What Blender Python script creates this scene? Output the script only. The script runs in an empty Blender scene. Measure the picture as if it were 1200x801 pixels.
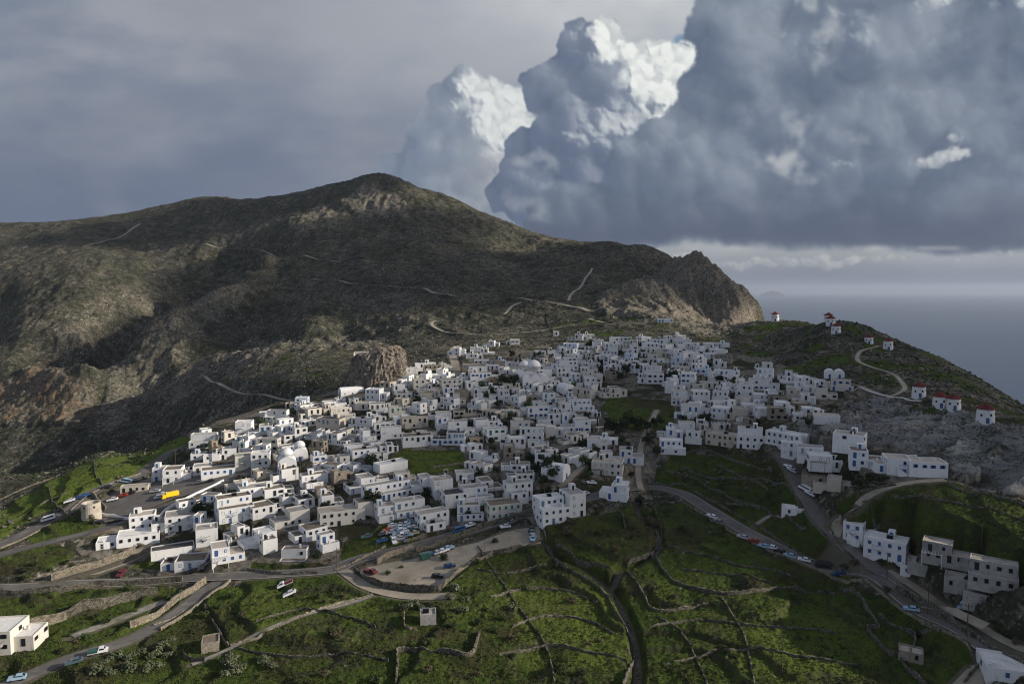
SUN_E = 5.0; HAZE = 2.6e-5; EXPO = 0.2; CLOUD_D = .012; DENOISE = True
SHADE = [(225, 380, 165, 160, 620, 3, .2), (330, 640, 170, 150, 620, 8, 0), (120, 980, 320, 240, 700, 5, .1), (-200, 1280, 170, 150, 800, 6, 0), (-620, 1560, 300, 170, 1000, 7, 0), (560, 900, 200, 200, 700, 9, 0), (-515, 1080, 120, 240, 700, 11, .35), (-325, 890, 85, 95, 700, 12, 0), (150, 235, 55, 32, 620, 13, 0)]  # plan spots to be darkened by added clouds out of view
import bpy, bmesh, math, random
import numpy as np
from mathutils import Vector, Matrix
R = math.radians
random.seed(7)
SC = bpy.context.scene
COL = SC.collection
ZC = 430.0            # height of the camera above the sea
PITCH = R(4.4)
F = 800.0             # focal length, in pixels of the 1200 px wide photograph
CP, SP = math.cos(PITCH), math.sin(PITCH)

# ------------------------------------------------------------------ noise
_rs = np.random.RandomState(11)
_perm = _rs.permutation(512).astype(np.int64)
_perm = np.concatenate([_perm, _perm, _perm])
_ga = _rs.rand(512) * 2 * np.pi
_gx, _gy = np.cos(_ga), np.sin(_ga)

def pn(x, y, seed=0):
    x = np.asarray(x, float) + seed * 17.31; y = np.asarray(y, float) - seed * 9.77
    xi = np.floor(x).astype(np.int64); yi = np.floor(y).astype(np.int64)
    xf = x - xi; yf = y - yi
    xi &= 511; yi &= 511; x1 = (xi + 1) & 511; y1 = (yi + 1) & 511
    def g(a, b, dx, dy):
        h = _perm[_perm[a] + b]
        return _gx[h] * dx + _gy[h] * dy
    u = xf * xf * xf * (xf * (xf * 6 - 15) + 10); v = yf * yf * yf * (yf * (yf * 6 - 15) + 10)
    a = g(xi, yi, xf, yf); b = g(x1, yi, xf - 1, yf); c = g(xi, y1, xf, yf - 1); d = g(x1, y1, xf - 1, yf - 1)
    return 1.5 * ((a + u * (b - a)) + v * ((c + u * (d - c)) - (a + u * (b - a))))

def fbm(x, y, wl, octs=4, seed=0, gain=.5, ridged=False):
    t = 0; a = 1.0; n = 0
    for k in range(octs):
        s = pn(np.asarray(x) / wl, np.asarray(y) / wl, seed + k * 3)
        if ridged: s = 1 - 2 * np.abs(s)
        t = t + a * s; n += a; a *= gain; wl *= .5
    return t / n

def sstep(a, b, x):
    t = np.clip((np.asarray(x, float) - a) / (b - a), 0, 1)
    return t * t * (3 - 2 * t)

# ------------------------------------------------------------------ where a point of the photograph lies, D metres ahead
def ray(px, py):
    X = (px - 600) / F; Z = (400.5 - py) / F
    y = CP + SP * Z; z = -SP + CP * Z
    return X / y, z / y           # x and z per metre ahead

def world(px, py, D):
    a, b = ray(px, py)
    return a * D, D, ZC + b * D

def project(x, y, z):
    z = z - ZC
    f = y * CP - z * SP; up = y * SP + z * CP
    return 600 + F * x / f, 400.5 - F * up / f
# ------------------------------------------------------------------ terrain: height field over the plan
VIS = """
-150 830 150|0 830 158|0 790 178|0 740 196|0 700 217|0 680 226|0 640 246|0 620 262|0 600 296|0 575 318|0 556 340
-150 680 226|-150 600 296|-150 540 600|-150 430 850|-150 330 1150|-150 262 1700
0 540 590|0 500 670|0 480 720|0 432 800|0 400 960|0 360 1110|0 330 1180|0 300 1400|0 275 1600|0 262 1750
100 830 160|100 790 174|100 740 197|100 710 211|100 683 225|100 655 240|100 632 250|100 608 262|60 590 285|130 560 312|100 550 330|60 560 335|150 532 372
100 505 620|100 482 690|100 436 730|100 400 925|100 370 1030|100 330 1140|100 300 1300|100 280 1500|100 257 1720
200 735 200|200 790 174|180 640 249|200 600 270|150 590 276|200 575 290|200 545 330|200 521 400|120 530 380
170 505 590|170 475 680|165 452 760|200 412 800|150 470 710|170 428 790|150 445 770|133 434 800|160 402 860|200 369 930|240 347 1000|283 324 1080|306 306 1170|170 380 1090|93 393 945|117 367 1060|150 350 1130|165 322 1240|190 303 1360|170 340 1200|170 300 1400|170 270 1580|170 246 1740
240 650 240|240 600 265|240 560 296|240 520 338|240 497 382|240 475 545|240 450 610|240 426 670|240 408 800|240 388 880|240 365 940|240 318 1310|240 290 1400|240 260 1580|240 232 1700
280 800 168|300 740 190|300 700 211|300 672 227|300 640 243|300 600 265|300 560 292|300 520 334|300 495 362|320 473 400
320 452 490|320 430 560|325 407 625|320 393 860|310 375 950|300 352 1000|335 345 1020|372 345 880|368 365 820|372 385 750|320 322 1120|320 290 1300|320 260 1480|320 232 1660
400 800 165|400 760 180|400 720 198|400 690 213|400 662 230|400 630 247|400 600 263|400 560 288|400 520 322|400 480 370|400 460 405|400 440 465|400 420 550|400 405 625|400 388 770|400 360 890|400 330 1010|400 300 1160|400 260 1360|400 230 1510|400 213 1610
450 830 152|450 790 168|450 560 287|450 500 340|450 470 378|450 450 412|450 432 480|450 410 600|450 380 750|450 340 930|450 300 1120|450 250 1390|450 203 1600|425 209 1600|470 212 1590|385 216 1640
480 710 200|480 680 218|480 650 234|500 640 240|500 600 262|500 540 302|500 480 362|500 450 412|520 430 455|520 412 520|520 395 620|520 370 750|520 330 940|520 280 1220|520 250 1400|520 228 1510
560 760 179|560 700 204|560 660 228|560 640 240|600 800 165|600 605 258|600 570 277|600 540 297|600 500 336|600 460 392|600 435 440|600 410 515|600 390 600|600 365 750|600 335 940|600 300 1180|600 280 1310|600 263 1410
640 750 184|640 700 207|640 650 230|650 615 250|700 800 164|700 750 186|700 700 206|700 650 226|700 600 257|700 550 288|700 500 338|700 460 394|700 420 472|700 390 580|700 370 690|700 350 830|700 320 1050|700 289 1300
740 830 154|740 760 181|740 690 208|750 640 232|740 585 270|760 572 288|780 520 315|780 480 352|780 440 412|780 400 508|780 380 595|780 370 700|780 345 880|780 325 1050|785 304 1180
800 577 282|840 605 258|820 650 229|850 700 202|850 760 178|850 820 157|900 680 211|900 637 237
870 560 282|850 530 306|850 500 330|870 470 362|840 440 405|850 415 460|850 396 560
808 308 1060|822 304 1040|838 322 1030|860 342 1010|880 358 990|894 372 960|800 345 960|800 370 900|840 380 900|860 385 880
950 720 194|1000 760 178|950 810 160|960 665 222|1000 677 212|1060 700 197|1100 728 183|1190 778 162|1060 760 178|1100 810 158|1200 820 153
925 548 272|960 612 238|1000 640 220|1040 668 205
910 376 590|880 382 600|940 378 540|975 377 500|1000 378 478|1020 385 462|1050 398 450|1100 418 425|1150 445 395|1190 472 368|1250 505 340|1320 545 310
982 391 445|1021 402 435|1044 410 423|920 400 510|900 430 425|893 440 400|950 443 382|950 460 352|1000 460 345|1050 450 352|1081 466 310|1106 478 294|1122 480 291|1162 497 262|1120 455 340|1170 475 310
1000 480 320|950 490 310|1050 485 302|1100 500 272|1180 520 240|1250 540 222
1150 568 224|1100 555 232|1050 550 240|1000 545 250|950 530 268|925 518 282|1230 580 212
1100 600 212|1180 600 203|1180 640 188|1100 640 200|1050 620 212|1000 600 226|1030 655 206|1150 700 177|1200 720 166|1300 700 160|1300 640 180|1300 780 150
900 490 318|880 520 300
"""
HID = [  # (x per metre ahead, D, z relative to the camera)
 (-.75,430,-160),(-.75,510,-175),(-.62,450,-150),(-.62,540,-165),(-.53,480,-135),(-.53,540,-140),(-.45,450,-105),(-.45,490,-112),(-.36,440,-86),(-.95,450,-190),
 (-.585,900,-185),(-.55,970,-165),(-.50,1040,-135),(-.45,1110,-95),(-.40,1190,-45),(-.36,1260,10),(-.62,880,-175),(-.45,740,-92),(-.35,700,-76),(-.25,690,-66),
 (-.75,2100,110),(-.6,2100,120),(-.45,2100,120),(-.35,2000,120),(-.25,1950,120),(-.19,1900,120),(-.1,1850,60),(0,1750,0),(.12,1650,-60),(.22,1500,-150),
 (-.9,2600,-50),(-.5,2700,-50),(-.2,2600,-80),(0,2500,-200),(.2,2200,-420),(.3,1400,-260),(.33,1150,-200),(.30,1180,-120),(.4,1100,-330),(.42,950,-260),(.38,880,-190),
 (.36,720,-110),(.42,700,-130),(.5,640,-150),(.57,560,-130),(.66,520,-125),(.75,470,-120),(.85,440,-115),(1.0,420,-130),
 (.4,800,-230),(.5,800,-330),(.6,760,-380),(.7,700,-400),(.8,650,-400),(1.0,600,-400),(.5,1100,-470),(.8,900,-470),(1.1,800,-470),(.4,1600,-470),(.7,1600,-470),(1.1,1500,-470),(.3,2200,-470),(.1,3000,-470),(.6,2900,-480),(1.1,2900,-480),(-.3,3000,-300),(-.7,3000,-200),(-1.1,3000,-200),
 (-1.1,160,-100),(-1.1,300,-120),(-1.1,600,-150),(-1.1,1100,20),(-1.1,1700,140),(1.1,160,-85),(1.1,230,-58),(1.1,330,-68),
 (-.7,90,-97),(-.3,90,-98),(0,90,-97),(.3,90,-97),(.7,90,-93),(-1.1,90,-100),(1.1,90,-90),(-.5,120,-98),(.5,120,-95),(0,120,-96),
]
_cu, _cv, _cz = [], [], []
for ln in VIS.strip().splitlines():
    for t in ln.split('|'):
        a, b, d = map(float, t.split())
        X, Y, Z = world(a, b, d)
        _cu.append(X / Y); _cv.append(math.log(Y)); _cz.append(Z - ZC)
for u_, d_, z_ in HID:
    _cu.append(u_); _cv.append(math.log(d_)); _cz.append(z_)
_cu, _cv, _cz = map(np.array, (_cu, _cv, _cz))
# interpolate height / distance: it varies evenly over the plan
_cw = _cz / np.exp(_cv)
def _k(r2): return np.where(r2 > 0, .5 * r2 * np.log(r2 + 1e-20), 0)
_S = 1.3                                   # weight of ln D against x / D
_P = np.stack([_cu * _S, _cv], 1)
_n = len(_P)
_A = np.zeros((_n + 3, _n + 3))
_d2 = ((_P[:, None] - _P[None]) ** 2).sum(2)
_A[:_n, :_n] = _k(_d2) + np.eye(_n) * 2e-5
_A[:_n, _n] = 1; _A[:_n, _n + 1:] = _P; _A[_n, :_n] = 1; _A[_n + 1:, :_n] = _P.T
_wt = np.linalg.solve(_A, np.concatenate([_cw, [0, 0, 0]]))
def tps(u, v):
    u = np.asarray(u, float) * _S; v = np.asarray(v, float); out = np.empty(u.shape)
    uf, vf, of = u.ravel(), v.ravel(), out.ravel()
    for i in range(0, len(uf), 20000):
        a = uf[i:i + 20000]; b = vf[i:i + 20000]
        d2 = (a[:, None] - _P[:, 0]) ** 2 + (b[:, None] - _P[:, 1]) ** 2
        of[i:i + 20000] = _k(d2) @ _wt[:_n] + _wt[_n] + _wt[_n + 1] * a + _wt[_n + 2] * b
    return of.reshape(u.shape)

# the sheet's own grid: fans out ahead, 0.2 m cells near, 3 m far
U0, U1, NU = -1.02, 1.02, 1180
V0, V1, NV = math.log(95.0), math.log(2900.0), 1150
GU = np.linspace(U0, U1, NU); GV = np.linspace(V0, V1, NV)
_cu_ = np.linspace(U0, U1, 205); _cv_ = np.linspace(V0, V1, 230)
_cg = tps(*np.meshgrid(_cu_, _cv_))       # coarse, [v,u]
def _bil(G, fu, fv):
    nu, nv = G.shape[1], G.shape[0]
    fu = np.clip(fu, 0, nu - 1.001); fv = np.clip(fv, 0, nv - 1.001)
    i = fu.astype(int); j = fv.astype(int); a = fu - i; b = fv - j
    return (G[j, i] * (1 - a) + G[j, i + 1] * a) * (1 - b) + (G[j + 1, i] * (1 - a) + G[j + 1, i + 1] * a) * b
def _cubic_up(G, n, axis):
    # smooth upsampling so the coarse grid leaves no facets
    m = G.shape[axis]; t = np.linspace(0, m - 1, n); i = np.clip(t.astype(int), 0, m - 2); f = t - i
    g = lambda k: np.take(G, np.clip(i + k, 0, m - 1), axis)
    sh = [1, 1]; sh[axis] = n; f = f.reshape(sh)
    a, b, c, d = g(-1), g(0), g(1), g(2)
    return b + .5 * f * (c - a + f * (2 * a - 5 * b + 4 * c - d + f * (3 * (b - c) + d - a)))
_base = _cubic_up(_cubic_up(_cg, NU, 1), NV, 0)
UU, VV = np.meshgrid(GU, GV)
YY = np.exp(VV); XX = UU * YY
HZ = _base * YY                            # height relative to the camera

def grid_at(G, x, y):
    x = np.asarray(x, float); y = np.maximum(np.asarray(y, float), 1.0)
    return _bil(G, (x / y - U0) / (U1 - U0) * (NU - 1), (np.log(y) - V0) / (V1 - V0) * (NV - 1))
def gz(x, y): return ZC + grid_at(HZ, x, y)
def hit(px, py, near=100.0, far=2600.0):
    """first ground point seen at this place of the photograph"""
    a, b = ray(px, py)
    D = np.exp(np.linspace(math.log(near), math.log(far), 2500))
    h = grid_at(HZ, a * D, D) - b * D
    k = np.argmax(h > 0)
    if h[k] <= 0: return None
    if k > 0:
        t = h[k - 1] / (h[k - 1] - h[k]); d = D[k - 1] + t * (D[k] - D[k - 1])
    else: d = D[k]
    return float(a * d), float(d), float(ZC + b * d)
def hits(pts, far=2600.0):
    out = [hit(p[0], p[1], far=far) for p in pts]
    return [q for q in out if q]
def inpoly(poly, x, y):
    c = np.zeros(np.shape(x), bool); n = len(poly)
    for i in range(n):
        x1, y1 = poly[i][:2]; x2, y2 = poly[(i + 1) % n][:2]
        if y1 == y2: continue
        c ^= ((y1 > y) != (y2 > y)) & (x < (x2 - x1) * (y - y1) / (y2 - y1) + x1)
    return c
def pxmask(poly_px, jit=2.0, wl=12.0, seed=3, D0=0, D1=9999):
    """the plan area seen inside this outline, with a ragged edge"""
    px, py = project(XX, YY, ZC + HZ)
    jx = fbm(XX, YY, wl, 3, seed) * jit * 3; jy = fbm(XX, YY, wl, 3, seed + 50) * jit * 1.5
    return inpoly(poly_px, px + jx, py + jy) & (YY > D0) & (YY < D1)
# ------------------------------------------------------------------ large relief
far_w = sstep(430, 760, YY)
hill_w = ((UU > .28) & (YY > 260)) * 1.0
_sh = sstep(1750, 1500, YY) * .75 + .25
wx = XX + 40 * fbm(XX, YY, 300, 3, 5); wy = YY + 40 * fbm(XX, YY, 300, 3, 6)
HZ = HZ + far_w * _sh * (10 * fbm(wx * 1.0 + .35 * wy, wy * .42, 120, 5, 1, .5, True) - 3)
HZ = HZ + far_w * (5.5 * fbm(wx, wy, 46, 5, 9) + 2.6 * fbm(XX, YY, 19, 4, 10, .55, True) * np.clip(.5 + fbm(XX, YY, 150, 2, 11) * 1.6, .1, 1.3))
HZ = HZ + sstep(320, 460, YY) * (.9 * fbm(XX, YY, 16, 3, 21)) + 0.5 * fbm(XX, YY, 30, 3, 33) * sstep(100, 200, YY)

PX0, PY0 = project(XX, YY, ZC + HZ)
def M(poly, jit=2.0, wl=14.0, seed=3, D0=0, D1=9999):
    jx = fbm(XX, YY, wl, 3, seed) * jit * 3; jy = fbm(XX, YY, wl, 3, seed + 50) * jit * 1.5
    return (inpoly(poly, PX0 + jx, PY0 + jy) & (YY > D0) & (YY < D1)).astype(float)
def blur(A, n=2):
    for _ in range(n):
        A = (A + np.roll(A, 1, 0) + np.roll(A, -1, 0)) / 3; A = (A + np.roll(A, 1, 1) + np.roll(A, -1, 1)) / 3
    return A
village_px = [(88,640),(180,572),(120,600),(200,555),(222,505),(300,478),(380,462),(470,430),(520,428),(545,426),(600,412),(650,402),(770,400),(850,400),(850,410),(900,420),(990,455),(985,490),(900,500),(1000,515),(1108,540),(1105,560),(1000,565),(960,560),(920,540),(870,530),(770,540),(765,585),(700,590),(650,618),(600,604),(500,640),(430,655),(380,662),(260,672),(185,672),(140,660),(95,650)]
crag_px = {
 'outcrop': [(930,492),(975,478),(1030,468),(1070,478),(1110,483),(1160,497),(1235,515),(1240,590),(1140,572),(1110,545),(1020,520),(985,512),(940,505)],
 'cliff': [(700,352),(745,332),(790,306),(815,298),(840,312),(900,372),(870,392),(815,394),(790,380),(740,372),(700,368)],
 'gorge': [(-60,490),(-60,450),(0,452),(50,425),(80,440),(110,458),(118,488),(70,498),(0,500)],
 'spur': [(112,500),(128,440),(160,405),(200,372),(240,350),(285,327),(300,345),(250,385),(205,425),(165,470),(140,510)],
 'ridge': [(170,470),(220,430),(300,400),(340,398),(450,400),(450,407),(340,412),(260,440),(200,480)],
 'summit': [(395,235),(425,218),(470,230),(480,255),(420,255)],
 'knoll': [(330,262),(380,240),(400,262),(350,275)],
 'brow': [(690,380),(740,352),(800,362),(830,380),(820,392),(740,384)],
 'hilltop': [(1000,410),(1100,425),(1160,455),(1190,475),(1120,470),(1050,450),(990,430)],
 'hillfoot': [(930,470),(1000,450),(1060,455),(1075,470),(1000,480),(940,490)],
 'far_slope': [(60,380),(120,340),(200,320),(180,400),(130,440),(60,420)],
 'mid_slope': [(340,350),(480,330),(500,400),(400,400),(340,380)],
}
crag = np.zeros_like(HZ)
for k_, w_ in (('outcrop',1.),('cliff',.9),('gorge',.95),('spur',.75),('ridge',.7),('summit',.85),('knoll',.7),('brow',.35),('hilltop',.5),('hillfoot',.65),('far_slope',.5),('mid_slope',.4)):
    crag = np.maximum(crag, w_ * M(crag_px[k_], 5, 30, 7, 0 if k_ in('outcrop','hilltop','hillfoot') else 500))
crag = blur(crag, 3)
outc = blur(M(crag_px['outcrop'], 3, 12, 8, 0, 420), 2)
gorge = blur(M(crag_px['gorge'], 5, 30, 9, 550), 3) + .25 * blur(M(crag_px['cliff'], 5, 30, 9, 700), 3)
vill = blur(M(village_px, 1, 12, 4, 0, 700), 1)
# rough rock where it crops out
rn = fbm(XX, YY, 22, 5, 61, .55, True)
rn2 = fbm(XX, YY, 7, 4, 63, .55, True)
size = np.clip(YY / 700, .35, 1.6)
cliff_ = blur(M(crag_px['cliff'], 4, 30, 9, 700), 3)
HZ = HZ + cliff_ * (9 * fbm(XX * 1.0, YY * .5 + (HZ) * .3, 34, 5, 65, .55, True) - 2)
HZ = HZ + crag * (1 - outc) * (rn * 5.0 * size + rn2 * 1.6 * size) * (1 - sstep(.2, .9, vill))
# inclined strata of the grey outcrop
s_ = XX * .86 - YY * .50; t_ = XX * .50 + YY * .86 + 3 * fbm(XX, YY, 18, 3, 71)
st = t_ / 4.2 + .9 * pn(s_ / 30, t_ / 9, 72); saw = st - np.floor(st)
st2 = t_ / 1.5 + 1.2 * pn(s_ / 12, t_ / 5, 74); saw2 = st2 - np.floor(st2)
st3 = t_ / 10.5 + 1.3 * pn(s_ / 26, t_ / 16, 78); saw3 = st3 - np.floor(st3)
HZ = HZ + outc * (4.2 * saw3 ** 1.8 - 1.5 + 1.3 * (saw ** 2.2) - .4 + .8 * saw2 * (.5 + fbm(XX, YY, 9, 2, 75)) + 1.6 * fbm(s_ * .35, t_, 11, 4, 76) - 1.8 * sstep(.30, .55, fbm(s_ * .4, t_, 16, 3, 77, .5, True)) * 0)
SEAM = outc * np.maximum(np.clip(1 - saw * 5, 0, 1) * .7, np.clip(1 - saw3 * 7, 0, 1))
# green fields and their terraces
field_px = [
 [(-60,640),(0,600),(55,566),(110,538),(150,526),(222,510),(224,519),(190,543),(165,560),(110,577),(50,603),(0,632)],
 [(-80,690),(150,690),(262,690),(300,680),(420,668),(480,700),(600,640),(640,620),(700,600),(770,590),(800,590),(900,650),(980,680),(1060,710),(1150,770),(1140,840),(-80,840)],
 [(765,560),(790,530),(850,535),(910,545),(940,570),(985,640),(980,668),(900,632),(830,592),(790,572)],
 [(975,590),(1010,572),(1110,566),(1240,600),(1240,690),(1160,668),(1060,630),(1010,612)],
 [(452,540),(470,528),(540,526),(552,545),(520,556),(470,556)],
 [(700,478),(720,462),(790,470),(790,500),(740,505)],
 [(-60,660),(60,638),(90,650),(60,668),(-60,682)],
 [(292,672),(296,658),(330,661),(372,657),(386,664),(378,671)],[(396,655),(404,634),(440,622),(452,614),(490,612),(492,630),(450,646),(410,657)],[(150,668),(190,640),(200,668)],[(20,632),(90,598),(120,590),(128,610),(60,636)],
]
grass = np.zeros_like(HZ)
for p_ in field_px: grass = np.maximum(grass, M(p_, 1.5, 10, 12, 0, 430))
hillg = M([(840,395),(900,378),(1000,376),(1100,416),(1200,472),(1240,500),(1100,490),(960,470),(930,440),(860,410)], 2, 20, 13, 0, 640) * sstep(-.1, .25, fbm(XX, YY, 28, 4, 91))
ridgeg = M([(330,408),(450,408),(420,440),(380,462),(300,475),(260,470),(250,440)], 2, 20, 14, 380, 700) * sstep(-.15, .3, fbm(XX, YY, 12, 4, 92)) * .55
midg = M([(600,378),(740,372),(860,392),(850,400),(600,395)], 2, 30, 15, 430, 900) * sstep(0, .3, fbm(XX, YY, 30, 4, 93)) * .7
farg = far_w * sstep(.1, .5, fbm(XX, YY, 160, 4, 95)) * .35
grass = blur(np.maximum.reduce([grass, hillg * .8, ridgeg, midg, farg]), 1) * (1 - .9 * np.clip(outc * 1.5, 0, 1) * (1 - sstep(.12, .3, fbm(s_ * .3, t_, 14, 4, 79))))
# low earth banks between terraces of the fields
tf = fbm(XX, YY, 60, 3, 41)
bank = (HZ + 100) / 2.6 + 2.2 * tf + XX * .012
bk = bank - np.floor(bank)
HZ = HZ + np.clip(grass, 0, 1) * (YY < 330) * 1.5 * (sstep(0, .16, bk) - bk) * sstep(.55, .2, vill)
EDGE = np.clip(grass, 0, 1) * (YY < 330) * (sstep(0, .04, bk) * sstep(.22, .12, bk))
STRA = saw3

FLAT = np.zeros_like(HZ)       # where roads and yards level the ground

def resample(P, step):
    P = np.array(P, float); out = [P[0]]
    # Catmull-Rom through the points
    Q = np.vstack([2 * P[0] - P[1], P, 2 * P[-1] - P[-2]])
    for i in range(1, len(Q) - 2):
        L = np.linalg.norm(Q[i + 1] - Q[i]); n = max(1, int(L / step))
        for k in range(1, n + 1):
            t = k / n; a, b, c, d = Q[i - 1], Q[i], Q[i + 1], Q[i + 2]
            out.append(.5 * ((2 * b) + (-a + c) * t + (2 * a - 5 * b + 4 * c - d) * t * t + (-a + 3 * b - 3 * c + d) * t ** 3))
    return np.array(out)
def smooth1(a, n):
    a = np.array(a, float)
    for _ in range(n):
        b = a.copy(); b[1:-1] = (a[:-2] + a[1:-1] + a[2:]) / 3; a = b
    return a
def carve(P, zs, hw, blend, sink=.14):
    """level the terrain to the line P (plan points) with heights zs"""
    global HZ, FLAT
    lo = P.min(0) - hw - blend - 2; hi = P.max(0) + hw + blend + 2
    sel = np.where((XX > lo[0]) & (XX < hi[0]) & (YY > lo[1]) & (YY < hi[1]))
    x, y = XX[sel], YY[sel]; best = np.full(x.shape, 1e9); bz = np.zeros(x.shape)
    for i in range(len(P) - 1):
        a, b = P[i], P[i + 1]
        m = (np.abs(x - (a[0] + b[0]) / 2) < hw + blend + 4) & (np.abs(y - (a[1] + b[1]) / 2) < hw + blend + 4)
        if not m.any(): continue
        d = b - a; L2 = (d ** 2).sum() + 1e-9
        t = np.clip(((x[m] - a[0]) * d[0] + (y[m] - a[1]) * d[1]) / L2, 0, 1)
        dd = np.hypot(x[m] - a[0] - t * d[0], y[m] - a[1] - t * d[1])
        zz = zs[i] + t * (zs[i + 1] - zs[i])
        bm = best[m]; better = dd < bm
        idx = np.where(m)[0][better]; best[idx] = dd[better]; bz[idx] = zz[better]
    w = 1 - sstep(hw, hw + blend, best)
    h = HZ[sel]; HZ[sel] = h * (1 - w) + (bz - ZC - sink) * w
    f = FLAT[sel]; FLAT[sel] = np.maximum(f, 1 - sstep(hw, hw + blend * .5, best))
ROADS = []
def road(px, width, kind, far=2600, blend=3.0, sm=12, step=2.0, lift=0):
    q = hits(px, far)
    P = resample([(a[0], a[1]) for a in q], step)
    z = smooth1(gz(P[:, 0], P[:, 1]), sm) + lift
    carve(P, z, width / 2 + .5, blend)
    ROADS.append((P, z, width, kind)); return P, z
YARDS = []
def yard(px, kind, blend=3.0):
    global HZ, FLAT
    q = hits(px); P = np.array([(a[0], a[1]) for a in q])
    m = inpoly(P, XX, YY) & (YY < 500)
    A = np.stack([XX[m], YY[m], np.ones(m.sum())], 1)
    c, *_ = np.linalg.lstsq(A, HZ[m] + ZC, rcond=None)
    cen = P.mean(0)
    lo = P.min(0) - blend - 1; hi = P.max(0) + blend + 1
    sel = np.where((XX > lo[0]) & (XX < hi[0]) & (YY > lo[1]) & (YY < hi[1]))
    x, y = XX[sel], YY[sel]; ins = inpoly(P, x, y); best = np.full(x.shape, 1e9)
    for i in range(len(P)):
        a, b = P[i], P[(i + 1) % len(P)]; d = b - a
        t = np.clip(((x - a[0]) * d[0] + (y - a[1]) * d[1]) / ((d ** 2).sum() + 1e-9), 0, 1)
        best = np.minimum(best, np.hypot(x - a[0] - t * d[0], y - a[1] - t * d[1]))
    best[ins] = 0; w = 1 - sstep(.3, blend, best)
    zz = c[0] * x + c[1] * y + c[2] - ZC - .12
    HZ[sel] = HZ[sel] * (1 - w) + zz * w; FLAT[sel] = np.maximum(FLAT[sel], w)
    YARDS.append((P, c, kind)); return P, c

# yards first, then the roads that run past them
yard([(418,668),(440,658),(480,655),(505,648),(560,636),(598,618),(632,612),(634,632),(600,640),(560,650),(540,668),(520,684),(480,690),(440,684)], 'car_park')
yard([(122,594),(118,582),(150,566),(182,562),(200,552),(240,545),(290,548),(292,556),(250,572),(205,588),(170,602),(140,612),(120,610)], 'village_square')
yard([(104,660),(150,652),(178,640),(180,645),(150,660),(115,672),(85,674)], 'forecourt')
yard([(1075,700),(1120,712),(1160,735),(1150,742),(1110,722),(1070,706)], 'building_yard')
main_road = road([(-60,694),(0,689),(100,683),(200,679),(290,674),(380,668),(420,655),(480,641),(540,624),(600,606),(648,592),(700,580),(735,572),(765,571),(800,578),(830,596),(870,620),(920,645),(985,673),(1050,698),(1110,730),(1160,762),(1230,790)], 6.4, 'road')
lower_road = road([(-20,812),(60,782),(130,757),(180,737),(215,712),(238,694),(262,678)], 5.2, 'road')
upper_left_road = road([(-60,660),(0,638),(40,620),(80,598),(107,577),(140,562),(165,556),(180,545),(200,530),(222,519)], 5.6, 'road')
mosque_road = road([(-60,674),(0,650),(60,634),(110,622),(160,605),(210,585),(262,568),(300,548)], 5.0, 'road')
side_road = road([(60,678),(110,664),(150,650),(178,636)], 4.0, 'lane')
upper_right_road = road([(912,530),(925,548),(938,572),(952,595),(966,615),(992,640),(1020,660),(1052,684),(1080,702)], 5.4, 'road')
bend_road = road([(978,628),(985,610),(1000,588),(1050,567),(1108,562)], 3.6, 'lane')
park_road = road([(402,668),(425,684),(455,694),(490,699),(524,698)], 4.2, 'lane')
corner_road = road([(1120,815),(1148,790),(1162,775),(1180,770)], 5.0, 'lane')
works_lane = road([(1040,668),(1075,690),(1110,712),(1160,735),(1230,770)], 3.6, 'lane')
chapel_lane = road([(645,576),(662,566),(676,552),(684,545)], 3.0, 'lane')
lane_up = road([(752,575),(748,550),(752,520),(760,500),(770,480)], 2.6, 'lane')
ramp = road([(85,745),(150,722),(200,703),(235,690)], 3.4, 'path')
stepway = road([(536,440),(533,425),(530,413),(536,405)], 5.5, 'lane')
for q_ in ([(225,778),(270,757),(350,722),(437,697)], [(885,615),(905,598),(915,606)], [(925,603),(960,596)]): road(q_, 1.6, 'path', blend=1.2)
mill_path = road([(1078,462),(1060,466),(1010,452),(985,448)], 2.0, 'path', blend=1.5)
road([(1040,466),(1060,455),(1050,440),(1020,430),(1005,422),(1010,410),(1030,405)], 2.2, 'track', blend=2)
gully = []
for q_ in ([(640,632),(650,650),(680,660),(712,684),(728,705),(742,740),(748,780),(742,815)], [(765,600),(772,625),(768,645),(745,660),(728,664),(720,680)], [(745,585),(752,605),(770,625)]):
    q = hits(q_); P = resample([(a[0], a[1]) for a in q], 1.5); z = smooth1(gz(P[:, 0], P[:, 1]), 10) - 2.4
    carve(P, z, .9, 1.6, 0); gully.append((P, z))
TRK = [
 [(-40,296),(20,292),(40,288),(90,289),(120,283),(150,272),(164,262)],
 [(228,286),(300,292),(360,299),(420,304),(462,307)],
 [(350,326),(380,328),(430,333),(490,338),(530,345),(580,351),(618,349),(668,358),(690,364)],
 [(592,368),(600,358),(610,354)],
 [(520,388),(506,380),(512,375),(524,375)],
 [(520,388),(560,392),(620,389),(680,380),(720,380)],
 [(690,373),(720,377),(770,377),(800,378),(820,379)],
 [(666,352),(672,342),(686,326),(694,314)],
 [(240,440),(262,452),(290,462),(330,468),(370,462)],
]
for q_ in TRK:
    D_ = hits(q_)[0][1]
    road(q_, 5.6 if D_ > 900 else 3.2, 'track', blend=2.5, step=6, sm=3)

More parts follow.
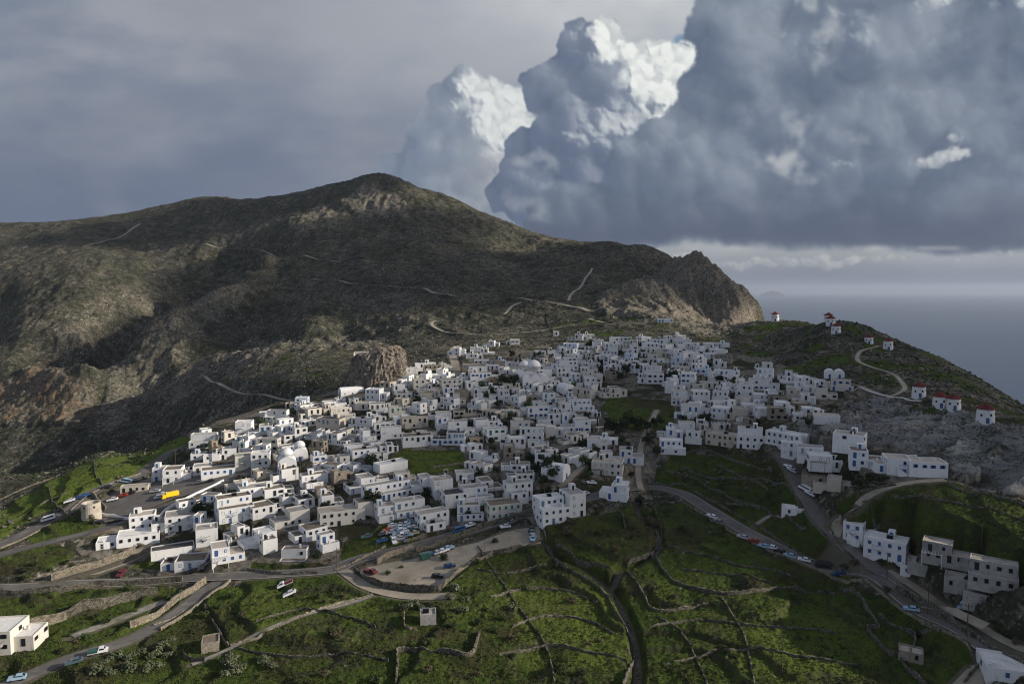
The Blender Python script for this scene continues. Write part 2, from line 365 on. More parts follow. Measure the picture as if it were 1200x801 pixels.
# fine relief everywhere that is not levelled
free = 1 - np.clip(FLAT, 0, 1)
fine = .16 * fbm(XX, YY, 2.6, 3, 101) + .35 * grass * fbm(XX, YY, 5.0, 3, 102) * (YY < 400)
tuft = np.clip(fbm(XX, YY, 1.5, 2, 103), 0, 1)
fine = fine + grass * (YY < 330) * .7 * tuft
shrub = sstep(.12, .45, fbm(XX, YY, 6.5, 3, 104))
SHR = shrub * far_w * (1 - crag)
fine = fine + far_w * (1.0 * shrub + .5 * crag * fbm(XX, YY, 4, 3, 105, .5, True))
lush_sunlit = np.maximum.reduce([blur(M(field_px[0], 1.5, 10, 12, 0, 430), 1), .8 * M(field_px[4], 1, 10, 12, 0, 430), .55 * M([(880,720),(960,700),(1040,760),(1000,800),(860,801)], 4, 16, 12, 0, 300), .5 * M([(600,690),(720,690),(740,790),(610,790)], 4, 16, 12, 0, 300), .5 * M([(250,690),(440,700),(430,760),(300,740)], 4, 16, 12, 0, 300)])  # lusher grass, plus sunlit patches of the fields painted in as brighter green
lush_sunlit = blur(lush_sunlit, 3)
bushy = (1 - lush_sunlit) * sstep(.18, .45, fbm(XX, YY, 9, 4, 106)) * (YY < 520) * (1 - vill * .6)
fine = fine + bushy * (.45 + .6 * (1 - grass)) * np.clip(fbm(XX, YY, 1.8, 3, 107) + .5, 0, 1)
HZ = HZ + free * fine

# ------------------------------------------------------------------ node helpers and materials
class T:
    def __init__(s, tree): s.t = tree; s.n = tree.nodes; s.l = tree.links
    def N(s, typ, ins=None, **kw):
        n = s.n.new(typ)
        for k, v in kw.items(): setattr(n, k, v)
        for k, v in (ins or {}).items():
            sock = n.inputs[k]
            if isinstance(v, bpy.types.NodeSocket): s.l.new(v, sock)
            else: sock.default_value = v
        return n
    def m(s, op, a, b=0.0, c=0.0, clamp=False):
        n = s.n.new('ShaderNodeMath'); n.operation = op; n.use_clamp = clamp
        for k, v in enumerate((a, b, c)):
            if isinstance(v, bpy.types.NodeSocket): s.l.new(v, n.inputs[k])
            else: n.inputs[k].default_value = v
        return n.outputs[0]
    def vm(s, op, a, b=(0, 0, 0), sc=1.0):
        n = s.n.new('ShaderNodeVectorMath'); n.operation = op
        for k, v in enumerate((a, b)):
            if isinstance(v, bpy.types.NodeSocket): s.l.new(v, n.inputs[k])
            else: n.inputs[k].default_value = v
        if isinstance(sc, bpy.types.NodeSocket): s.l.new(sc, n.inputs['Scale'])
        elif op == 'SCALE': n.inputs['Scale'].default_value = sc
        return n.outputs[1] if op in ('LENGTH', 'DISTANCE', 'DOT_PRODUCT') else n.outputs[0]
    def mix(s, f, a, b, mode='MIX'):
        n = s.n.new('ShaderNodeMix'); n.data_type = 'RGBA'; n.blend_type = mode; n.clamp_factor = True
        for k, v in ((0, f), (6, a), (7, b)):
            if isinstance(v, bpy.types.NodeSocket): s.l.new(v, n.inputs[k])
            elif k: n.inputs[k].default_value = (*v, 1) if len(v) == 3 else v
            else: n.inputs[k].default_value = v
        return n.outputs[2]
    def ss(s, a, b, x):          # smoothstep between a and b (a may exceed b)
        n = s.n.new('ShaderNodeMapRange'); n.interpolation_type = 'SMOOTHSTEP'
        lo, hi = (a, b) if a < b else (b, a)
        n.inputs['From Min'].default_value = lo; n.inputs['From Max'].default_value = hi
        n.inputs['To Min'].default_value = 0 if a < b else 1; n.inputs['To Max'].default_value = 1 if a < b else 0
        s.l.new(x, n.inputs['Value']); return n.outputs[0]
    def noise(s, vec, scale, detail=4, rough=.55, dist=0.0, col=False):
        n = s.N('ShaderNodeTexNoise', {'Vector': vec, 'Scale': scale, 'Detail': detail, 'Roughness': rough, 'Distortion': dist})
        return n.outputs[1] if col else n.outputs[0]
    def voro(s, vec, scale, feature='F1', out=0, rnd=1.0):
        n = s.N('ShaderNodeTexVoronoi', {'Vector': vec, 'Scale': scale, 'Randomness': rnd}, feature=feature)
        return n.outputs[out]
    def attr(s, name): return s.N('ShaderNodeAttribute', attribute_name=name).outputs['Fac']

MATS = {}
def material(name, fn):
    m = bpy.data.materials.new(name); m.use_nodes = True; t = T(m.node_tree); t.n.clear()
    out = t.n.new('ShaderNodeOutputMaterial'); b = t.n.new('ShaderNodeBsdfPrincipled')
    t.l.new(b.outputs[0], out.inputs[0]); b.inputs['Specular IOR Level'].default_value = .25
    b.inputs['Roughness'].default_value = .9
    fn(t, b); MATS[name] = m; return m
def setc(t, b, c):
    if isinstance(c, bpy.types.NodeSocket): t.l.new(c, b.inputs['Base Color'])
    else: b.inputs['Base Color'].default_value = (*c, 1)
def bump(t, b, h, dist=.1, strength=1.0):
    n = t.N('ShaderNodeBump', {'Strength': strength, 'Distance': dist, 'Height': h}); t.l.new(n.outputs[0], b.inputs['Normal'])

def m_ground(t, b):
    P = t.N('ShaderNodeNewGeometry').outputs['Position']
    gr, cr, oc, go, vi, lv, sh, bk = (t.attr(k) for k in ('grass', 'crag', 'outcrop', 'gorge', 'village', 'level', 'shrub', 'bank'))
    n1 = t.noise(P, .012, 6, .6); n2 = t.noise(P, .07, 6, .65); n3 = t.noise(P, .45, 5, .65); n4 = t.noise(P, 1.6, 4, .7)
    # dry scrub slope
    scrub = t.mix(t.ss(.38, .62, n2), (.044, .047, .033), (.088, .086, .066))
    scrub = t.mix(t.ss(.42, .64, n3), scrub, (.036, .040, .022))
    scrub = t.mix(t.m('MULTIPLY', t.ss(.45, .62, n1), .45), scrub, (.062, .052, .038))
    scrub = t.mix(t.m('MULTIPLY', sh, .7), scrub, (.022, .027, .014))
    # stones lying all over it
    v1 = t.voro(P, .55); st = t.m('ADD', t.m('MULTIPLY', n2, .55), t.m('MULTIPLY', n3, .45))
    stones = t.m('MULTIPLY', t.ss(.42, .18, v1), t.ss(.47, .62, st))
    rockc = t.mix(t.ss(.35, .7, n4), (.18, .158, .13), (.43, .385, .32))
    rockc = t.mix(t.ss(.3, .6, n3), t.mix(.5, rockc, (.08, .075, .065)), rockc)
    rockc = t.mix(t.m('MULTIPLY', go, t.ss(.38, .6, n2)), rockc, (.25, .165, .11))
    rockc = t.mix(t.m('MULTIPLY', oc, .8), rockc, t.mix(t.ss(.3, .65, n4), (.10, .10, .098), (.30, .295, .28)))
    sv = t.attr('strata'); ocr = t.mix(t.ss(.0, .35, sv), (.055, .06, .035), (.22, .215, .205)); ocr = t.mix(t.ss(.35, .9, t.m('ADD', sv, t.m('MULTIPLY', t.m('SUBTRACT', n3, .5), .9))), ocr, (.36, .35, .33)); sx_ = t.N('ShaderNodeSeparateXYZ', {0: P}); cs_ = t.m('ADD', t.m('MULTIPLY', sx_.outputs[0], .86), t.m('MULTIPLY', sx_.outputs[1], -.50)); ct_ = t.m('ADD', t.m('MULTIPLY', sx_.outputs[0], .50), t.m('MULTIPLY', sx_.outputs[1], .86)); wv_ = t.m('MULTIPLY', t.m('SUBTRACT', t.noise(P, .12, 4), .5), 9.0); cp_ = t.N('ShaderNodeCombineXYZ', {0: t.m('MULTIPLY', cs_, .11), 1: t.m('MULTIPLY', t.m('ADD', ct_, wv_), .42), 2: t.m('MULTIPLY', sx_.outputs[2], .55)}).outputs[0]; ce_ = t.voro(cp_, 1.0, 'DISTANCE_TO_EDGE'); cc_ = t.N('ShaderNodeSeparateColor', {0: t.voro(cp_, 1.0, 'F1', 1)}).outputs[0]; ocr = t.mix(t.m('MULTIPLY', cc_, .55), ocr, (.13, .13, .12)); ocr = t.mix(t.m('MULTIPLY', t.ss(.09, .0, ce_), t.m('MULTIPLY', t.ss(.42, .60, t.noise(P, .16, 5, .65)), .75)), ocr, (.035, .037, .026)); ocr = t.mix(t.ss(.55, .62, t.noise(cp_, 1.3, 6, .7)), ocr, (.045, .055, .024)); ocr = t.mix(t.m('MULTIPLY', t.ss(.5, .7, n4), .5), ocr, (.42, .41, .39));  rockc = t.mix(t.m('MULTIPLY', oc, .95), rockc, ocr)
    rockc = t.mix(t.m('MULTIPLY', t.attr('seam'), .8), rockc, (.030, .032, .022))
    lich = t.mix(t.ss(.5, .7, n3), rockc, (.07, .075, .045))
    base = t.mix(t.m('MULTIPLY', stones, .75), scrub, rockc)
    rk = t.m('ADD', t.noise(P, .085, 12, .78), t.m('MULTIPLY', t.m('SUBTRACT', n1, .5), .35))
    rk = t.m('ADD', rk, t.m('MULTIPLY', cr, .085))
    rf = t.m('ADD', t.noise(P, .42, 10, .8), t.m('MULTIPLY', t.m('SUBTRACT', rk, .5), .55))
    base = t.mix(t.m('MULTIPLY', t.ss(.535, .60, rf), .9), base, rockc)
    base = t.mix(t.m('MULTIPLY', t.ss(.47, .40, rk), .5), base, (.020, .022, .012))
    crm = t.m('ADD', cr, t.m('MULTIPLY', t.m('SUBTRACT', t.noise(P, .16, 6, .7), .5), 2.4))
    base = t.mix(t.m('MULTIPLY', t.ss(.55, .95, crm), .42), base, lich)
    base = t.mix(t.m('MULTIPLY', t.ss(.50, .44, t.noise(P, .30, 8, .78)), .55), base, (.018, .020, .012))
    ocm = t.m('ADD', oc, t.m('MULTIPLY', t.m('SUBTRACT', n3, .5), 1.6))
    # grass
    g1 = t.mix(t.ss(.35, .65, n2), (.034, .054, .012), (.078, .104, .022))
    g1 = t.mix(t.ss(.42, .62, n3), g1, (.050, .080, .013))
    g1 = t.mix(t.ss(.50, .72, n4), g1, (.110, .128, .032))
    g1 = t.mix(t.ss(.50, .63, t.noise(P, .035, 6, .7)), g1, (.054, .048, .024))
    g1 = t.mix(t.m('MULTIPLY', t.ss(.50, .60, t.noise(P, .22, 8, .75)), .55), g1, (.018, .024, .009))
    g1 = t.mix(t.m('MULTIPLY', sh, .8), g1, (.018, .024, .009))
    g1 = t.mix(t.m('MULTIPLY', t.attr('lush_sunlit'), t.ss(.30, .50, n3)), g1, t.mix(n2, (.080, .118, .017), (.122, .155, .030)))
    gm = t.m('ADD', gr, t.m('MULTIPLY', t.m('SUBTRACT', t.noise(P, .12, 6, .7), .5), 1.3))
    base = t.mix(t.ss(.42, .62, gm), base, g1)
    base = t.mix(t.m('MULTIPLY', t.m('MULTIPLY', bk, .75), t.ss(.4, .55, n3)), base, (.050, .044, .033))
    base = t.mix(t.m('MULTIPLY', t.ss(.35, .6, ocm), t.ss(.585, .50, t.noise(t.vm('MULTIPLY', P, (.5, 1, 1)), .07, 8, .72))), base, rockc)
    base = t.mix(t.m('MULTIPLY', t.ss(.55, .75, t.noise(P, .2, 3)), t.m('MULTIPLY', gr, t.ss(.25, .12, t.voro(P, .35)))), base, (.22, .21, .18))
    # trodden earth and paving between the houses
    vg = t.mix(t.ss(.4, .6, n3), (.11, .095, .075), (.21, .19, .16))
    vg = t.mix(t.ss(.47, .56, t.noise(P, .05, 5, .7)), vg, (.040, .040, .022))
    base = t.mix(t.m('MULTIPLY', t.ss(.35, .65, vi), t.ss(.75, .35, gr)), base, vg)
    base = t.mix(t.m('MULTIPLY', t.ss(.6, .95, lv), .8), base, t.mix(n3, (.10, .088, .065), (.17, .15, .12)))
    setc(t, b, base); b.inputs['Roughness'].default_value = .95; b.inputs['Specular IOR Level'].default_value = .1
    h = t.m('ADD', t.m('MULTIPLY', n4, .35), t.m('MULTIPLY', t.noise(P, .5, 6, .75), 1.3))
    bump(t, b, h, .9, .8)
material('ground', m_ground)

def speck(c1, c2, scale=1.0, c3=None, bmp=0.0, rough=.9, s3=.25):
    def f(t, b):
        P = t.N('ShaderNodeNewGeometry').outputs['Position']
        n = t.noise(P, scale, 5, .65)
        c = t.mix(t.ss(.35, .65, n), c1, c2)
        if c3: c = t.mix(t.ss(.52, .68, t.noise(P, scale * s3, 5, .6)), c, c3)
        setc(t, b, c); b.inputs['Roughness'].default_value = rough
        if bmp: bump(t, b, n, bmp, .8)
    return f
def plain(c, rough=.6, metal=0):
    def f(t, b):
        setc(t, b, c); b.inputs['Roughness'].default_value = rough; b.inputs['Metallic'].default_value = metal
    return f
def limewash(base, dirt=(.30, .275, .235), amt=.6):
    def f(t, b):
        P = t.N('ShaderNodeNewGeometry').outputs['Position']
        oi = t.N('ShaderNodeObjectInfo').outputs['Random']
        Pz = t.vm('MULTIPLY', P, (1, 1, .3))
        st = t.noise(Pz, .9, 5, .7)
        c = t.mix(t.m('MULTIPLY', t.ss(.5, .78, st), amt), base, dirt)
        c = t.mix(t.m('MULTIPLY', oi, .22), c, tuple(k * .8 for k in base))
        setc(t, b, c); bump(t, b, t.noise(P, 3, 4), .03, .6)
    return f
WALLS = {'white': (.71, .71, .70), 'bright white': (.77, .77, .77), 'cream': (.54, .49, .41), 'ivory': (.62, .59, .53), 'pale blue-white': (.58, .64, .72)}
for k_, c_ in WALLS.items(): material('wall ' + k_, limewash(c_))
material('wall bare stone', speck((.20, .175, .14), (.36, .31, .25), 2.2, (.15, .13, .10), .12))
material('wall grey render', speck((.30, .29, .275), (.40, .385, .36), 1.0, (.24, .23, .22), .03))
material('wall ochre', speck((.42, .31, .18), (.50, .39, .25), 1.2, (.36, .26, .15), .02))
material('roof grey', speck((.27, .255, .23), (.38, .36, .33), .9, (.19, .175, .15), .02))
material('roof brown', speck((.14, .115, .085), (.22, .18, .14), .9, (.10, .08, .06), .02))
material('roof beige', speck((.36, .32, .27), (.46, .42, .36), .9, (.28, .24, .19), .02))
material('roof white', speck((.62, .61, .58), (.74, .73, .70), .9, (.45, .43, .40), .02))
material('roof charcoal', speck((.055, .052, .05), (.085, .08, .075), .9, (.11, .10, .09), .02))
material('asphalt', speck((.105, .098, .09), (.14, .13, .118), .4, (.185, .17, .15), .01, .85, .22))
material('gravel', speck((.26, .225, .175), (.34, .30, .24), .3, (.19, .165, .125), .03))
material('dirt track', speck((.27, .24, .195), (.38, .345, .285), .3, (.20, .18, .145), .03))
material('path stone', speck((.20, .185, .15), (.34, .315, .27), .8, (.13, .13, .08), .03))
def stones_(c1, c2, c3, sc):
    def f(t, b):
        P = t.N('ShaderNodeNewGeometry').outputs['Position']; P2 = t.vm('MULTIPLY', P, (1, 1, 1.6))
        v = t.voro(P2, sc, 'F1', 1); d = t.voro(P2, sc, 'DISTANCE_TO_EDGE')
        c = t.mix(t.N('ShaderNodeSeparateColor', {0: v}).outputs[0], c1, c2); c = t.mix(t.ss(.10, .02, d), c, c3); c = t.mix(t.m('MULTIPLY', t.ss(.52, .64, t.noise(P, .6, 4)), .8), c, c3)
        setc(t, b, c); bump(t, b, t.ss(0, .15, d), .15, .8)
    return f
material('dry stone', stones_((.085, .078, .062), (.27, .25, .205), (.035, .035, .024), 2.4))
material('pale stone', stones_((.20, .172, .13), (.42, .37, .29), (.10, .088, .066), 2.4))
material('rock', speck((.085, .075, .062), (.25, .22, .185), .5, (.23, .165, .115), .8, .9, .3))
material('far land', plain((.03, .035, .045), .9))
material('mill stone', speck((.36, .32, .26), (.50, .46, .38), 1.6, (.28, .24, .19), .1))
material('line paint', plain((.62, .62, .58), .7))
for k_, c_ in {'blue': (.04, .11, .28), 'dark': (.018, .020, .024), 'green': (.03, .17, .10), 'brown': (.10, .055, .03), 'grey-blue': (.12, .20, .30), 'white trim': (.7, .7, .68), 'red': (.35, .03, .02)}.items(): material('paint ' + k_, plain(c_, .5))
material('glass dark', plain((.012, .015, .02), .12))
material('mill roof', speck((.10, .018, .016), (.17, .028, .024), 1.5, (.07, .016, .014), .03, .85))
material('metal grey', plain((.25, .25, .25), .45, .8))
material('wood pole', speck((.07, .05, .035), (.11, .08, .055), 3))
material('tyre', plain((.015, .015, .015), .8))
material('bark', speck((.05, .038, .026), (.10, .08, .06), 3, None, .05))
def foliage(c1, c2, c3):
    def f(t, b):
        P = t.N('ShaderNodeNewGeometry').outputs['Position']
        r = t.N('ShaderNodeObjectInfo').outputs['Random']
        c = t.mix(t.ss(.35, .65, t.noise(P, 1.4, 3)), c1, c2)
        c = t.mix(t.m('MULTIPLY', r, .6), c, c3)
        setc(t, b, c); b.inputs['Roughness'].default_value = .8
    return f
material('leaf dark', foliage((.018, .030, .012), (.035, .052, .018), (.028, .036, .018)))
material('leaf green', foliage((.035, .060, .016), (.06, .09, .025), (.05, .065, .022)))
material('leaf dry', foliage((.075, .065, .038), (.13, .11, .065), (.09, .075, .045)))
material('leaf cactus', foliage((.060, .080, .038), (.20, .21, .13), (.08, .10, .05)))
CARS = {'white': (.75, .76, .78), 'silver': (.42, .44, .47), 'grey': (.13, .14, .15), 'black': (.02, .02, .025), 'dark blue': (.02, .05, .14), 'blue': (.03, .11, .27), 'red': (.30, .035, .02), 'maroon': (.13, .02, .03), 'orange-red': (.60, .10, .03), 'light blue': (.30, .45, .58), 'green': (.025, .08, .07), 'yellow': (.80, .52, .02), 'teal': (.07, .12, .14), 'beige': (.45, .40, .30)}
for k_, c_ in CARS.items():
    def f(t, b, c_=c_):
        setc(t, b, c_); b.inputs['Roughness'].default_value = .3; b.inputs['Coat Weight'].default_value = .6; b.inputs['Coat Roughness'].default_value = .1
    material('car ' + k_, f)
# ------------------------------------------------------------------ mesh helpers
def link_mesh(name, verts, faces, mats, parent=None, midx=None, smooth=False):
    me = bpy.data.meshes.new(name); me.from_pydata([tuple(map(float, v)) for v in verts], [], [tuple(map(int, f)) for f in faces])
    for m in (mats if isinstance(mats, (list, tuple)) else [mats]): me.materials.append(MATS[m] if isinstance(m, str) else m)
    if midx is not None: me.polygons.foreach_set('material_index', np.array(midx, np.int32))
    if smooth: me.polygons.foreach_set('use_smooth', np.ones(len(me.polygons), bool))
    me.update()
    o = bpy.data.objects.new(name, me); COL.objects.link(o)
    if parent: o.parent = parent
    return o
def tag(o, label=None, cat=None, group=None, kind=None):
    if label: o['label'] = label
    if cat: o['category'] = cat
    if group: o['group'] = group
    if kind: o['kind'] = kind
    return o
def thing(name, loc, label, cat, group=None, rz=0.0):
    o = bpy.data.objects.new(name, None); COL.objects.link(o); o.empty_display_size = 1
    o.location = loc; o.rotation_euler = (0, 0, rz); return tag(o, label, cat, group)
class MB:
    def __init__(s): s.v = []; s.f = []; s.m = []
    def add(s, v, f, m=0):
        n = len(s.v); s.v += [tuple(p) for p in v]; s.f += [tuple(i + n for i in q) for q in f]; s.m += [m] * len(f); return s
    def box(s, x0, x1, y0, y1, z0, z1, m=0, bottom=True):
        v = [(x0, y0, z0), (x1, y0, z0), (x1, y1, z0), (x0, y1, z0), (x0, y0, z1), (x1, y0, z1), (x1, y1, z1), (x0, y1, z1)]
        f = [(0, 1, 5, 4), (1, 2, 6, 5), (2, 3, 7, 6), (3, 0, 4, 7), (4, 5, 6, 7)] + ([(3, 2, 1, 0)] if bottom else [])
        return s.add(v, f, m)
    def prism(s, pts, z0, z1, m=0):
        n = len(pts); v = [(x, y, z0) for x, y in pts] + [(x, y, z1) for x, y in pts]
        return s.add(v, [(i, (i + 1) % n, n + (i + 1) % n, n + i) for i in range(n)] + [tuple(range(n, 2 * n)), tuple(range(n - 1, -1, -1))], m)
    def lathe(s, prof, n=16, m=0, cx=0, cy=0):
        v = []; f = []
        for r, z in prof: v += [(cx + r * math.cos(2 * math.pi * k / n), cy + r * math.sin(2 * math.pi * k / n), z) for k in range(n)]
        for j in range(len(prof) - 1):
            for k in range(n): f.append((j * n + k, j * n + (k + 1) % n, (j + 1) * n + (k + 1) % n, (j + 1) * n + k))
        f.append(tuple(range((len(prof) - 1) * n, len(prof) * n))); f.append(tuple(range(n - 1, -1, -1)))
        return s.add(v, f, m)
    def tube(s, a, b, r0, r1=None, n=6, m=0):
        a, b = Vector(a), Vector(b); r1 = r0 if r1 is None else r1
        q = (b - a).to_track_quat('Z', 'Y'); v = []
        for p, r in ((a, r0), (b, r1)):
            v += [tuple(p + q @ Vector((r * math.cos(2 * math.pi * k / n), r * math.sin(2 * math.pi * k / n), 0))) for k in range(n)]
        return s.add(v, [(k, (k + 1) % n, n + (k + 1) % n, n + k) for k in range(n)] + [tuple(range(n, 2 * n)), tuple(range(n - 1, -1, -1))], m)
    def build(s, name, mats, parent=None, smooth=False): return link_mesh(name, s.v, s.f, mats, parent, s.m, smooth)
    def mesh(s, name, mats):
        o = s.build(name, mats); me = o.data; bpy.data.objects.remove(o); return me

def ribbon(P, z, w, lift=.0, off=0.0):
    d = np.gradient(P, axis=0); d /= np.linalg.norm(d, axis=1)[:, None] + 1e-9; nrm = np.stack([-d[:, 1], d[:, 0]], 1)
    L = P + nrm * (off + w / 2); Rr = P + nrm * (off - w / 2)
    v = []; f = []
    for i in range(len(P)): v += [(L[i, 0], L[i, 1], z[i] + lift), (Rr[i, 0], Rr[i, 1], z[i] + lift)]
    for i in range(len(P) - 1): f.append((2 * i, 2 * i + 1, 2 * i + 3, 2 * i + 2))
    return v, f
RM = {'road': 'asphalt', 'lane': 'gravel', 'path': 'path stone', 'track': 'dirt track'}
lift_k = 0
for P, z, w, kind in ROADS:
    lift_k += 1
    d = np.gradient(P, axis=0); d /= np.linalg.norm(d, axis=1)[:, None] + 1e-9
    v, f = ribbon(P, z, w, .004 * (lift_k % 9))
    o = link_mesh(kind, v, f, RM[kind]); o['kind'] = 'structure'
def bed(P, z, w, mat, name):
    v, f = ribbon(P, z, w, .05); o = link_mesh(name, v, f, mat); o['kind'] = 'structure'
for k_, (P, z) in enumerate(gully): bed(P, z, 1.0, 'dry stone', 'stream_bed')
for k_, (P, c, kind) in enumerate(YARDS):
    v = [(x, y, c[0] * x + c[1] * y + c[2] - .008 - .005 * k_) for x, y in P]
    o = link_mesh(kind, v, [tuple(range(len(v)))], 'gravel' if kind != 'village_square' else 'asphalt'); o['kind'] = 'structure'
# white edge lines along the main road
P, z, w, _k0 = ROADS[0]
for s in (-1, 1):
    v, f = ribbon(P, z, .14, .05, s * (w / 2 - .25)); link_mesh('road_markings', v, f, 'line paint')['kind'] = 'structure'
# ------------------------------------------------------------------ the clouded part of the sky, computed as radiance by direction
AZ0, AZ1, EL0, EL1 = R(-52), R(52), R(-2.0), R(46)
SW, SH = 1760, 812
def gblur(A, s):
    ky = np.fft.fftfreq(A.shape[0])[:, None]; kx = np.fft.rfftfreq(A.shape[1])[None]
    pad = int(3 * s) + 2; B = np.pad(A, pad, mode='edge')
    ky = np.fft.fftfreq(B.shape[0])[:, None]; kx = np.fft.rfftfreq(B.shape[1])[None]
    G_ = np.exp(-2 * np.pi ** 2 * s * s * (kx ** 2 + ky ** 2))
    return np.fft.irfft2(np.fft.rfft2(B) * G_, s=B.shape)[pad:-pad, pad:-pad]
def make_sky():
    az = np.linspace(AZ0, AZ1, SW)[None] + np.zeros((SH, 1)); el = np.linspace(EL0, EL1, SH)[:, None] + np.zeros((1, SW))
    dy = np.cos(el) * np.cos(az); dx = np.cos(el) * np.sin(az); dz = np.sin(el)
    X, Y = project(dx, dy, dz + ZC)
    rs = np.random.RandomState(5)
    XL, YL = X[::4, ::4], Y[::4, ::4]
    def up(A_):
        j = np.arange(SH) / 4.0; i = np.arange(SW) / 4.0; j0 = np.clip(j.astype(int), 0, A_.shape[0] - 2); i0 = np.clip(i.astype(int), 0, A_.shape[1] - 2)
        b = np.clip(j - j0, 0, 1)[:, None]; a = np.clip(i - i0, 0, 1)[None]
        R0 = A_[j0] * (1 - b) + A_[j0 + 1] * b
        return R0[:, i0] * (1 - a) + R0[:, i0 + 1] * a
    def n(wl, o=5, seed=0, sx=1.0, sy=1.0, gain=.5):
        wmin = min(wl / max(sx, sy), 1e9); k = 0; t = 0; a = 1.0; tot = 0; w_ = wl
        lo = 0; hi = 0
        for k in range(o):
            if w_ / max(sx, sy) > 22: lo = lo + a * pn(XL * sx / w_, YL * sy / w_, seed + k * 3)
            else: hi = hi + a * pn(X * sx / w_, Y * sy / w_, seed + k * 3)
            tot += a; a *= gain; w_ *= .5
            if w_ / max(sx, sy) < 2.2: break
        return ((up(lo) if not np.isscalar(lo) else 0) + hi) / tot
    def spot(x, y, rx, ry, p=1.0):
        return np.clip(1 - ((X + jx - x) / rx) ** 2 - ((Y + jy - y) / ry) ** 2, 0, 1) ** p
    jx = n(60, 5, 201) * 40; jy = n(60, 5, 202) * 40
    c3 = lambda r, g, b: np.array([r, g, b], float)
    def mix(a, b, f): return a + (b - a) * f[..., None]
    v = .5 + .9 * n(420, 5, 211, 1, 2.6) + .35 * n(110, 4, 213, 1, 2.4)
    img = mix(c3(118, 129, 156) + np.zeros(X.shape + (3,)), c3(147, 152, 171), sstep(.2, .8, v))
    # lower left clears to blue-grey
    img = mix(img, c3(97, 110, 143), sstep(80, 255, Y + 60 * n(260, 3, 215) + .10 * X) * sstep(560, 200, X) * .85)
    img = mix(img, c3(134, 140, 160), .5 * sstep(.0, .5, n(200, 4, 217, 1, 2.2)) * sstep(700, 300, X))
    tb = np.exp(-(((X - 730) / 230) ** 2 + ((Y + 10) / 105) ** 2))
    img = mix(img, c3(196, 199, 210), np.clip(tb * .95 * (1 + .35 * n(120, 4, 219, 1, 2)), 0, 1))
    tb = np.exp(-(((X - 480) / 130) ** 2 + ((Y - 70) / 60) ** 2)); img = mix(img, c3(158, 163, 180), tb * .6)
    img = mix(img, c3(96, 132, 184), np.clip(spot(820, 85, 26, 42, .7) * 1.3, 0, 1)); img = mix(img, c3(110, 140, 186), np.clip(spot(940, 14, 18, 34, .7) * 1.2, 0, 1))
    # air under the cloud base
    under = sstep(250, 288, Y) * sstep(560, 800, X)
    g = sstep(290, 342, Y)
    ucol = c3(158, 163, 176) + (c3(112, 121, 146) - c3(158, 163, 176)) * g[..., None]
    ucol = ucol + (n(140, 4, 221, 1, 3.5) * 16)[..., None]
    img = img * (1 - under[..., None]) + ucol * under[..., None]
    # ---- heaped clouds built from thousands of puffs
    def puffs(seeds, lv=3, n1=16, n2=9, up=.25, kr=(.26, .46), flat=1.0):
        H = np.full(X.shape, -1e3); H0 = np.full(X.shape, -1e3)
        pxw = X[SH // 2]; cols = pxw
        S_ = []
        def rec(x, y, r, z, l):
            S_.append((x, y, r, z, l))
            if l >= lv: return
            for _ in range(n1 if l == 0 else n2):
                a = rs.rand() * 2 * math.pi; q = rs.rand() ** .45 * .98
                ex, ey = math.cos(a) * q, math.sin(a) * q; ez = math.sqrt(max(0, 1 - q * q))
                rec(x + ex * r * .92, y + ey * r * .92 * flat, r * (kr[0] + (kr[1] - kr[0]) * rs.rand()), z + ez * r * .9, l + 1)
        for s in seeds: rec(s[0], s[1], s[2], s[3] if len(s) > 3 else 0, 0)
        # texel window of a puff: invert the az/el map by its centre
        for (x, y, r, z, l) in S_:
            if r < 1.0: continue
            a0, e0 = ang_(x, y); ppd = 800 * .95
            rr = (r * 1.5) / 700.0
            i0 = int((a0 - rr - AZ0) / (AZ1 - AZ0) * SW); i1 = int((a0 + rr - AZ0) / (AZ1 - AZ0) * SW) + 2
            j0 = int((e0 - rr - EL0) / (EL1 - EL0) * SH); j1 = int((e0 + rr - EL0) / (EL1 - EL0) * SH) + 2
            i0, j0 = max(0, i0), max(0, j0)
            if i1 <= i0 or j1 <= j0 or i0 >= SW or j0 >= SH: continue
            sl = (slice(j0, j1), slice(i0, i1))
            d2 = ((XW[sl] - x) ** 2 + ((YW[sl] - y) / flat) ** 2) / (r * r)
            h = np.where(d2 < 1, z + r * np.sqrt(np.maximum(0, 1 - d2)), -1e3)
            H[sl] = np.maximum(H[sl], h)
            if l == 0: H0[sl] = np.maximum(H0[sl], h)
        return H, H0
    def ang_(px, py):
        a, b = ray(px, py); L_ = math.sqrt(a * a + 1 + b * b); return math.atan2(a, 1), math.asin(b / L_)
    XW = X + n(26, 4, 231) * 8 + n(90, 3, 232) * 10; YW = Y + n(26, 4, 233) * 8 + n(90, 3, 234) * 10
    def layer(img, seeds, sh0, sh1, hi, Ldir, lm, edge=1.6, k=1.0, amb=.0, cut=None, rough=1.0, **kw):
        H, H0 = puffs(seeds, **kw)
        inside = (H > -500).astype(float)
        al = gblur(inside, edge)
        al = sstep(.18, .82, al + .35 * n(9, 4, 241) * (1 - np.abs(2 * al - 1)) * rough)
        if cut is not None: al = al * cut
        Hf = np.where(inside > 0, H, 0); w = gblur(inside, 1.3) + 1e-3
        Hs = gblur(Hf, 1.3) / w; w6 = gblur(inside, 7) + 1e-3; Hm = gblur(Hf, 7) / w6
        w2 = gblur(inside, 22) + 1e-3; Hl = gblur(Hf, 22) / w2
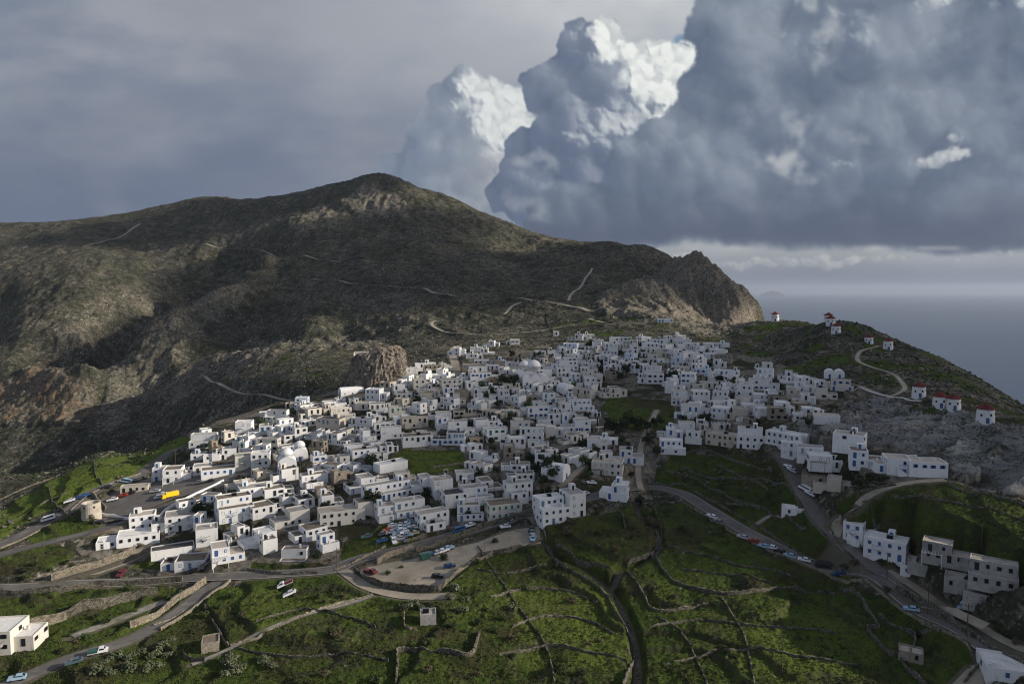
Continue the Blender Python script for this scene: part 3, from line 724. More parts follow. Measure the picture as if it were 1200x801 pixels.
        def lam(Hh, s):
            gy, gx = np.gradient(Hh); gx = gx / 1.15; gy = gy / 1.15     # texels -> photo pixels, up is +j
            nz = 1.0; nx, ny = -gx * s, -gy * s; q = np.sqrt(nx * nx + ny * ny + nz)
            return (nx * Ldir[0] + ny * Ldir[1] + nz * Ldir[2]) / q
        l = .46 * lam(Hs, 1.0) + .38 * lam(Hm, 1.3) + .40 * lam(Hl, 1.5)
        lit = sstep(.10, .80, l * k + amb + lm * .30 + .22 * n(55, 4, 246)) * np.clip(lm * 1.25 + .10, 0, 1)
        occ = sstep(-9, 5, Hs - Hm)                     # creases between the puffs
        shade = sstep(-.5, .7, .6 * lam(Hm, 1.0) + .5 * lam(Hl, 1.2) + n(80, 4, 245) * .35)
        c = mix(c3(*sh0) + np.zeros(X.shape + (3,)), c3(*sh1), shade)
        c = mix(c, c3(*hi), np.clip(lit * (.72 + .28 * occ), 0, 1))
        c = c * (.965 + .05 * occ)[..., None]
        return img * (1 - al[..., None]) + c * al[..., None], al
    A = sstep
    TOWER = [(545,132,44),(507,158,30),(585,128,30),(520,190,42),(560,185,50),(600,175,40),(612,120,16),(545,240,60),(610,230,50),(500,210,34),(478,196,16,-10),(455,195,14,-10)]
    MAIN = [(690,68,38),(655,98,34),(738,84,36),(762,62,17),(782,95,32),(640,110,22),(704,110,56),(760,118,50),(690,165,66),(642,190,44),(625,225,45),(750,190,72),(700,240,75),(655,262,50),(800,75,20),(808,60,12),(690,40,12),(720,44,14),(618,92,10)]
    GIANT = [(862,45,52),(838,72,24),(848,120,54),(826,165,58),(905,110,70),(790,215,78),(890,215,90),(985,55,60),(960,100,60),(1050,85,95),(1150,75,90),(1010,180,110),(1130,190,120),(1230,120,140),(760,262,60),(690,262,46),(900,262,70),(1040,262,80),(1200,250,90),(1350,150,180),(1550,180,200),(1010,20,50),(1110,35,60),(895,5,30),(865,-30,46),(1060,-60,90),(1200,-10,70),(1300,-60,120),(640,258,30),(1500,0,200)]
    LD = (.80, .58, .10)
    lm = np.clip(spot(578, 122, 62, 52) * 1.6 + .7 * spot(600, 185, 40, 45), 0, 1)
    img, a1 = layer(img, TOWER, (112, 126, 156), (148, 157, 176), (216, 219, 226), LD, lm, 3.6, 1.0, .0)
    # soft pale cloud bank low between the towers and the ridge
    bank_ = np.clip(spot(585, 232, 90, 46, .7) * 1.2, 0, 1) * sstep(-.25, .35, n(45, 5, 251))
    img = mix(img, c3(158, 160, 174), bank_ * .75)
    lowbank = np.clip(sstep(170, 205, Y + n(70, 4, 252) * 30) * sstep(445, 520, X + n(60, 4, 253) * 40) * sstep(690, 600, X), 0, 1)
    img = mix(img, c3(116, 128, 156), lowbank * .55 * sstep(-.3, .3, n(60, 5, 254)))
    lm = np.clip(spot(785, 88, 66, 62) * 1.7 + spot(712, 42, 50, 26) * 1.0 + spot(806, 105, 30, 50) * 1.0 + .45 * spot(715, 150, 70, 45), 0, 1)
    img, a2 = layer(img, MAIN, (92, 107, 140), (128, 139, 165), (230, 232, 236), LD, lm, 2.4, 1.05, .02, sstep(302, 286, Y + np.maximum(0, 700 - X) * .3))
    cut = sstep(297, 282, Y + n(150, 5, 255, 1, .35) * 16 + n(26, 4, 266) * 5)
    lm = np.clip(.5 * spot(985, 40, 60, 70) + spot(1150, -8, 130, 18), 0, 1)
    img, a3 = layer(img, GIANT, (93, 108, 138), (126, 138, 163), (208, 212, 220), LD, lm, 4.5, .8, 0, cut)
    f = n(150, 5, 257, 1, 1.5); img = mix(img, c3(134, 145, 170), a3 * sstep(.0, .5, f) * .6)
    f = n(300, 4, 267, 1, 1.8); img = mix(img, c3(146, 155, 176), a3 * sstep(.05, .5, f) * sstep(240, 120, Y) * .45); f = n(120, 5, 258, 1, 1.3); img = mix(img, c3(82, 97, 130), a3 * sstep(.05, .5, f) * .5)
    img = mix(img, c3(78, 90, 119), a3 * sstep(205, 282, Y + n(90, 4, 259, 1, 2) * 24) * .8)
    # torn bright gaps
    gn = n(22, 4, 261)
    for x, y, rx, ry, s in ((925,172,18,34,.9),(905,180,30,9,.7),(915,192,22,16,.9),(942,208,14,14,.7),(970,40,14,40,.8),(938,8,10,18,1.),(1006,168,16,5,.5),(632,190,26,10,.7),(618,238,30,16,.6)):
        m_ = np.clip(spot(x, y, rx * 1.3, ry * 1.3, .9) * 1.3, 0, 1) * sstep(-.45, .45, gn); img = mix(img, c3(176, 180, 192), gblur(m_, 1.6) * s * .75)
    PF = [(1092,186,8),(1104,184,9),(1116,183,10),(1128,184,8),(1136,184,5),(1080,187,6),(1068,188,4),(1112,162,5),(1120,161,6),(1127,162,4),(985,194,5),(975,195,4),(996,194,4),(1060,172,4),(1050,166,3)]
    img, _ = layer(img, PF, (140, 149, 170), (176, 181, 194), (196, 200, 209), LD, np.ones_like(X) * .6, 4.2, 1, .2, None, 1.5, lv=2, n1=10, n2=5, flat=.75)
    ST = [(x, 303 + rs.rand() * 8, 5 + 7 * rs.rand()) for x in np.linspace(770, 1000, 26)] + [(x, 300 + rs.rand() * 4, 3 + 3 * rs.rand()) for x in np.linspace(1000, 1300, 22)]
    img, _ = layer(img, ST, (138, 145, 163), (164, 168, 180), (190, 190, 192), LD, np.ones_like(X) * .55, 2.5, .8, .1, sstep(290, 296, Y), 1.5, lv=1, n1=6, flat=.5)
    gl = np.exp(-((Y - 291) / 3.0) ** 2) * sstep(760, 860, X) * sstep(-.2, .4, n(70, 4, 262, 1, .3)); img = mix(img, c3(205, 203, 202), gl * .4)
    hz_ = sstep(300, 340, Y); img = mix(img, c3(116, 125, 150), hz_ * .75 * sstep(700, 860, X))
    # far bands of showers and the sea's edge
    img = mix(img, c3(98, 108, 134), sstep(338, 352, Y) * .8)
    g_ = img.mean(2, keepdims=True); img = g_ + (img - g_) * .80; img = img * np.array([1.0, 1.005, .975]) + 3
    img = np.clip(img + n(5, 3, 263)[..., None] * 1.2, 0, 255) / 255
    return np.where(img > .04045, ((img + .055) / 1.055) ** 2.4, img / 12.92)
# ------------------------------------------------------------------ houses
REG = []           # every placed thing that still needs its label
def reg(o, px, py, cls, desc, own=None): REG.append([o, px, py, cls, desc, own])
OCC = []           # occupied plan: x, y, radius
def opening_mesh(w, h, frame, pane, door=False, shutters=None):
    b = MB(); e = .07
    b.box(-w / 2, w / 2, -.025, .03, 0, h, 1)
    for x0, x1, z0, z1 in ((-w / 2 - e, -w / 2 + .03, -e if not door else 0, h + e), (w / 2 - .03, w / 2 + e, -e if not door else 0, h + e), (-w / 2 + .03, w / 2 - .03, h - .03, h + e), (-w / 2 + .03, w / 2 - .03, -e, .04)):
        b.box(x0, x1, -.07, .02, z0, z1, 0)
    if not door: b.box(-.03, .03, -.05, .02, .04, h - .03, 0)
    else: b.box(-w / 2 + .12, w / 2 - .12, -.05, .02, .2, h * .48, 0); b.box(-w / 2 + .12, w / 2 - .12, -.05, .02, h * .54, h - .15, 0)
    if shutters:
        for s in (-1, 1): b.box(s * (w / 2 + .27) - .2, s * (w / 2 + .27) + .2, -.08, -.01, -.02, h + .02, 2)
    mats = ['paint ' + frame, pane] + (['paint ' + shutters] if shutters else [])
    return b.mesh('window', mats)
WIN = {}
def window_mesh(kind):
    if kind not in WIN:
        c, sh = kind
        WIN[kind] = opening_mesh(.78, 1.08, c, 'glass dark' if not (sh == 'closed') else 'paint ' + c, False, c if sh == 'open' else None)
    return WIN[kind]
DOOR = {}
def door_mesh(c):
    if c not in DOOR: DOOR[c] = opening_mesh(.95, 2.05, c, 'paint ' + c, True)
    return DOOR[c]
def link_data(name, me, parent, loc, rz=0, sc=(1, 1, 1)):
    o = bpy.data.objects.new(name, me); COL.objects.link(o); o.parent = parent; o.location = loc; o.rotation_euler = (0, 0, rz); o.scale = sc; return o
STO = 2.95
def pad(*a): _pad_fn(*a)
def house(px, py, w, d, st, yaw=0, form='box', wall='white', roof='roof grey', sh='blue', desc=None, own=None, cls='house', D=None, rng=None, dens=1.0, extras=(), name='house', shmode=None, pos=None):
    rg = rng or random.Random(int(px * 131 + py * 7919))
    p = pos or hit(px, py)
    if p is None: return None
    a = R(yaw); bx, by = -math.sin(a), math.cos(a)             # towards the back of the house
    cx, cy = (p[0] + bx * d / 2, p[1] + by * d / 2) if not pos else p[:2]
    ca, sa = math.cos(a), math.sin(a)
    cz = float(gz(cx, cy))
    cs = [gz(cx + ca * i - sa * j, cy + sa * i + ca * j) for i in (-w / 2, w / 2) for j in (-d / 2, d / 2)]
    fz = float(gz(cx - bx * (d / 2 + .3), cy - by * (d / 2 + .3))); z = fz + .35 * max(-1.5, min(2.5, cz - fz)); pad(cx, cy, w / 2 + .5, d / 2 + .5, a, z)
    lo = -1.6
    H = st * STO
    B = []; hw, hd = w / 2, d / 2
    if form == 'box': B = [(-hw, hw, -hd, hd, H)]
    elif form == 'stepL': B = [(-hw, hw, -hd, hd, H - STO), (-hw + .12, -hw + w * .55, -hd + .15, hd - .2, H)]
    elif form == 'stepR': B = [(-hw, hw, -hd, hd, H - STO), (hw - w * .55, hw - .12, -hd + .15, hd - .2, H)]
    elif form == 'stepB': B = [(-hw, hw, -hd, hd, H - STO), (-hw + .1, hw - .1, -hd + d * .4, hd - .1, H)]
    elif form == 'annexL': B = [(-hw + w * .32, hw, -hd, hd, H), (-hw, -hw + w * .34, -hd + d * .15, hd - .3, max(2.6, H - STO * .8))]
    elif form == 'annexR': B = [(-hw, hw - w * .32, -hd, hd, H), (hw - w * .34, hw, -hd + d * .15, hd - .3, max(2.6, H - STO * .8))]
    elif form == 'annexF': B = [(-hw, hw, -hd + d * .35, hd, H), (-hw + w * .1, hw - w * .25, -hd, -hd + d * .37, max(2.5, H - STO))]
    elif form == 'twin': B = [(-hw, 0.05, -hd, hd - d * .12, H), (-.05, hw, -hd + d * .14, hd, H - STO * (.35 + .4 * rg.random()))]
    elif form == 'tri': B = [(-hw, -w * .12, -hd + d * .1, hd - .2, H - STO * .9 if H > STO * 1.3 else H - .5), (-w * .14, w * .22, -hd, hd, H), (w * .2, hw, -hd + d * .25, hd - .4, max(2.5, H - STO * .5))]
    elif form == 'terr': B = [(-hw, hw, -hd, -hd + d * .36, H - STO), (-hw + .2, hw - w * .12, -hd + d * .34, hd, H)]
    label_shape = ''
    root = thing(name, (cx, cy, z), None, cls, None, a)
    wb = MB(); rb = MB(); cw = 'wall ' + wall
    for bi, (x0, x1, y0, y1, h) in enumerate(B):
        j = lambda s=.11: rg.uniform(-s, s)
        t_ = .22; rz_ = h - .38 + .003 * bi
        q = [(x0 + j(), y0 + j()), (x1 + j(), y0 + j()), (x1 + j(), y1 + j()), (x0 + j(), y1 + j())]
        qi = [(q[0][0] + t_, q[0][1] + t_), (q[1][0] - t_, q[1][1] + t_), (q[2][0] - t_, q[2][1] - t_), (q[3][0] + t_, q[3][1] - t_)]
        hh = [h + j(.09) for _ in range(4)]
        v = [(x, y, lo) for x, y in q] + [(q[k][0], q[k][1], hh[k]) for k in range(4)] + [(qi[k][0], qi[k][1], hh[k]) for k in range(4)] + [(x, y, rz_ - .1) for x, y in qi]
        f = []
        for k in range(4):
            n_ = (k + 1) % 4
            f += [(k, n_, 4 + n_, 4 + k), (4 + k, 4 + n_, 8 + n_, 8 + k), (8 + k, 8 + n_, 12 + n_, 12 + k)]
        wb.add(v, f)
        rb.add([(x, y, rz_) for x, y in qi] , [(0, 1, 2, 3)])
        rb.add([(qi[k][0] + (.25 if k in (0, 3) else -.25), qi[k][1] + (.25 if k < 2 else -.25), rz_ + .05) for k in range(4)], [(0, 1, 2, 3)])
    wb.build('wall', cw, root); ro = rb.build('roof', roof, root)
    # openings
    kind = (sh, shmode or rg.choice(['plain', 'plain', 'closed', 'open']))
    wm = window_mesh(kind); dm = door_mesh(sh)
    ins = lambda x, y, zz, me_: any(k != me_ and B[k][0] - .15 < x < B[k][1] + .15 and B[k][2] - .15 < y < B[k][3] + .15 and zz < B[k][4] + .2 for k in range(len(B)))
    nd = 0
    for bi, (x0, x1, y0, y1, h) in enumerate(B):
        ns = max(1, int((h + .5) / STO))
        base0 = 0.0
        for face in ('F', 'R', 'L'):
            Lf = (x1 - x0) if face == 'F' else (y1 - y0)
            n_ = int((Lf - .8) / 2.35)
            if n_ < 1: n_ = 1 if Lf > 1.9 else 0
            for s_ in range(ns):
                zb = h - STO * (ns - s_) + .05 if ns > 1 or s_ else max(0, h - STO) + .05
                if zb < -.3 or zb + 2.3 > h: continue
                for k in range(n_):
                    if rg.random() > (.80 if face == 'F' else .55) * dens: continue
                    u = (k + .5) / n_ * Lf * .94 + Lf * .03 + rg.uniform(-.12, .12)
                    if face == 'F': x, y, r = x0 + u, y0 - .03, 0
                    elif face == 'R': x, y, r = x1 + .03, y0 + u, math.pi / 2
                    else: x, y, r = x0 - .03, y1 - u, -math.pi / 2
                    isdoor = (s_ == 0 and nd < 2 and face != 'L' and rg.random() < .35) or (bi > 0 and s_ == ns - 1 and face == 'F' and k == 0)
                    zc = zb + (.02 if isdoor else .95)
                    ox, oy = (0, -.3) if face == 'F' else ((.3, 0) if face == 'R' else (-.3, 0))
                    if ins(x + ox, y + oy, zc + .6, bi): continue
                    if isdoor: link_data('door', dm, root, (x, y, zc), r); nd += 1
                    else:
                        sc_ = rg.choice([1, 1, .85, 1.1])
                        o_ = link_data('window', wm, root, (x, y, zc), r, (sc_, 1, rg.choice([1, 1, .9])))
    if rg.random() < .42 and cls == 'house':
        x0, x1, y0, y1, h = B[rg.randrange(len(B))]
        if x1 - x0 > 4 and y1 - y0 > 3.8:
            sb_ = MB(); u_ = rg.uniform(x0 + .4, x1 - 3.0); v_ = y1 - 2.6; hh_ = h + rg.uniform(1.4, 2.0); sb_.box(u_, u_ + rg.uniform(1.9, 2.6), v_, y1 - .3, h - .45, hh_)
            so_ = sb_.build('stair_head', cw, ro); link_data('door', dm, so_, (u_ + .95, v_ - .03, h - .36), 0, (.75, 1, .8))
    # chimneys, tanks
    if rg.random() < .6 or 'chimney' in extras:
        x0, x1, y0, y1, h = B[rg.randrange(len(B))]
        cbm = MB(); xx = rg.uniform(x0 + .7, x1 - .7); yy = rg.uniform(y0 + .7, y1 - .7)
        cbm.box(xx - .28, xx + .28, yy - .28, yy + .28, h - .45, h + .75); cbm.box(xx - .36, xx + .36, yy - .36, yy + .36, h + .75, h + .87); cbm.build('chimney', cw, ro)
    if rg.random() < .15 or 'tank' in extras:
        x0, x1, y0, y1, h = B[-1]; tb = MB(); xx = (x0 + x1) / 2 + rg.uniform(-1, 1) * (x1 - x0) * .2; yy = (y0 + y1) / 2
        tb.add([(xx - .9, yy - .6, h - .30), (xx + .9, yy - .6, h - .30), (xx + .9, yy + .5, h + .55), (xx - .9, yy + .5, h + .55)], [(0, 1, 2, 3), (3, 2, 1, 0)], 0)
        tb.tube((xx - 1, yy + .6, h + .65), (xx + 1, yy + .6, h + .65), .26, n=8, m=1); tb.box(xx - .9, xx - .8, yy + .5, yy + .6, h - .4, h + .6, 1); tb.box(xx + .8, xx + .9, yy + .5, yy + .6, h - .4, h + .6, 1)
        tb.build('solar_heater', ['glass dark', 'metal grey'], ro)
    if 'balcony' in extras or (rg.random() < .14 and st >= 2):
        x0, x1, y0, y1, h = B[0]; bb = MB(); xb = (x0 + x1) / 2 + rg.uniform(-.2, .2) * (x1 - x0); zb = STO
        if h > zb + 2:
            bb.box(xb - 1.4, xb + 1.4, y0 - 1.1, y0 - .02, zb - .15, zb, 0)
            for k in range(12): bb.box(xb - 1.38 + k * .248, xb - 1.34 + k * .248, y0 - 1.09, y0 - 1.05, zb, zb + .95, 1)
            bb.box(xb - 1.4, xb + 1.4, y0 - 1.1, y0 - 1.04, zb + .95, zb + 1.02, 1)
            for s in (-1, 1): bb.box(xb + s * 1.37 - .03, xb + s * 1.37 + .03, y0 - 1.05, y0 - .02, zb + .95, zb + 1.02, 1)
            bb.build('balcony', [cw, 'paint ' + sh], root)
    if 'stair' in extras or (rg.random() < .10 and st >= 2):
        x0, x1, y0, y1, h = B[0]; sb = MB(); n_ = 13
        for k in range(n_): sb.box(x1 - .6 - (k + 1) * .30 + .001 * k, x1 - .6 - k * .30, y0 - 1.05, y0 - .02, lo + .002 * k, STO * (k + 1) / n_ - .02)
        sb.build('outer_stair', cw, root)
    if 'pergola' in extras or rg.random() < .08:
        x0, x1, y0, y1, h = B[0]; pb = MB(); zt = 2.5; ww = min(5, (x1 - x0) * .6); xa = x0 + .3
        for s in (0, 1): pb.box(xa + s * ww - .08, xa + s * ww + .08, y0 - 2.4, y0 - 2.24, lo, zt)
        pb.box(xa - .2, xa + ww + .2, y0 - 2.45, y0 - 2.2, zt, zt + .15)
        for k in range(7): pb.box(xa + k * ww / 6 - .05, xa + k * ww / 6 + .05, y0 - 2.6, y0 - .02, zt + .15, zt + .25)
        pb.build('pergola', 'paint white trim' if rg.random() < .5 else 'bark', root)
    fl = {1: 'single-storey', 2: 'two-storey', 3: 'three-storey'}.get(int(round(st)), 'tall')
    if desc is None:
        small = 'small ' if w * d < 50 else ('long ' if w > 1.8 * d else '')
        wcol = {'white': 'white', 'bright white': 'bright white', 'cream': 'cream', 'ivory': 'off-white', 'pale blue-white': 'pale blue', 'bare stone': 'bare stone', 'grey render': 'grey', 'ochre': 'ochre'}[wall]
        desc = f"{fl} {small}{wcol} house, {roof.replace('roof ', '')} roof"
    qx, qy = project(cx, cy, z + H * .5)
    reg(root, qx, qy, 'house', desc, own)
    OCC.append((cx, cy, w / 2, d / 2, a))
    return root

def vault_chapel(px, py, w, d, yaw, n=1, own=None, wall='bright white', h=2.6, dome=False, bell=True, D=None):
    p = hit(px, py); a = R(yaw); cx, cy = p[0] - math.sin(a) * d / 2, p[1] + math.cos(a) * d / 2; z = float(gz(p[0], p[1]))
    root = thing('chapel', (cx, cy, z), None, 'chapel', None, a); b = MB(); rf = MB(); cw = 'wall ' + wall
    bw = w / n
    for k in range(n):
        x0 = -w / 2 + k * bw; x1 = x0 + bw - (.02 if k < n - 1 else 0); r = (x1 - x0) / 2; xc = (x0 + x1) / 2; N_ = 12
        prof = [(xc + r * math.cos(math.pi * i / N_), h + r * .85 * math.sin(math.pi * i / N_)) for i in range(N_ + 1)]
        prof = [(x1, -2.5)] + prof + [(x0, -2.5)]
        m = len(prof)
        b.add([(x, -d / 2, zz) for x, zz in prof], [tuple(range(m))][::-1]); b.add([(x, d / 2, zz) for x, zz in prof], [tuple(range(m - 1, -1, -1))])
        for i in (0, m - 2): b.add([(prof[i][0], -d / 2, prof[i][1]), (prof[i + 1][0], -d / 2, prof[i + 1][1]), (prof[i + 1][0], d / 2, prof[i + 1][1]), (prof[i][0], d / 2, prof[i][1])], [(0, 1, 2, 3)])
        for i in range(1, m - 2): rf.add([(prof[i][0], -d / 2, prof[i][1]), (prof[i + 1][0], -d / 2, prof[i + 1][1]), (prof[i + 1][0], d / 2, prof[i + 1][1]), (prof[i][0], d / 2, prof[i][1])], [(0, 1, 2, 3)])
    b.build('wall', cw, root); ro = rf.build('vaulted_roof', cw, root, True)
    for k in range(n): link_data('door', door_mesh('blue'), root, (-w / 2 + (k + .5) * bw, -d / 2 - .03, .02))
    for k in range(max(1, int(d / 4))): link_data('window', window_mesh(('blue', 'plain')), root, (w / 2 + .03, -d / 2 + (k + .5) * d / max(1, int(d / 4)), 1.2), math.pi / 2, (.6, 1, .7))
    if dome:
        dm = MB(); R_ = min(w, d) * .34; prof = [(R_, h + w * .25), (R_, h + w * .25 + R_ * .7)] + [(R_ * math.cos(t) * 1.04, h + w * .25 + R_ * .7 + R_ * math.sin(t)) for t in [math.pi / 2 * i / 8 for i in range(8)]] + [(.05, h + w * .25 + R_ * 1.7)]
        dm.lathe(prof, 20); do = dm.build('dome', cw, root, True)
        cr = MB(); zt = h + w * .25 + R_ * 1.7; cr.box(-.04, .04, -.04, .04, zt, zt + .9); cr.box(-.25, .25, -.035, .035, zt + .5, zt + .58); cr.build('cross', 'paint white trim', do)
    if bell:
        bg_ = MB(); zt = h + bw * .4; y_ = -d / 2 + .3
        bg_.box(-.7, -.42, y_ - .25, y_ + .25, zt - .6, zt + 1.2); bg_.box(.42, .7, y_ - .25, y_ + .25, zt - .6, zt + 1.2); bg_.box(-.75, .75, y_ - .27, y_ + .27, zt + 1.2, zt + 1.5); bg_.box(-.4, .4, y_ - .2, y_ + .2, zt + 1.5, zt + 1.75)
        bo = bg_.build('bell_gable', cw, root); bl = MB(); bl.lathe([(.22, zt + .55), (.17, zt + .75), (.12, zt + 1.0), (.03, zt + 1.1)], 10, cy=y_); bl.build('bell', 'metal grey', bo)
    qx, qy = project(cx, cy, z + 2); reg(root, qx, qy, 'chapel', 'white vaulted chapel' + (' with round dome' if dome else ''), own)
    OCC.append((cx, cy, w / 2, d / 2, a)); return root

def _pad_fn(cx, cy, hw, hd, a, z, blend=2.2):
    r = math.hypot(hw, hd) + blend + .5
    j0 = int((math.log(max(96, cy - r)) - V0) / (V1 - V0) * (NV - 1)); j1 = int((math.log(cy + r) - V0) / (V1 - V0) * (NV - 1)) + 2
    i0 = max(0, int(((cx - r) / (cy - r if cx < 0 else cy + r) - U0) / (U1 - U0) * (NU - 1))); i1 = min(NU, int(((cx + r) / (cy + r if cx < 0 else cy - r) - U0) / (U1 - U0) * (NU - 1)) + 2)
    sl = (slice(max(0, j0), j1), slice(i0, i1)); dx, dy = XX[sl] - cx, YY[sl] - cy
    lx = np.abs(dx * math.cos(a) + dy * math.sin(a)) - hw; ly = np.abs(-dx * math.sin(a) + dy * math.cos(a)) - hd
    dd = np.maximum(0, np.hypot(np.maximum(lx, 0), np.maximum(ly, 0))); w_ = 1 - sstep(0, blend, dd)
    fl = FLAT[sl]; w_ = w_ * (1 - np.clip(fl * 1.4, 0, 1)); HZ[sl] = HZ[sl] * (1 - w_) + (z - ZC - .05) * w_
H_ = house
# hand placed: left, by the square and the main road
GRP = []
def LM(o, phrase): GRP.append((o, phrase)); return o       # a landmark others are described by
hall = LM(H_(150, 642, 21, 9, 1.35, 24, 'annexL', 'bright white', 'roof white', 'dark', own='long low white village hall with arched windows and white roof above the lane', dens=1.3, shmode='plain', extras=('chimney',)), 'long village hall')
H_(167, 622, 9, 7, 2, 24, 'box', 'bright white', 'roof beige', 'dark', own='square upper white block with three windows rising behind the long village hall', dens=1.4, shmode='plain')
H_(203, 624, 15, 9, 2, 24, 'annexL', 'white', 'roof grey', 'dark', own='two-storey white school building with rows of arched windows below the white parapet road', dens=1.4, shmode='plain')
LM(H_(203, 654, 14, 6, 1.2, 28, 'box', 'white', 'roof charcoal', 'dark', own='low white house under a long dark charcoal roof', dens=.4), 'dark-roofed house')
LM(H_(214, 670, 15, 8, 1.15, 12, 'annexL', 'white', 'roof brown', 'blue', own='single-storey white roadside house with earth roof and blue windows beside the junction', dens=1.0, shmode='closed', extras=('tank',)), 'roadside house with earth roof')
H_(243, 640, 7.5, 7, 2.2, 24, 'box', 'white', 'roof grey', 'dark', own='plain white windowless tower-like house rising behind the earth-roofed roadside house', dens=.15, extras=('chimney',))
H_(268, 660, 11, 8, 2, 28, 'stepL', 'bright white', 'roof beige', 'blue', own='white stepped house with small blue windows at the corner of the climbing lane', shmode='closed')
H_(306, 640, 12, 8, 1.5, 40, 'stepR', 'bright white', 'roof white', 'blue', own='white wedge-shaped house with two bright blue windows above the lane', shmode='closed')
LM(H_(342, 658, 9, 7, 1.1, 2, 'stepB', 'white', 'roof brown', 'dark', own='grey-white roadside box house with brown sunken roof on the green verge', dens=.7, shmode='plain'), 'box house on the verge')
H_(366, 634, 12, 8, 1.5, 38, 'annexL', 'bright white', 'roof brown', 'dark', shmode='plain', own='white house with broad brown roof behind the box house on the verge')
LM(H_(388, 646, 6.5, 6, 2, 38, 'terr', 'bright white', 'roof grey', 'blue', own='small white cube house with bright blue balcony above the main road', extras=('balcony',)), 'cube house with blue balcony')
LM(H_(278, 612, 13, 11, 2.9, 32, 'stepB', 'white', 'roof brown', 'blue', own='three-storey white house with blue balconies and blue outer stair rails', extras=('balcony', 'stair'), shmode='closed'), 'blue-balcony house')
H_(316, 606, 13, 8, 1.6, 40, 'annexR', 'white', 'roof brown', 'dark'); H_(352, 598, 12, 8, 1.4, 35, 'stepR', 'white', 'roof charcoal', 'dark')
LM(H_(402, 616, 17, 8, 1.9, 22, 'box', 'ivory', 'roof beige', 'dark', own='long off-white two-storey block with plain dark windows above the scrapyard', dens=.85, shmode='plain'), 'long off-white block')
H_(436, 603, 11, 7, 1.8, 28, 'annexR', 'ivory', 'roof brown', 'dark'); H_(458, 612, 9, 8, 1.9, 26, 'terr', 'white', 'roof beige', 'grey-blue', extras=('balcony',))
H_(486, 606, 14, 9, 1.9, 28, 'terr', 'white', 'roof beige', 'grey-blue', extras=('balcony', 'stair'))
LM(H_(514, 622, 12, 9, 2, 30, 'annexF', 'bright white', 'roof beige', 'dark', own='two-storey white house with balconies standing right on the main road above parked blue van', extras=('balcony', 'tank'), dens=1.2), 'white roadside guesthouse')
H_(462, 585, 22, 8, 2, 34, 'terr', 'bright white', 'roof grey', 'blue', own='long white terrace of rooms with blue and purple doors behind the palm', extras=('balcony',), dens=1.2)
H_(425, 578, 11, 9, 2, 30, 'stepR', 'white', 'roof grey', 'blue'); H_(500, 577, 12, 8, 2, 25, 'tri', 'white', 'roof grey', 'dark'); H_(520, 582, 8, 7, 2.4, 25, 'box', 'white', 'roof beige', 'dark', dens=.5)
H_(536, 595, 10, 8, 1.9, 22, 'box', 'white', 'roof charcoal', 'dark'); H_(562, 592, 12, 9, 2.1, 20, 'terr', 'white', 'roof grey', 'blue', extras=('balcony',))
LM(H_(593, 608, 13, 8, 2, 17, 'box', 'ivory', 'roof brown', 'green', own='two-storey off-white house with green shutters beside the main road', extras=('balcony',), dens=1.3, shmode='closed'), 'green-shuttered house')
H_(612, 592, 11, 9, 2.6, 17, 'annexF', 'white', 'roof grey', 'dark', own='tall white house with arched stone terrace beside the green-shuttered house'); H_(577, 577, 10, 8, 1.5, 20, 'stepL', 'white', 'roof brown', 'dark')
LM(H_(653, 614, 12, 10, 3, 22, 'terr', 'bright white', 'roof white', 'grey-blue', own='tall three-storey white house with blue-railed upper terrace standing alone below the road', dens=1.25, extras=('tank',)), 'tall three-storey house')
H_(677, 606, 7, 9, 3, 22, 'box', 'white', 'roof grey', 'dark', own='narrow three-storey white annex joined to the tall house below the road', dens=1.0)
LM(H_(718, 588, 11, 8, 2.2, -18, 'stepR', 'bright white', 'roof white', 'blue', own='white house with sweeping stepped wall at the start of the right-hand road', dens=.5), 'white house at the bend')
vault_chapel(664, 560, 8, 10, 62, 1, own='pale vaulted white chapel without dome among trees above the road', bell=False)
LM(H_(711, 557, 13, 8, 1.9, -14, 'box', 'ivory', 'roof beige', 'dark', own='two-storey off-white house with wide windows and arcade above the green garden', dens=1.2, extras=('pergola',)), 'off-white arcade house')
H_(740, 544, 11, 8, 2, -10, 'stepL', 'white', 'roof grey', 'blue', extras=('tank',)); H_(700, 530, 9, 7, 2, -5, 'annexR', 'white', 'roof beige', 'dark'); H_(673, 520, 11, 7, 1.4, 30, 'tri', 'ivory', 'roof brown', 'dark'); H_(643, 535, 11, 7, 1.2, 25, 'annexR', 'white', 'roof brown', 'dark')
H_(676, 507, 14, 8, 2, 5, 'stepR', 'white', 'roof beige', 'blue'); 
# by the square
LM(H_(207, 565, 11, 8, 2, 15, 'annexR', 'bright white', 'roof brown', 'dark', own='two-storey white house with tiled terrace on the corner of the square beside the green field', extras=('pergola',)), 'corner house on the square')
H_(187, 563, 6, 6, 1.9, 15, 'box', 'white', 'roof grey', 'blue'); H_(256, 559, 14, 7, 1.25, 22, 'box', 'bright white', 'roof brown', 'blue', own='single-storey white cafe with blue doors facing the upper end of the square', dens=1.3, shmode='closed'); H_(232, 557, 11, 7, 1.4, 20, 'annexL', 'white', 'roof grey', 'brown')
H_(287, 550, 8, 7, 2, 25, 'box', 'ivory', 'roof grey', 'green', own='two-storey off-white house with green balcony behind the square', extras=('balcony',)); H_(305, 548, 8, 7, 2.2, 15, 'box', 'white', 'roof white', 'dark', extras=('balcony',))
LM(H_(236, 526, 12, 8, 2.2, 8, 'stepB', 'white', 'roof grey', 'grey-blue', own='isolated two-storey grey-white house at the top end of the bright green field'), 'house above the green field')
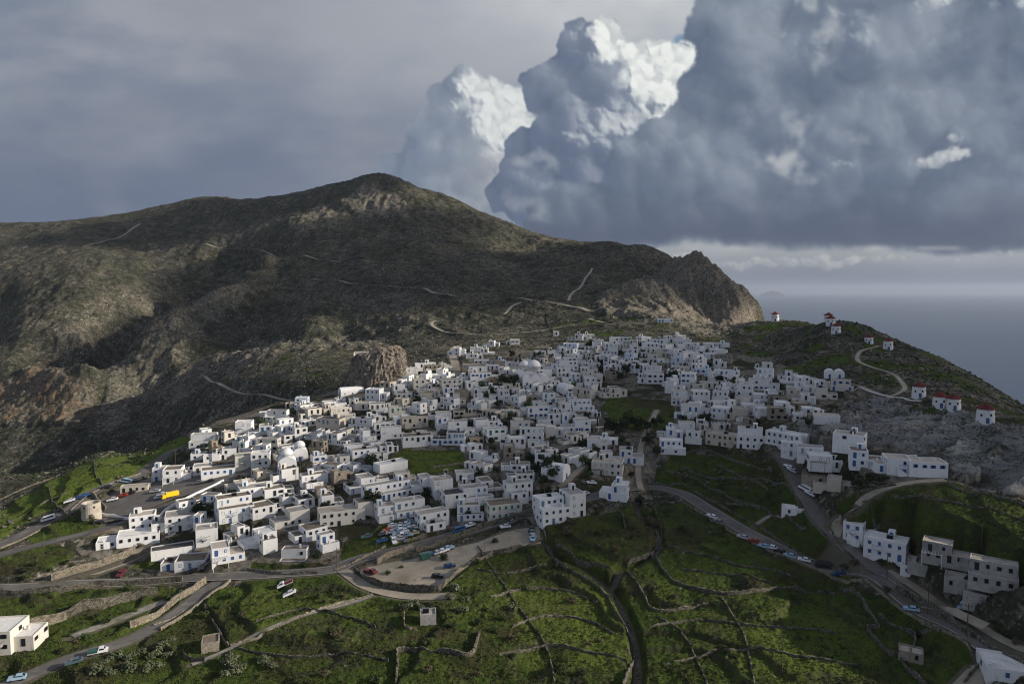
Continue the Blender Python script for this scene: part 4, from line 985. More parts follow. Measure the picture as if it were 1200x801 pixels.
H_(233, 539, 7, 5, 1, 20, 'box', 'white', 'roof beige', 'blue'); H_(265, 534, 9, 6, 1.1, 20, 'annexL', 'white', 'roof beige', 'dark'); H_(252, 541, 10, 6, 1, 22, 'tri', 'white', 'roof white', 'dark')
H_(300, 583, 12, 8, 1.4, 30, 'box', 'bright white', 'roof grey', 'blue', own='large white flat-roofed hall just below the square parapet', dens=.5); H_(328, 582, 12, 7, 1.2, 30, 'annexR', 'white', 'roof brown', 'dark')
H_(285, 508, 8, 7, 2, 10, 'box', 'bright white', 'roof white', 'blue', own='white cube house alone at the village edge against the dark gorge', dens=.6)
H_(305, 510, 12, 7, 1.6, 15, 'stepR', 'white', 'roof grey', 'blue'); H_(353, 475, 7, 6, 1.5, 5, 'box', 'pale blue-white', 'roof white', 'blue', own='small pale blue cube house highest at the village edge below the rock'); H_(343, 478, 8, 5, 1, 10, 'annexL', 'cream', 'roof beige', 'dark'); H_(320, 488, 14, 4, .9, 20, 'box', 'white', 'roof white', 'dark', dens=.2)
vault_chapel(337, 553, 8, 8, 20, 1, own='white domed church with blue door in the dense village behind the square', dome=True, h=3.4)
LM(vault_chapel(352, 540, 7, 7, 20, 1, own='white twin-domed chapel between narrow roofs left of the village centre', dome=True, h=3.0), 'twin-domed chapel')
vault_chapel(398, 464, 6, 14, -60, 1, own='long white vaulted chapel with sloping walls at the foot of the great rock', bell=False)
# outliers above
H_(534, 417, 13, 8, 2, -5, 'tri', 'bright white', 'roof white', 'grey-blue', own='tall white house with loggia at the head of the wide stepped ramp')
LM(REG[-1][0], 'house at the stepped ramp')
for a_ in ((556, 420, 12, 6, 1.2, 0, 'annexR'), (558, 412, 9, 6, 1.2, 0, 'box'), (571, 415, 11, 7, 1.5, 0, 'stepL'), (575, 406, 13, 7, 1.5, -5, 'tri'), (565, 427, 11, 6, 1, 0, 'box'), (577, 433, 9, 5, 1, 0, 'box'), (601, 404, 11, 7, 1.4, 0, 'annexL'), (652, 394, 5, 5, 1.4, 0, 'box')): H_(*a_, 'white', 'roof white', 'dark')
LM(H_(664, 412, 15, 8, 2, -15, 'annexL', 'pale blue-white', 'roof white', 'blue', own='large pale blue house with white roof terraces high in the village'), 'pale blue house')
H_(677, 399, 16, 7, 1.7, -5, 'tri', 'white', 'roof beige', 'dark'); H_(690, 398, 9, 6, 1.4, -5, 'box', 'white', 'roof white', 'dark')
H_(780, 378, 13, 6, 1.1, -5, 'box', 'bright white', 'roof white', 'blue', own='lone white house on the saddle road beneath the cliff', dens=1.0); LM(REG[-1][0], 'lone house under the cliff')
for a_ in ((723, 402, 10, 6, 1.4, 0, 'box'), (760, 404, 12, 8, 2, 20, 'annexR'), (787, 402, 11, 7, 1.8, -5, 'stepL'), (801, 400, 10, 6, 1.6, 15, 'annexR'), (809, 410, 12, 7, 1.6, -5, 'box'), (827, 410, 15, 8, 1.6, -5, 'stepR'), (823, 421, 20, 7, 1.3, -8, 'box'), (841, 417, 10, 7, 1.5, -8, 'box'), (743, 412, 15, 7, 1.5, 0, 'tri')): H_(*a_, 'white', 'roof white', 'dark')
H_(848, 407, 9, 5, 1.1, 0, 'box', 'bright white', 'roof white', 'blue', own='small white shed at the top of the village below the windmill hill', dens=.4)
LM(H_(763, 450, 15, 8, 2, -5, 'annexL', 'white', 'roof beige', 'dark', own='two-storey white house with low side wall above the dark garden hollow', dens=1.2), 'white house above the hollow')
LM(H_(720, 466, 16, 9, 1.9, 5, 'tri', 'ivory', 'roof brown', 'brown', own='large old mansion with arched veranda among dark trees', extras=('stair',)), 'mansion with arched veranda')
H_(716, 444, 7, 6, 1.6, -5, 'box', 'bare stone', 'roof brown', 'dark'); H_(749, 433, 13, 8, 1.8, -5, 'twin', 'white', 'roof white', 'dark')
# right quarter
LM(H_(896, 433, 10, 7, 1.4, -10, 'stepR', 'white', 'roof beige', 'dark', own='lone white house on the dark windmill hillside above the right quarter'), 'lone hillside house')
LM(vault_chapel(978, 443, 10, 6, -20, 2, own='white chapel with two round vaults at the foot of the windmill hill', bell=False), 'double-vaulted chapel')
for a_ in ((895, 458, 16, 9, 2, -22, 'annexR', 'white', 'roof grey', 'grey-blue'), (940, 450, 20, 8, 1.4, -5, 'tri', 'white', 'roof white', 'dark'), (951, 461, 14, 7, 1.3, -8, 'annexL', 'white', 'roof beige', 'blue'), (899, 471, 14, 7, 1.3, -20, 'box', 'white', 'roof white', 'blue'), (922, 486, 8, 7, 2, -5, 'annexR', 'bright white', 'roof white', 'dark'), (906, 487, 14, 6, 1.2, -8, 'box', 'white', 'roof white', 'blue'), (884, 483, 10, 7, 1.3, -5, 'box', 'white', 'roof white', 'blue'), (873, 474, 8, 6, 1.2, -5, 'box', 'ivory', 'roof grey', 'green'), (863, 492, 11, 8, 1.9, -15, 'annexL', 'cream', 'roof beige', 'dark'), (843, 492, 9, 9, 2, -30, 'box', 'white', 'roof white', 'blue'), (814, 486, 14, 8, 1.5, -20, 'annexR', 'white', 'roof beige', 'blue'), (801, 469, 11, 8, 1.6, -5, 'annexR', 'white', 'roof beige', 'grey-blue'), (822, 470, 9, 8, 1.8, -5, 'box', 'white', 'roof white', 'dark'), (806, 454, 8, 8, 2.7, -20, 'box', 'bright white', 'roof white', 'blue'), (831, 456, 10, 6, 1.3, -8, 'box', 'ivory', 'roof grey', 'dark'), (853, 444, 17, 8, 1.6, -20, 'terr', 'white', 'roof white', 'blue'), (824, 441, 9, 7, 1.5, -15, 'box', 'pale blue-white', 'roof white', 'blue'), (801, 506, 11, 7, 1.4, -8, 'annexL', 'white', 'roof beige', 'dark'), (785, 514, 12, 8, 1.5, -10, 'tri', 'white', 'roof white', 'blue'), (940, 480, 8, 6, 1.1, -10, 'box', 'bare stone', 'roof beige', 'brown'), (958, 492, 6, 6, 1, -10, 'box', 'bare stone', 'roof brown', 'dark')): H_(*a_)
H_(846, 524, 16, 8, 1.9, -38, 'box', 'cream', 'roof beige', 'brown', own='long cream two-storey house turned towards the terraced field', dens=1.1, extras=('stair',)); LM(REG[-1][0], 'long cream house')
LM(H_(880, 527, 12, 8, 2.9, -20, 'terr', 'bright white', 'roof beige', 'dark', own='white stepped house climbing in three tiers above the upper road', extras=('stair',)), 'three-tiered house')
H_(788, 534, 12, 9, 2, -12, 'terr', 'bright white', 'roof white', 'blue', own='white house with blue balcony at the edge of the right-hand terraced field', extras=('balcony',)); LM(REG[-1][0], 'white house by the terraces')
H_(969, 498, 10, 7, 1.3, -18, 'box', 'white', 'roof beige', 'dark', own='detached white house at the foot of the grey rock outcrop', dens=.6)
LM(REG[-1][0], 'house below the outcrop')
H_(917, 524, 16, 7, 2, -50, 'box', 'white', 'roof white', 'grey-blue', own='long white terrace with tall windows lining the top of the upper road', dens=1.3); H_(933, 536, 12, 8, 2, -25, 'annexR', 'bright white', 'roof white', 'grey-blue')
H_(952, 541, 11, 8, 1.6, -20, 'terr', 'white', 'roof grey', 'grey-blue'); H_(968, 550, 12, 8, 1.6, -15, 'annexR', 'bright white', 'roof white', 'dark', extras=('pergola',))
H_(993, 533, 11, 8, 2.6, -35, 'box', 'bright white', 'roof beige', 'dark', own='tall blank-walled white house in the row below the grey outcrop', dens=.4); H_(1015, 548, 11, 8, 2, -22, 'stepL', 'bright white', 'roof brown', 'blue', extras=('stair',))
LM(H_(1047, 557, 11, 8, 2, -15, 'annexL', 'bright white', 'roof beige', 'blue', own='white house with blue outer stair in the row below the outcrop', extras=('balcony', 'stair')), 'blue-stair house')
H_(1065, 556, 8, 7, 1.9, -12, 'box', 'white', 'roof beige', 'grey-blue', extras=('balcony',)); H_(1088, 559, 12, 8, 1.8, -12, 'box', 'bright white', 'roof beige', 'blue', own='last white house at the right end of the row under the outcrop', dens=1.1)
H_(957, 569, 11, 8, 1.1, -28, 'box', 'bare stone', 'roof brown', 'dark', own='low bare stone shed with brown roof beside the upper road', dens=.6); H_(975, 578, 13, 8, 1.5, -28, 'tri', 'cream', 'roof beige', 'brown', own='pale roughcast stone house at the lane fork below the white row')
LM(H_(929, 604, 8, 4.5, 1, -25, 'annexR', 'bright white', 'roof white', 'dark', own='small white field hut with stone walls below the upper road', dens=.8), 'white field hut')
LM(H_(1004, 635, 9, 8, 2, -38, 'annexR', 'bright white', 'roof white', 'blue', own='white two-storey house with dark blue shutters, upper one of the lane pair', dens=1.1, shmode='closed'), 'upper blue-shuttered house')
LM(H_(1036, 652, 12, 8, 2, -38, 'box', 'bright white', 'roof white', 'blue', own='wide white two-storey house with five dark blue shutters, lower one of the lane pair', dens=1.2, shmode='closed', extras=('tank',)), 'lower blue-shuttered house')
H_(1064, 676, 4.5, 3.5, 1, -40, 'box', 'bright white', 'roof white', 'blue', own='tiny white hut at the foot of the concrete steps', dens=.5)
H_(1056, 662, 4, 4, 1, -38, 'box', 'ivory', 'roof beige', 'dark', own='tiny off-white outbuilding behind the concrete steps', dens=.5)
GR_ = 1
GR = dict(name='unfinished_building', cls='unfinished building', shmode='plain')
LM(H_(1090, 670, 12, 7, 1.7, -36, 'stepR', 'grey render', 'roof grey', 'dark', own='bare concrete shell of a two-storey building, first beyond the blue-shuttered pair', dens=1.25, **GR), 'first concrete shell')
H_(1112, 656, 14, 6, 1.8, -36, 'stepL', 'grey render', 'roof beige', 'dark', own='long roughcast concrete block rising behind the first concrete shell', dens=1.25, **GR)
H_(1128, 692, 9, 6, 1.0, -36, 'annexR', 'grey render', 'roof grey', 'dark', own='low concrete wing with pale doorway between the two tall shells', dens=.8, **GR)
LM(H_(1163, 690, 11, 8, 2.0, -36, 'stepB', 'grey render', 'roof grey', 'dark', own='tallest bare concrete shell with roof parapets, farthest along the builders lane', dens=1.25, **GR), 'tallest concrete shell')
H_(1143, 706, 6, 5.5, 1.3, -36, 'box', 'grey render', 'roof grey', 'dark', own='small square concrete shell with open roof nearest the yard', dens=.9, **GR)
H_(1188, 800, 11, 9, 1.1, -20, 'box', 'white', 'roof white', 'blue', own='white flat-roofed house cut by the lower right corner of the photo', dens=.8, shmode='closed')
H_(0, 768, 16, 10, 2.3, 8, 'annexR', 'ivory', 'roof white', 'dark', own='white two-storey villa with veranda cut by the left edge of the photo', dens=1.1, extras=('balcony', 'pergola'))
H_(246, 764, 4.5, 5, .95, 20, 'box', 'bare stone', 'roof brown', 'dark', own='small stone shed with brown roof beside a roofless pen in the green field', dens=.3, name='stone_shed', cls='shed'); LM(REG[-1][0], 'stone shed in the field')
H_(502, 732, 4.5, 4, 1.05, 8, 'box', 'grey render', 'roof grey', 'dark', own='small grey field shed beside a tan roofless room below the car park', dens=.6, name='stone_shed', cls='shed'); LM(REG[-1][0], 'grey field shed')
H_(1067, 775, 5.5, 4, .9, -30, 'box', 'bare stone', 'roof beige', 'dark', own='old stone hut built into the oval pen wall by the right-hand road', dens=.6, name='stone_shed', cls='shed')
H_(157, 577, 11, 4, 1, 12, 'box', 'cream', 'roof grey', 'dark', own='low open-fronted garage block beside the square', dens=1.5, name='garage', cls='garage')
H_(449, 452, 10, 5, 1, 8, 'box', 'bare stone', 'roof brown', 'dark', own='low brown stone enclosure at the right foot of the great rock', dens=.2)
H_(440, 470, 12, 8, 2.2, -8, 'annexR', 'bright white', 'roof white', 'grey-blue', own='white two-storey house directly in front of the great rock'); LM(REG[-1][0], 'house before the great rock')
H_(421, 481, 14, 8, 1.3, -3, 'annexL', 'ivory', 'roof beige', 'dark', extras=('chimney',)); H_(478, 452, 13, 8, 2, -15, 'stepL', 'white', 'roof beige', 'grey-blue'); H_(496, 456, 11, 8, 2, 15, 'annexR', 'ivory', 'roof beige', 'dark')
H_(490, 524, 14, 8, 1.8, 15, 'box', 'white', 'roof brown', 'dark', own='two-storey white house with brown roof above the green village garden', dens=1.2); LM(REG[-1][0], 'house above the village garden')
H_(525, 522, 16, 7, 2, -3, 'stepR', 'white', 'roof charcoal', 'blue', own='white house with square corner tower above the green village garden'); H_(462, 552, 14, 6, 1.3, 40, 'box', 'bright white', 'roof white', 'dark', own='windowless white barn beside the green village garden', dens=.15)
# the many-vaulted church of the centre
LM(vault_chapel(628, 452, 16, 12, 10, 3, own='large white many-vaulted church with dome at the heart of the village', dome=True, h=4.2), 'domed church')
vault_chapel(616, 444, 10, 9, 10, 2, own='white vaulted side church adjoining the large domed church', dome=True, bell=False, h=3.4)
vault_chapel(668, 462, 7, 9, 30, 1, own='white vaulted chapel with small bell gable right of the domed church', h=3.0)

# ---- the rest of the village, fitted round what is already there
dense_px = [(150,606),(225,560),(228,512),(262,517),(300,500),(330,482),(400,470),(440,474),(470,438),(520,430),(560,434),(600,424),(690,404),(780,402),(850,412),(850,428),(800,440),(790,455),(745,436),(700,440),(695,470),(700,500),(735,520),(745,540),(690,545),(640,540),(625,560),(632,596),(590,604),(560,600),(520,618),(460,606),(395,622),(370,632),(330,645),(290,655),(240,668),(225,640),(240,606),(200,590)]
dense2_px = [(800,436),(860,440),(930,440),(990,452),(985,462),(960,470),(950,490),(880,500),(870,515),(790,515),(795,480),(790,460)]
hole_px = [[(455,560),(452,535),(470,524),(550,522),(556,548),(520,560)],[(700,480),(720,462),(790,458),(792,500),(740,512),(700,505)],[(648,545),(640,580),(700,575),(700,550)],[(120,620),(118,570),(200,545),(300,535),(300,552),(250,575),(205,592),(150,612)],[(405,640),(398,620),(440,612),(490,610),(498,628),(440,655)],[(560,380),(520,440),(528,410)]]
def occ_ok(cx, cy, hw, hd, a, gap=.6):
    r = math.hypot(hw, hd)
    for (x, y, w2, d2, a2) in OCC:
        dx, dy = x - cx, y - cy; dd = math.hypot(dx, dy)
        if dd > r + math.hypot(w2, d2) + gap: continue
        if dd < min(hw, hd) + min(w2, d2): return False
        # separating axes
        sep = False
        for ang_ in (a, a2):
            for ax in ((math.cos(ang_), math.sin(ang_)), (-math.sin(ang_), math.cos(ang_))):
                pr = abs(dx * ax[0] + dy * ax[1])
                e1 = hw * abs(math.cos(a) * ax[0] + math.sin(a) * ax[1]) + hd * abs(-math.sin(a) * ax[0] + math.cos(a) * ax[1])
                e2 = w2 * abs(math.cos(a2) * ax[0] + math.sin(a2) * ax[1]) + d2 * abs(-math.sin(a2) * ax[0] + math.cos(a2) * ax[1])
                if pr > e1 + e2 + gap: sep = True
        if not sep: return False
    return True
def road_ok(cx, cy, r):
    for P, z, w_, k in ROADS:
        if k == 'track' or k == 'path': continue
        if np.min(np.hypot(P[:, 0] - cx, P[:, 1] - cy)) < r + w_ / 2: return False
    return True
rg0 = random.Random(42); n_auto = 0; tries = 0
MAXAUTO = 395
cand = []
for poly, nn in ((dense_px, 9500), (dense2_px, 1200)):
    W_ = np.array([(q[0], q[1]) for q in (hit(*p) for p in poly)])
    lo, hi = W_.min(0), W_.max(0); k = 0
    while k < nn:
        x, y = rg0.uniform(lo[0], hi[0]), rg0.uniform(lo[1], hi[1])
        if inpoly(W_, np.array([x]), np.array([y]))[0]: cand.append((x, y)); k += 1
HW_ = [np.array([(q[0], q[1]) for q in (hit(*p) for p in h_)]) for h_ in hole_px[:5]]
cand = [c for c in cand if not any(inpoly(h_, np.array([c[0]]), np.array([c[1]]))[0] for h_ in HW_)]
FORMS = ['box', 'stepL', 'stepR', 'stepB', 'annexL', 'annexR', 'annexF', 'twin', 'tri', 'tri', 'terr', 'twin']
for pass_, (smin, smax) in enumerate(((10.5, 13.5), (8.5, 11), (6.5, 9), (5, 6.5))):
    for (x, y) in cand:
        if n_auto >= MAXAUTO * (.34, .70, .92, 1.0)[pass_]: break
        qx, qy = project(x, y, float(gz(x, y)))
        near_ = y
        yaw = float(28 * sstep(560, 330, np.array(qx)) + 10 - 32 * sstep(560, 860, np.array(qx)) + 14 * pn(x / 45, y / 45, 301)) + rg0.uniform(-5, 5)
        if pn(x / 30, y / 30, 302) > .28: yaw -= 48
        w_, d_ = rg0.uniform(smin, smax), rg0.uniform(5.2, 7.6) if pass_ < 3 else rg0.uniform(4.5, 6)
        a = R(yaw)
        if not road_ok(x, y, max(w_, d_) * .42) or not occ_ok(x, y, w_ / 2, d_ / 2, a, .85 if pass_ < 2 else .55): continue
        wall = rg0.choices(['white', 'bright white', 'ivory', 'cream', 'bare stone', 'pale blue-white', 'ochre'], [40, 30, 14, 5, 7, 3, 1])[0]
        wr = [24, 34, 28, 7, 5] if qx < 560 else [28, 18, 32, 18, 4]
        roof = rg0.choices(['roof grey', 'roof brown', 'roof beige', 'roof white', 'roof charcoal'], wr)[0]
        st = rg0.choices([1.0, 1.2, 1.8, 2.2], [34, 28, 32, 6])[0] if pass_ < 3 else rg0.choice([1, 1.05, 1.7])
        form = rg0.choice(FORMS if pass_ < 3 else ['box', 'stepL', 'annexR'])
        if form.startswith('step') or form == 'terr': st = max(st, 1.9)
        house(qx, qy, w_, d_, st, yaw, form, wall, roof, rg0.choices(['blue', 'dark', 'grey-blue', 'brown', 'green'], [22, 50, 12, 11, 5])[0], pos=(x, y), rng=random.Random(n_auto * 77 + 5), dens=.95)
        n_auto += 1
# past three hundred houses in view, the smallest-looking ones are one body of distant houses
def children_of():
    ch = {}
    for o_ in bpy.data.objects:
        if o_.parent: ch.setdefault(o_.parent.name, []).append(o_)
    return ch
_hs = [r for r in REG if r[3] == 'house' and r[0].name.split('.')[0] == 'house']
_lm = {id(o) for o, _ in GRP}
_auto = [r for r in _hs if r[5] is None and r[0] not in [g[0] for g in GRP]]
_auto.sort(key=lambda r: -r[0].location.y)
_far = _auto[:max(0, len(_hs) - 300)]
_ch = children_of(); _V = []; _F = []; _M = []; _mats = []
def _collect(o, mw):
    global _V
    if o.type == 'MESH':
        base = sum(len(a) for a in _V); me_ = o.data; n_ = len(me_.vertices); c_ = np.empty(n_ * 3); me_.vertices.foreach_get('co', c_); c_ = c_.reshape(-1, 3)
        m3 = np.array(mw); _V.append(c_ @ m3[:3, :3].T + m3[:3, 3])
        for pl in me_.polygons:
            mm = me_.materials[pl.material_index]
            if mm not in _mats: _mats.append(mm)
            _F.append([base + i for i in pl.vertices]); _M.append(_mats.index(mm))
    for c in _ch.get(o.name, []): _collect(c, mw @ Matrix.LocRotScale(c.location, c.rotation_euler, c.scale))
def _drop(o):
    for c in _ch.get(o.name, []): _drop(c)
    bpy.data.objects.remove(o)
for r in _far: _collect(r[0], Matrix.LocRotScale(r[0].location, r[0].rotation_euler, r[0].scale))
for r in _far: _drop(r[0]); REG.remove(r)
if _far:
    o = link_mesh('distant_houses', np.concatenate(_V), _F, _mats, None, _M); tag(o, 'packed small white houses at the far upper side of the village', None, None, 'stuff')
print('HOUSES', len([r for r in REG]), 'auto', n_auto)
me = bpy.data.meshes.new('terrain')
nv_ = NU * NV
co = np.empty((nv_, 3), np.float32); co[:, 0] = XX.ravel(); co[:, 1] = YY.ravel(); co[:, 2] = (HZ + ZC).ravel()
me.vertices.add(nv_); me.vertices.foreach_set('co', co.ravel())
ii = (np.arange(NV - 1)[:, None] * NU + np.arange(NU - 1)[None]).ravel().astype(np.int32)
# leave out what lies deep under the sea
keep = (HZ[:-1, :-1].ravel() > -445)
ii = ii[keep]
fc = np.stack([ii, ii + 1, ii + NU + 1, ii + NU], 1).astype(np.int32); nf = len(fc)
me.loops.add(nf * 4); me.loops.foreach_set('vertex_index', fc.ravel())
me.polygons.add(nf); me.polygons.foreach_set('loop_start', np.arange(0, nf * 4, 4, dtype=np.int32))
me.update(); me.validate()
me.polygons.foreach_set('use_smooth', np.ones(nf, bool))
for nm, A in (('grass', grass), ('crag', crag), ('outcrop', outc), ('gorge', gorge), ('village', vill), ('level', FLAT), ('shrub', np.maximum(SHR, bushy)), ('bank', EDGE * free), ('seam', SEAM), ('lush_sunlit', lush_sunlit), ('strata', STRA)):
    at_ = me.attributes.new(nm, 'FLOAT', 'POINT'); at_.data.foreach_set('value', A.ravel().astype(np.float32))
terrain = bpy.data.objects.new('terrain', me); COL.objects.link(terrain); terrain['kind'] = 'structure'
terrain.data.materials.append(MATS['ground'])
# ------------------------------------------------------------------ windmills
def windmill(px, py, dia, h, own, state='roof'):
    dia *= .93; h *= .94; p = next((q for q in (hit(px, py + .7 * k, far=760) for k in range(30)) if q)); r = dia / 2; z = float(gz(p[0], p[1])) - .1; cx, cy = p[0], p[1] + r
    root = thing('windmill', (cx, cy, z), own, 'windmill', 'old round windmills along the ridge', R(-20))
    b = MB(); b.lathe([(r * 1.03, -2.5), (r * 1.02, 0), (r, h * .35), (r * .97, h * .75), (r * .94, h)], 24); b.build('tower', 'wall white', root, False)
    c = MB(); c.lathe([(r * 1.06, h), (r * 1.08, h + .18), (r * .55, h + dia * .20), (.12, h + dia * .36), (.04, h + dia * .40)], 24); c.build('roof', 'mill roof', root)
    ax = MB(); ax.tube((-r * .2, 0, h + .5), (-r * 1.5, 0, h + .7), .16, .12, 8); ax.build('sail_axle', 'wood pole', root)
    link_data('door', door_mesh('blue'), root, (0, -r * 1.0 - .02, .05))
    for an, zz in ((-70, h * .55), (-25, h * .62), (-130, h * .5)):
        link_data('window', window_mesh(('dark', 'plain')), root, (r * .99 * math.cos(R(an)), r * .99 * math.sin(R(an)), zz), R(an + 90), (.75, 1, .75))
    return root
MILLS = [(1161, 496, 6.6, 5.6, 'white windmill with red cone roof at the far right end of the outcrop, alone'), (1122, 481, 6.0, 5.2, 'right one of the two touching red-capped windmills above the outcrop'), (1106, 478, 6.0, 5.0, 'left one of the two touching red-capped windmills above the outcrop'), (1081, 466, 6.2, 5.4, 'red-capped windmill where the pale footpath reaches the outcrop'), (1043.5, 410, 6.2, 6.0, 'red-capped windmill on the seaward brow, right of the mill by the track bend'), (1020.5, 403, 5.8, 4.6, 'squat red-capped windmill just above the bend of the dirt track'), (982, 391, 6.4, 5.4, 'front windmill of the three clustered on the hilltop'), (976, 381, 6.6, 5.0, 'middle windmill of the three clustered on the hilltop'), (973, 375, 6.4, 4.6, 'rear windmill of the three on the hilltop, mostly hidden'), (910, 376, 6.6, 6.0, 'solitary distant windmill against the sea, far left of the hilltop three')]
mill_objs = [windmill(*m) for m in MILLS]
# the roofless round mill by the square
p = hit(101, 609); cx, cy, z = p[0], p[1] + 3.4, p[2]; root = thing('ruined_windmill', (cx, cy, z - .2), 'roofless round stone windmill tower on the grass beside the square', 'ruined windmill')
b = MB(); n_ = 28; prof = [(3.6, -2), (3.55, 0), (3.45, 3), (3.35, 6.2), (2.75, 6.2), (2.7, 5.2), (.05, 5.15)]
b.lathe(prof, n_); o = b.build('tower', 'mill stone', root)
for an in (-100, -40): link_data('window', window_mesh(('dark', 'plain')), root, (3.45 * math.cos(R(an)), 3.45 * math.sin(R(an)), 4.6), R(an + 90), (.7, 1, .6))
link_data('door', door_mesh('brown'), root, (3.56 * math.cos(R(-60)), 3.56 * math.sin(R(-60)), .2), R(30))

# ------------------------------------------------------------------ the great rock with the ruined castle
def blob_rock(name, px, py, rx, ry, h, seed, label, cat, rot=0, n=110, m=64, mat='rock', k=1.0):
    p = hit(px, py); cx, cy, z = p[0], p[1] + ry * .8, p[2]; v = []; f = []
    rs = random.Random(seed); a = R(rot); N3 = []
    th = np.linspace(0, 1, m); ph = np.linspace(0, 2 * np.pi, n, endpoint=False); TH, PH = np.meshgrid(th, ph, indexing='ij')
    rad = np.where(TH < .55, 1 - .16 * TH, .912 * np.sqrt(np.clip(1 - ((TH - .55) / .45) ** 2.0, 0, 1)))
    zz = np.where(TH < .55, TH / .55 * .74, .74 + .26 * np.sin((TH - .55) / .45 * np.pi / 2))
    sx_ = rx * np.cos(PH); sy_ = ry * np.sin(PH); S_ = PH * 3 + seed
    d = .20 * fbm(np.cos(PH) * 3 + seed, np.sin(PH) * 3 + TH * 2.2, 1.0, 5, seed, .55, True) + .10 * fbm(np.cos(PH) * 9, np.sin(PH) * 9 + TH * 7, 1.0, 4, seed + 3, .6, True) + .03 * pn(PH * 14, TH * 26, seed)
    d = d * k; rr = rad * (1 + d)
    X = sx_ * rr; Y = sy_ * rr; Z = zz * h * (1 + .16 * fbm(X, Y, rx * .7, 4, seed + 9) + .13 * X / rx) - (1 - np.clip(TH * 14, 0, 1)) * 6
    X = X + h * .10 * zz * k
    c_, s_ = math.cos(a), math.sin(a); X, Y = X * c_ - Y * s_, X * s_ + Y * c_
    v = np.stack([X + cx, Y + cy, Z + z - .5], 2).reshape(-1, 3)
    for j in range(m - 1):
        for i in range(n): f.append((j * n + i, j * n + (i + 1) % n, (j + 1) * n + (i + 1) % n, (j + 1) * n + i))
    o = link_mesh(name, v, f, mat); tag(o, label, cat); return o, (cx, cy, z)
kas, (kx, ky, kz) = blob_rock('rock_crag', 437, 453, 15.5, 11, 22.5, 4, 'great brown rock crag rising above the village roofs', 'rock')
blob_rock('rock_crag', 411, 455, 6.5, 6, 12, 9, 'lower grey shoulder of rock against the left of the great crag', 'rock', n=70, m=40)
# ruins on top
rt = thing('castle_ruin', (kx + 1, ky, kz + 18), 'pale remains of castle walls on top of the great rock', 'castle ruin')
b = MB(); b.box(-14, -5, -1, 2, -2, 2.2); b.box(-14, -13.2, -3, -1, -2, 1.6); b.build('chapel_wall', 'wall ivory', rt)
b = MB(); b.box(-1, 3, -4, -3.2, -1, 1.2); b.box(5, 8.5, -3, -2.2, -1.5, 1.9); b.box(8, 8.7, -2, 3, -1.5, 1.6); b.build('rampart', 'pale stone', rt)
def mast(x, y, z, h, label, cat='mast', name='mast', arms=0):
    b = MB(); b.tube((0, 0, -.6), (0, 0, h), .11, .06, 6)
    for k in range(arms): b.box(-.8, .8, -.04, .04, h - .6 - k * .5, h - .5 - k * .5)
    o = b.build(name, 'wood pole' if name != 'mast' else 'metal grey'); o.location = (x, y, z); tag(o, label, cat); return o
mast(kx - 4, ky - 3, kz + 17.5, 8, 'tall thin flagpole standing on the great rock')
mast(kx + 4, ky - 2, kz + 17.5, 4, 'short antenna mast near the right edge of the great rock')

# ------------------------------------------------------------------ vehicles
def car_meshes(L=4.1, W=1.7, H=1.45, kind='car'):
    # side profile: hood, windscreen, roof, tail
    if kind == 'car': prof = [(-.5, .30), (-.5, .62), (-.46, .68), (-.20, .75), (-.05, 1.0), (.26, 1.0), (.44, .74), (.5, .66), (.5, .30)]
    elif kind == 'van': prof = [(-.5, .25), (-.5, .55), (-.44, .60), (-.34, .95), (-.28, 1.0), (.46, 1.0), (.5, .93), (.5, .25)]
    else: prof = [(-.5, .30), (-.5, .62), (-.38, .66), (-.28, 1.0), (-.06, 1.0), (0, .62), (.5, .62), (.5, .30)]
    b = MB(); n = len(prof); inset = []
    for x, z in prof: inset.append(W / 2 * (1.0 if z < .7 else .84 + .16 * (1 - z) / .3))
    v = [(x * L, -w_, z * H) for (x, z), w_ in zip(prof, inset)] + [(x * L, w_, z * H) for (x, z), w_ in zip(prof, inset)]
    f = [tuple(range(n)), tuple(range(2 * n - 1, n - 1, -1))] + [(i, n + i, n + (i + 1) % n, (i + 1) % n) for i in range(n)]
    f = [tuple(reversed(q)) for q in f]
    b.add(v, f); 
    g = MB(); e = .02
    if kind == 'car': sp = [(-.16, .78), (-.05, .96), (.25, .96), (.38, .77)]; fr = [((-.19, .775), (-.065, .97)), ((.435, .77), (.285, .97))]
    elif kind == 'van': sp = [(-.40, .66), (-.33, .92), (.40, .92), (.42, .66)]; fr = [((-.43, .64), (-.355, .92))]
    else: sp = [(-.34, .70), (-.27, .95), (-.09, .95), (-.07, .70)]; fr = [((-.365, .70), (-.295, .95))]
    for s in (-1, 1):
        pts = []
        for x, z in sp:
            w_ = W / 2 * (1.0 if z < .7 else .84 + .16 * (1 - z) / .3) + e; pts.append((x * L, s * w_, z * H))
        g.add(pts, [(0, 1, 2, 3) if s > 0 else (3, 2, 1, 0)])
    for (x0, z0), (x1, z1) in fr:
        g.add([(x0 * L - (e if x0 < 0 else -e), -W * .40, z0 * H), (x0 * L - (e if x0 < 0 else -e), W * .40, z0 * H), (x1 * L - (e if x0 < 0 else -e), W * .37, z1 * H + .01), (x1 * L - (e if x0 < 0 else -e), -W * .37, z1 * H + .01)], [(0, 1, 2, 3)])
    wh = MB(); wh.tube((0, -.11, 0), (0, .11, 0), .31, n=12, m=0); wh.tube((0, -.12, 0), (0, .12, 0), .17, n=8, m=1)
    li = MB(); li.box(-.04, .04, -.18, .18, -.07, .07)
    return b, g.mesh('windows', 'glass dark'), wh.mesh('wheel', ['tyre', 'metal grey']), li.mesh('headlight', 'glass dark'), L, W, H
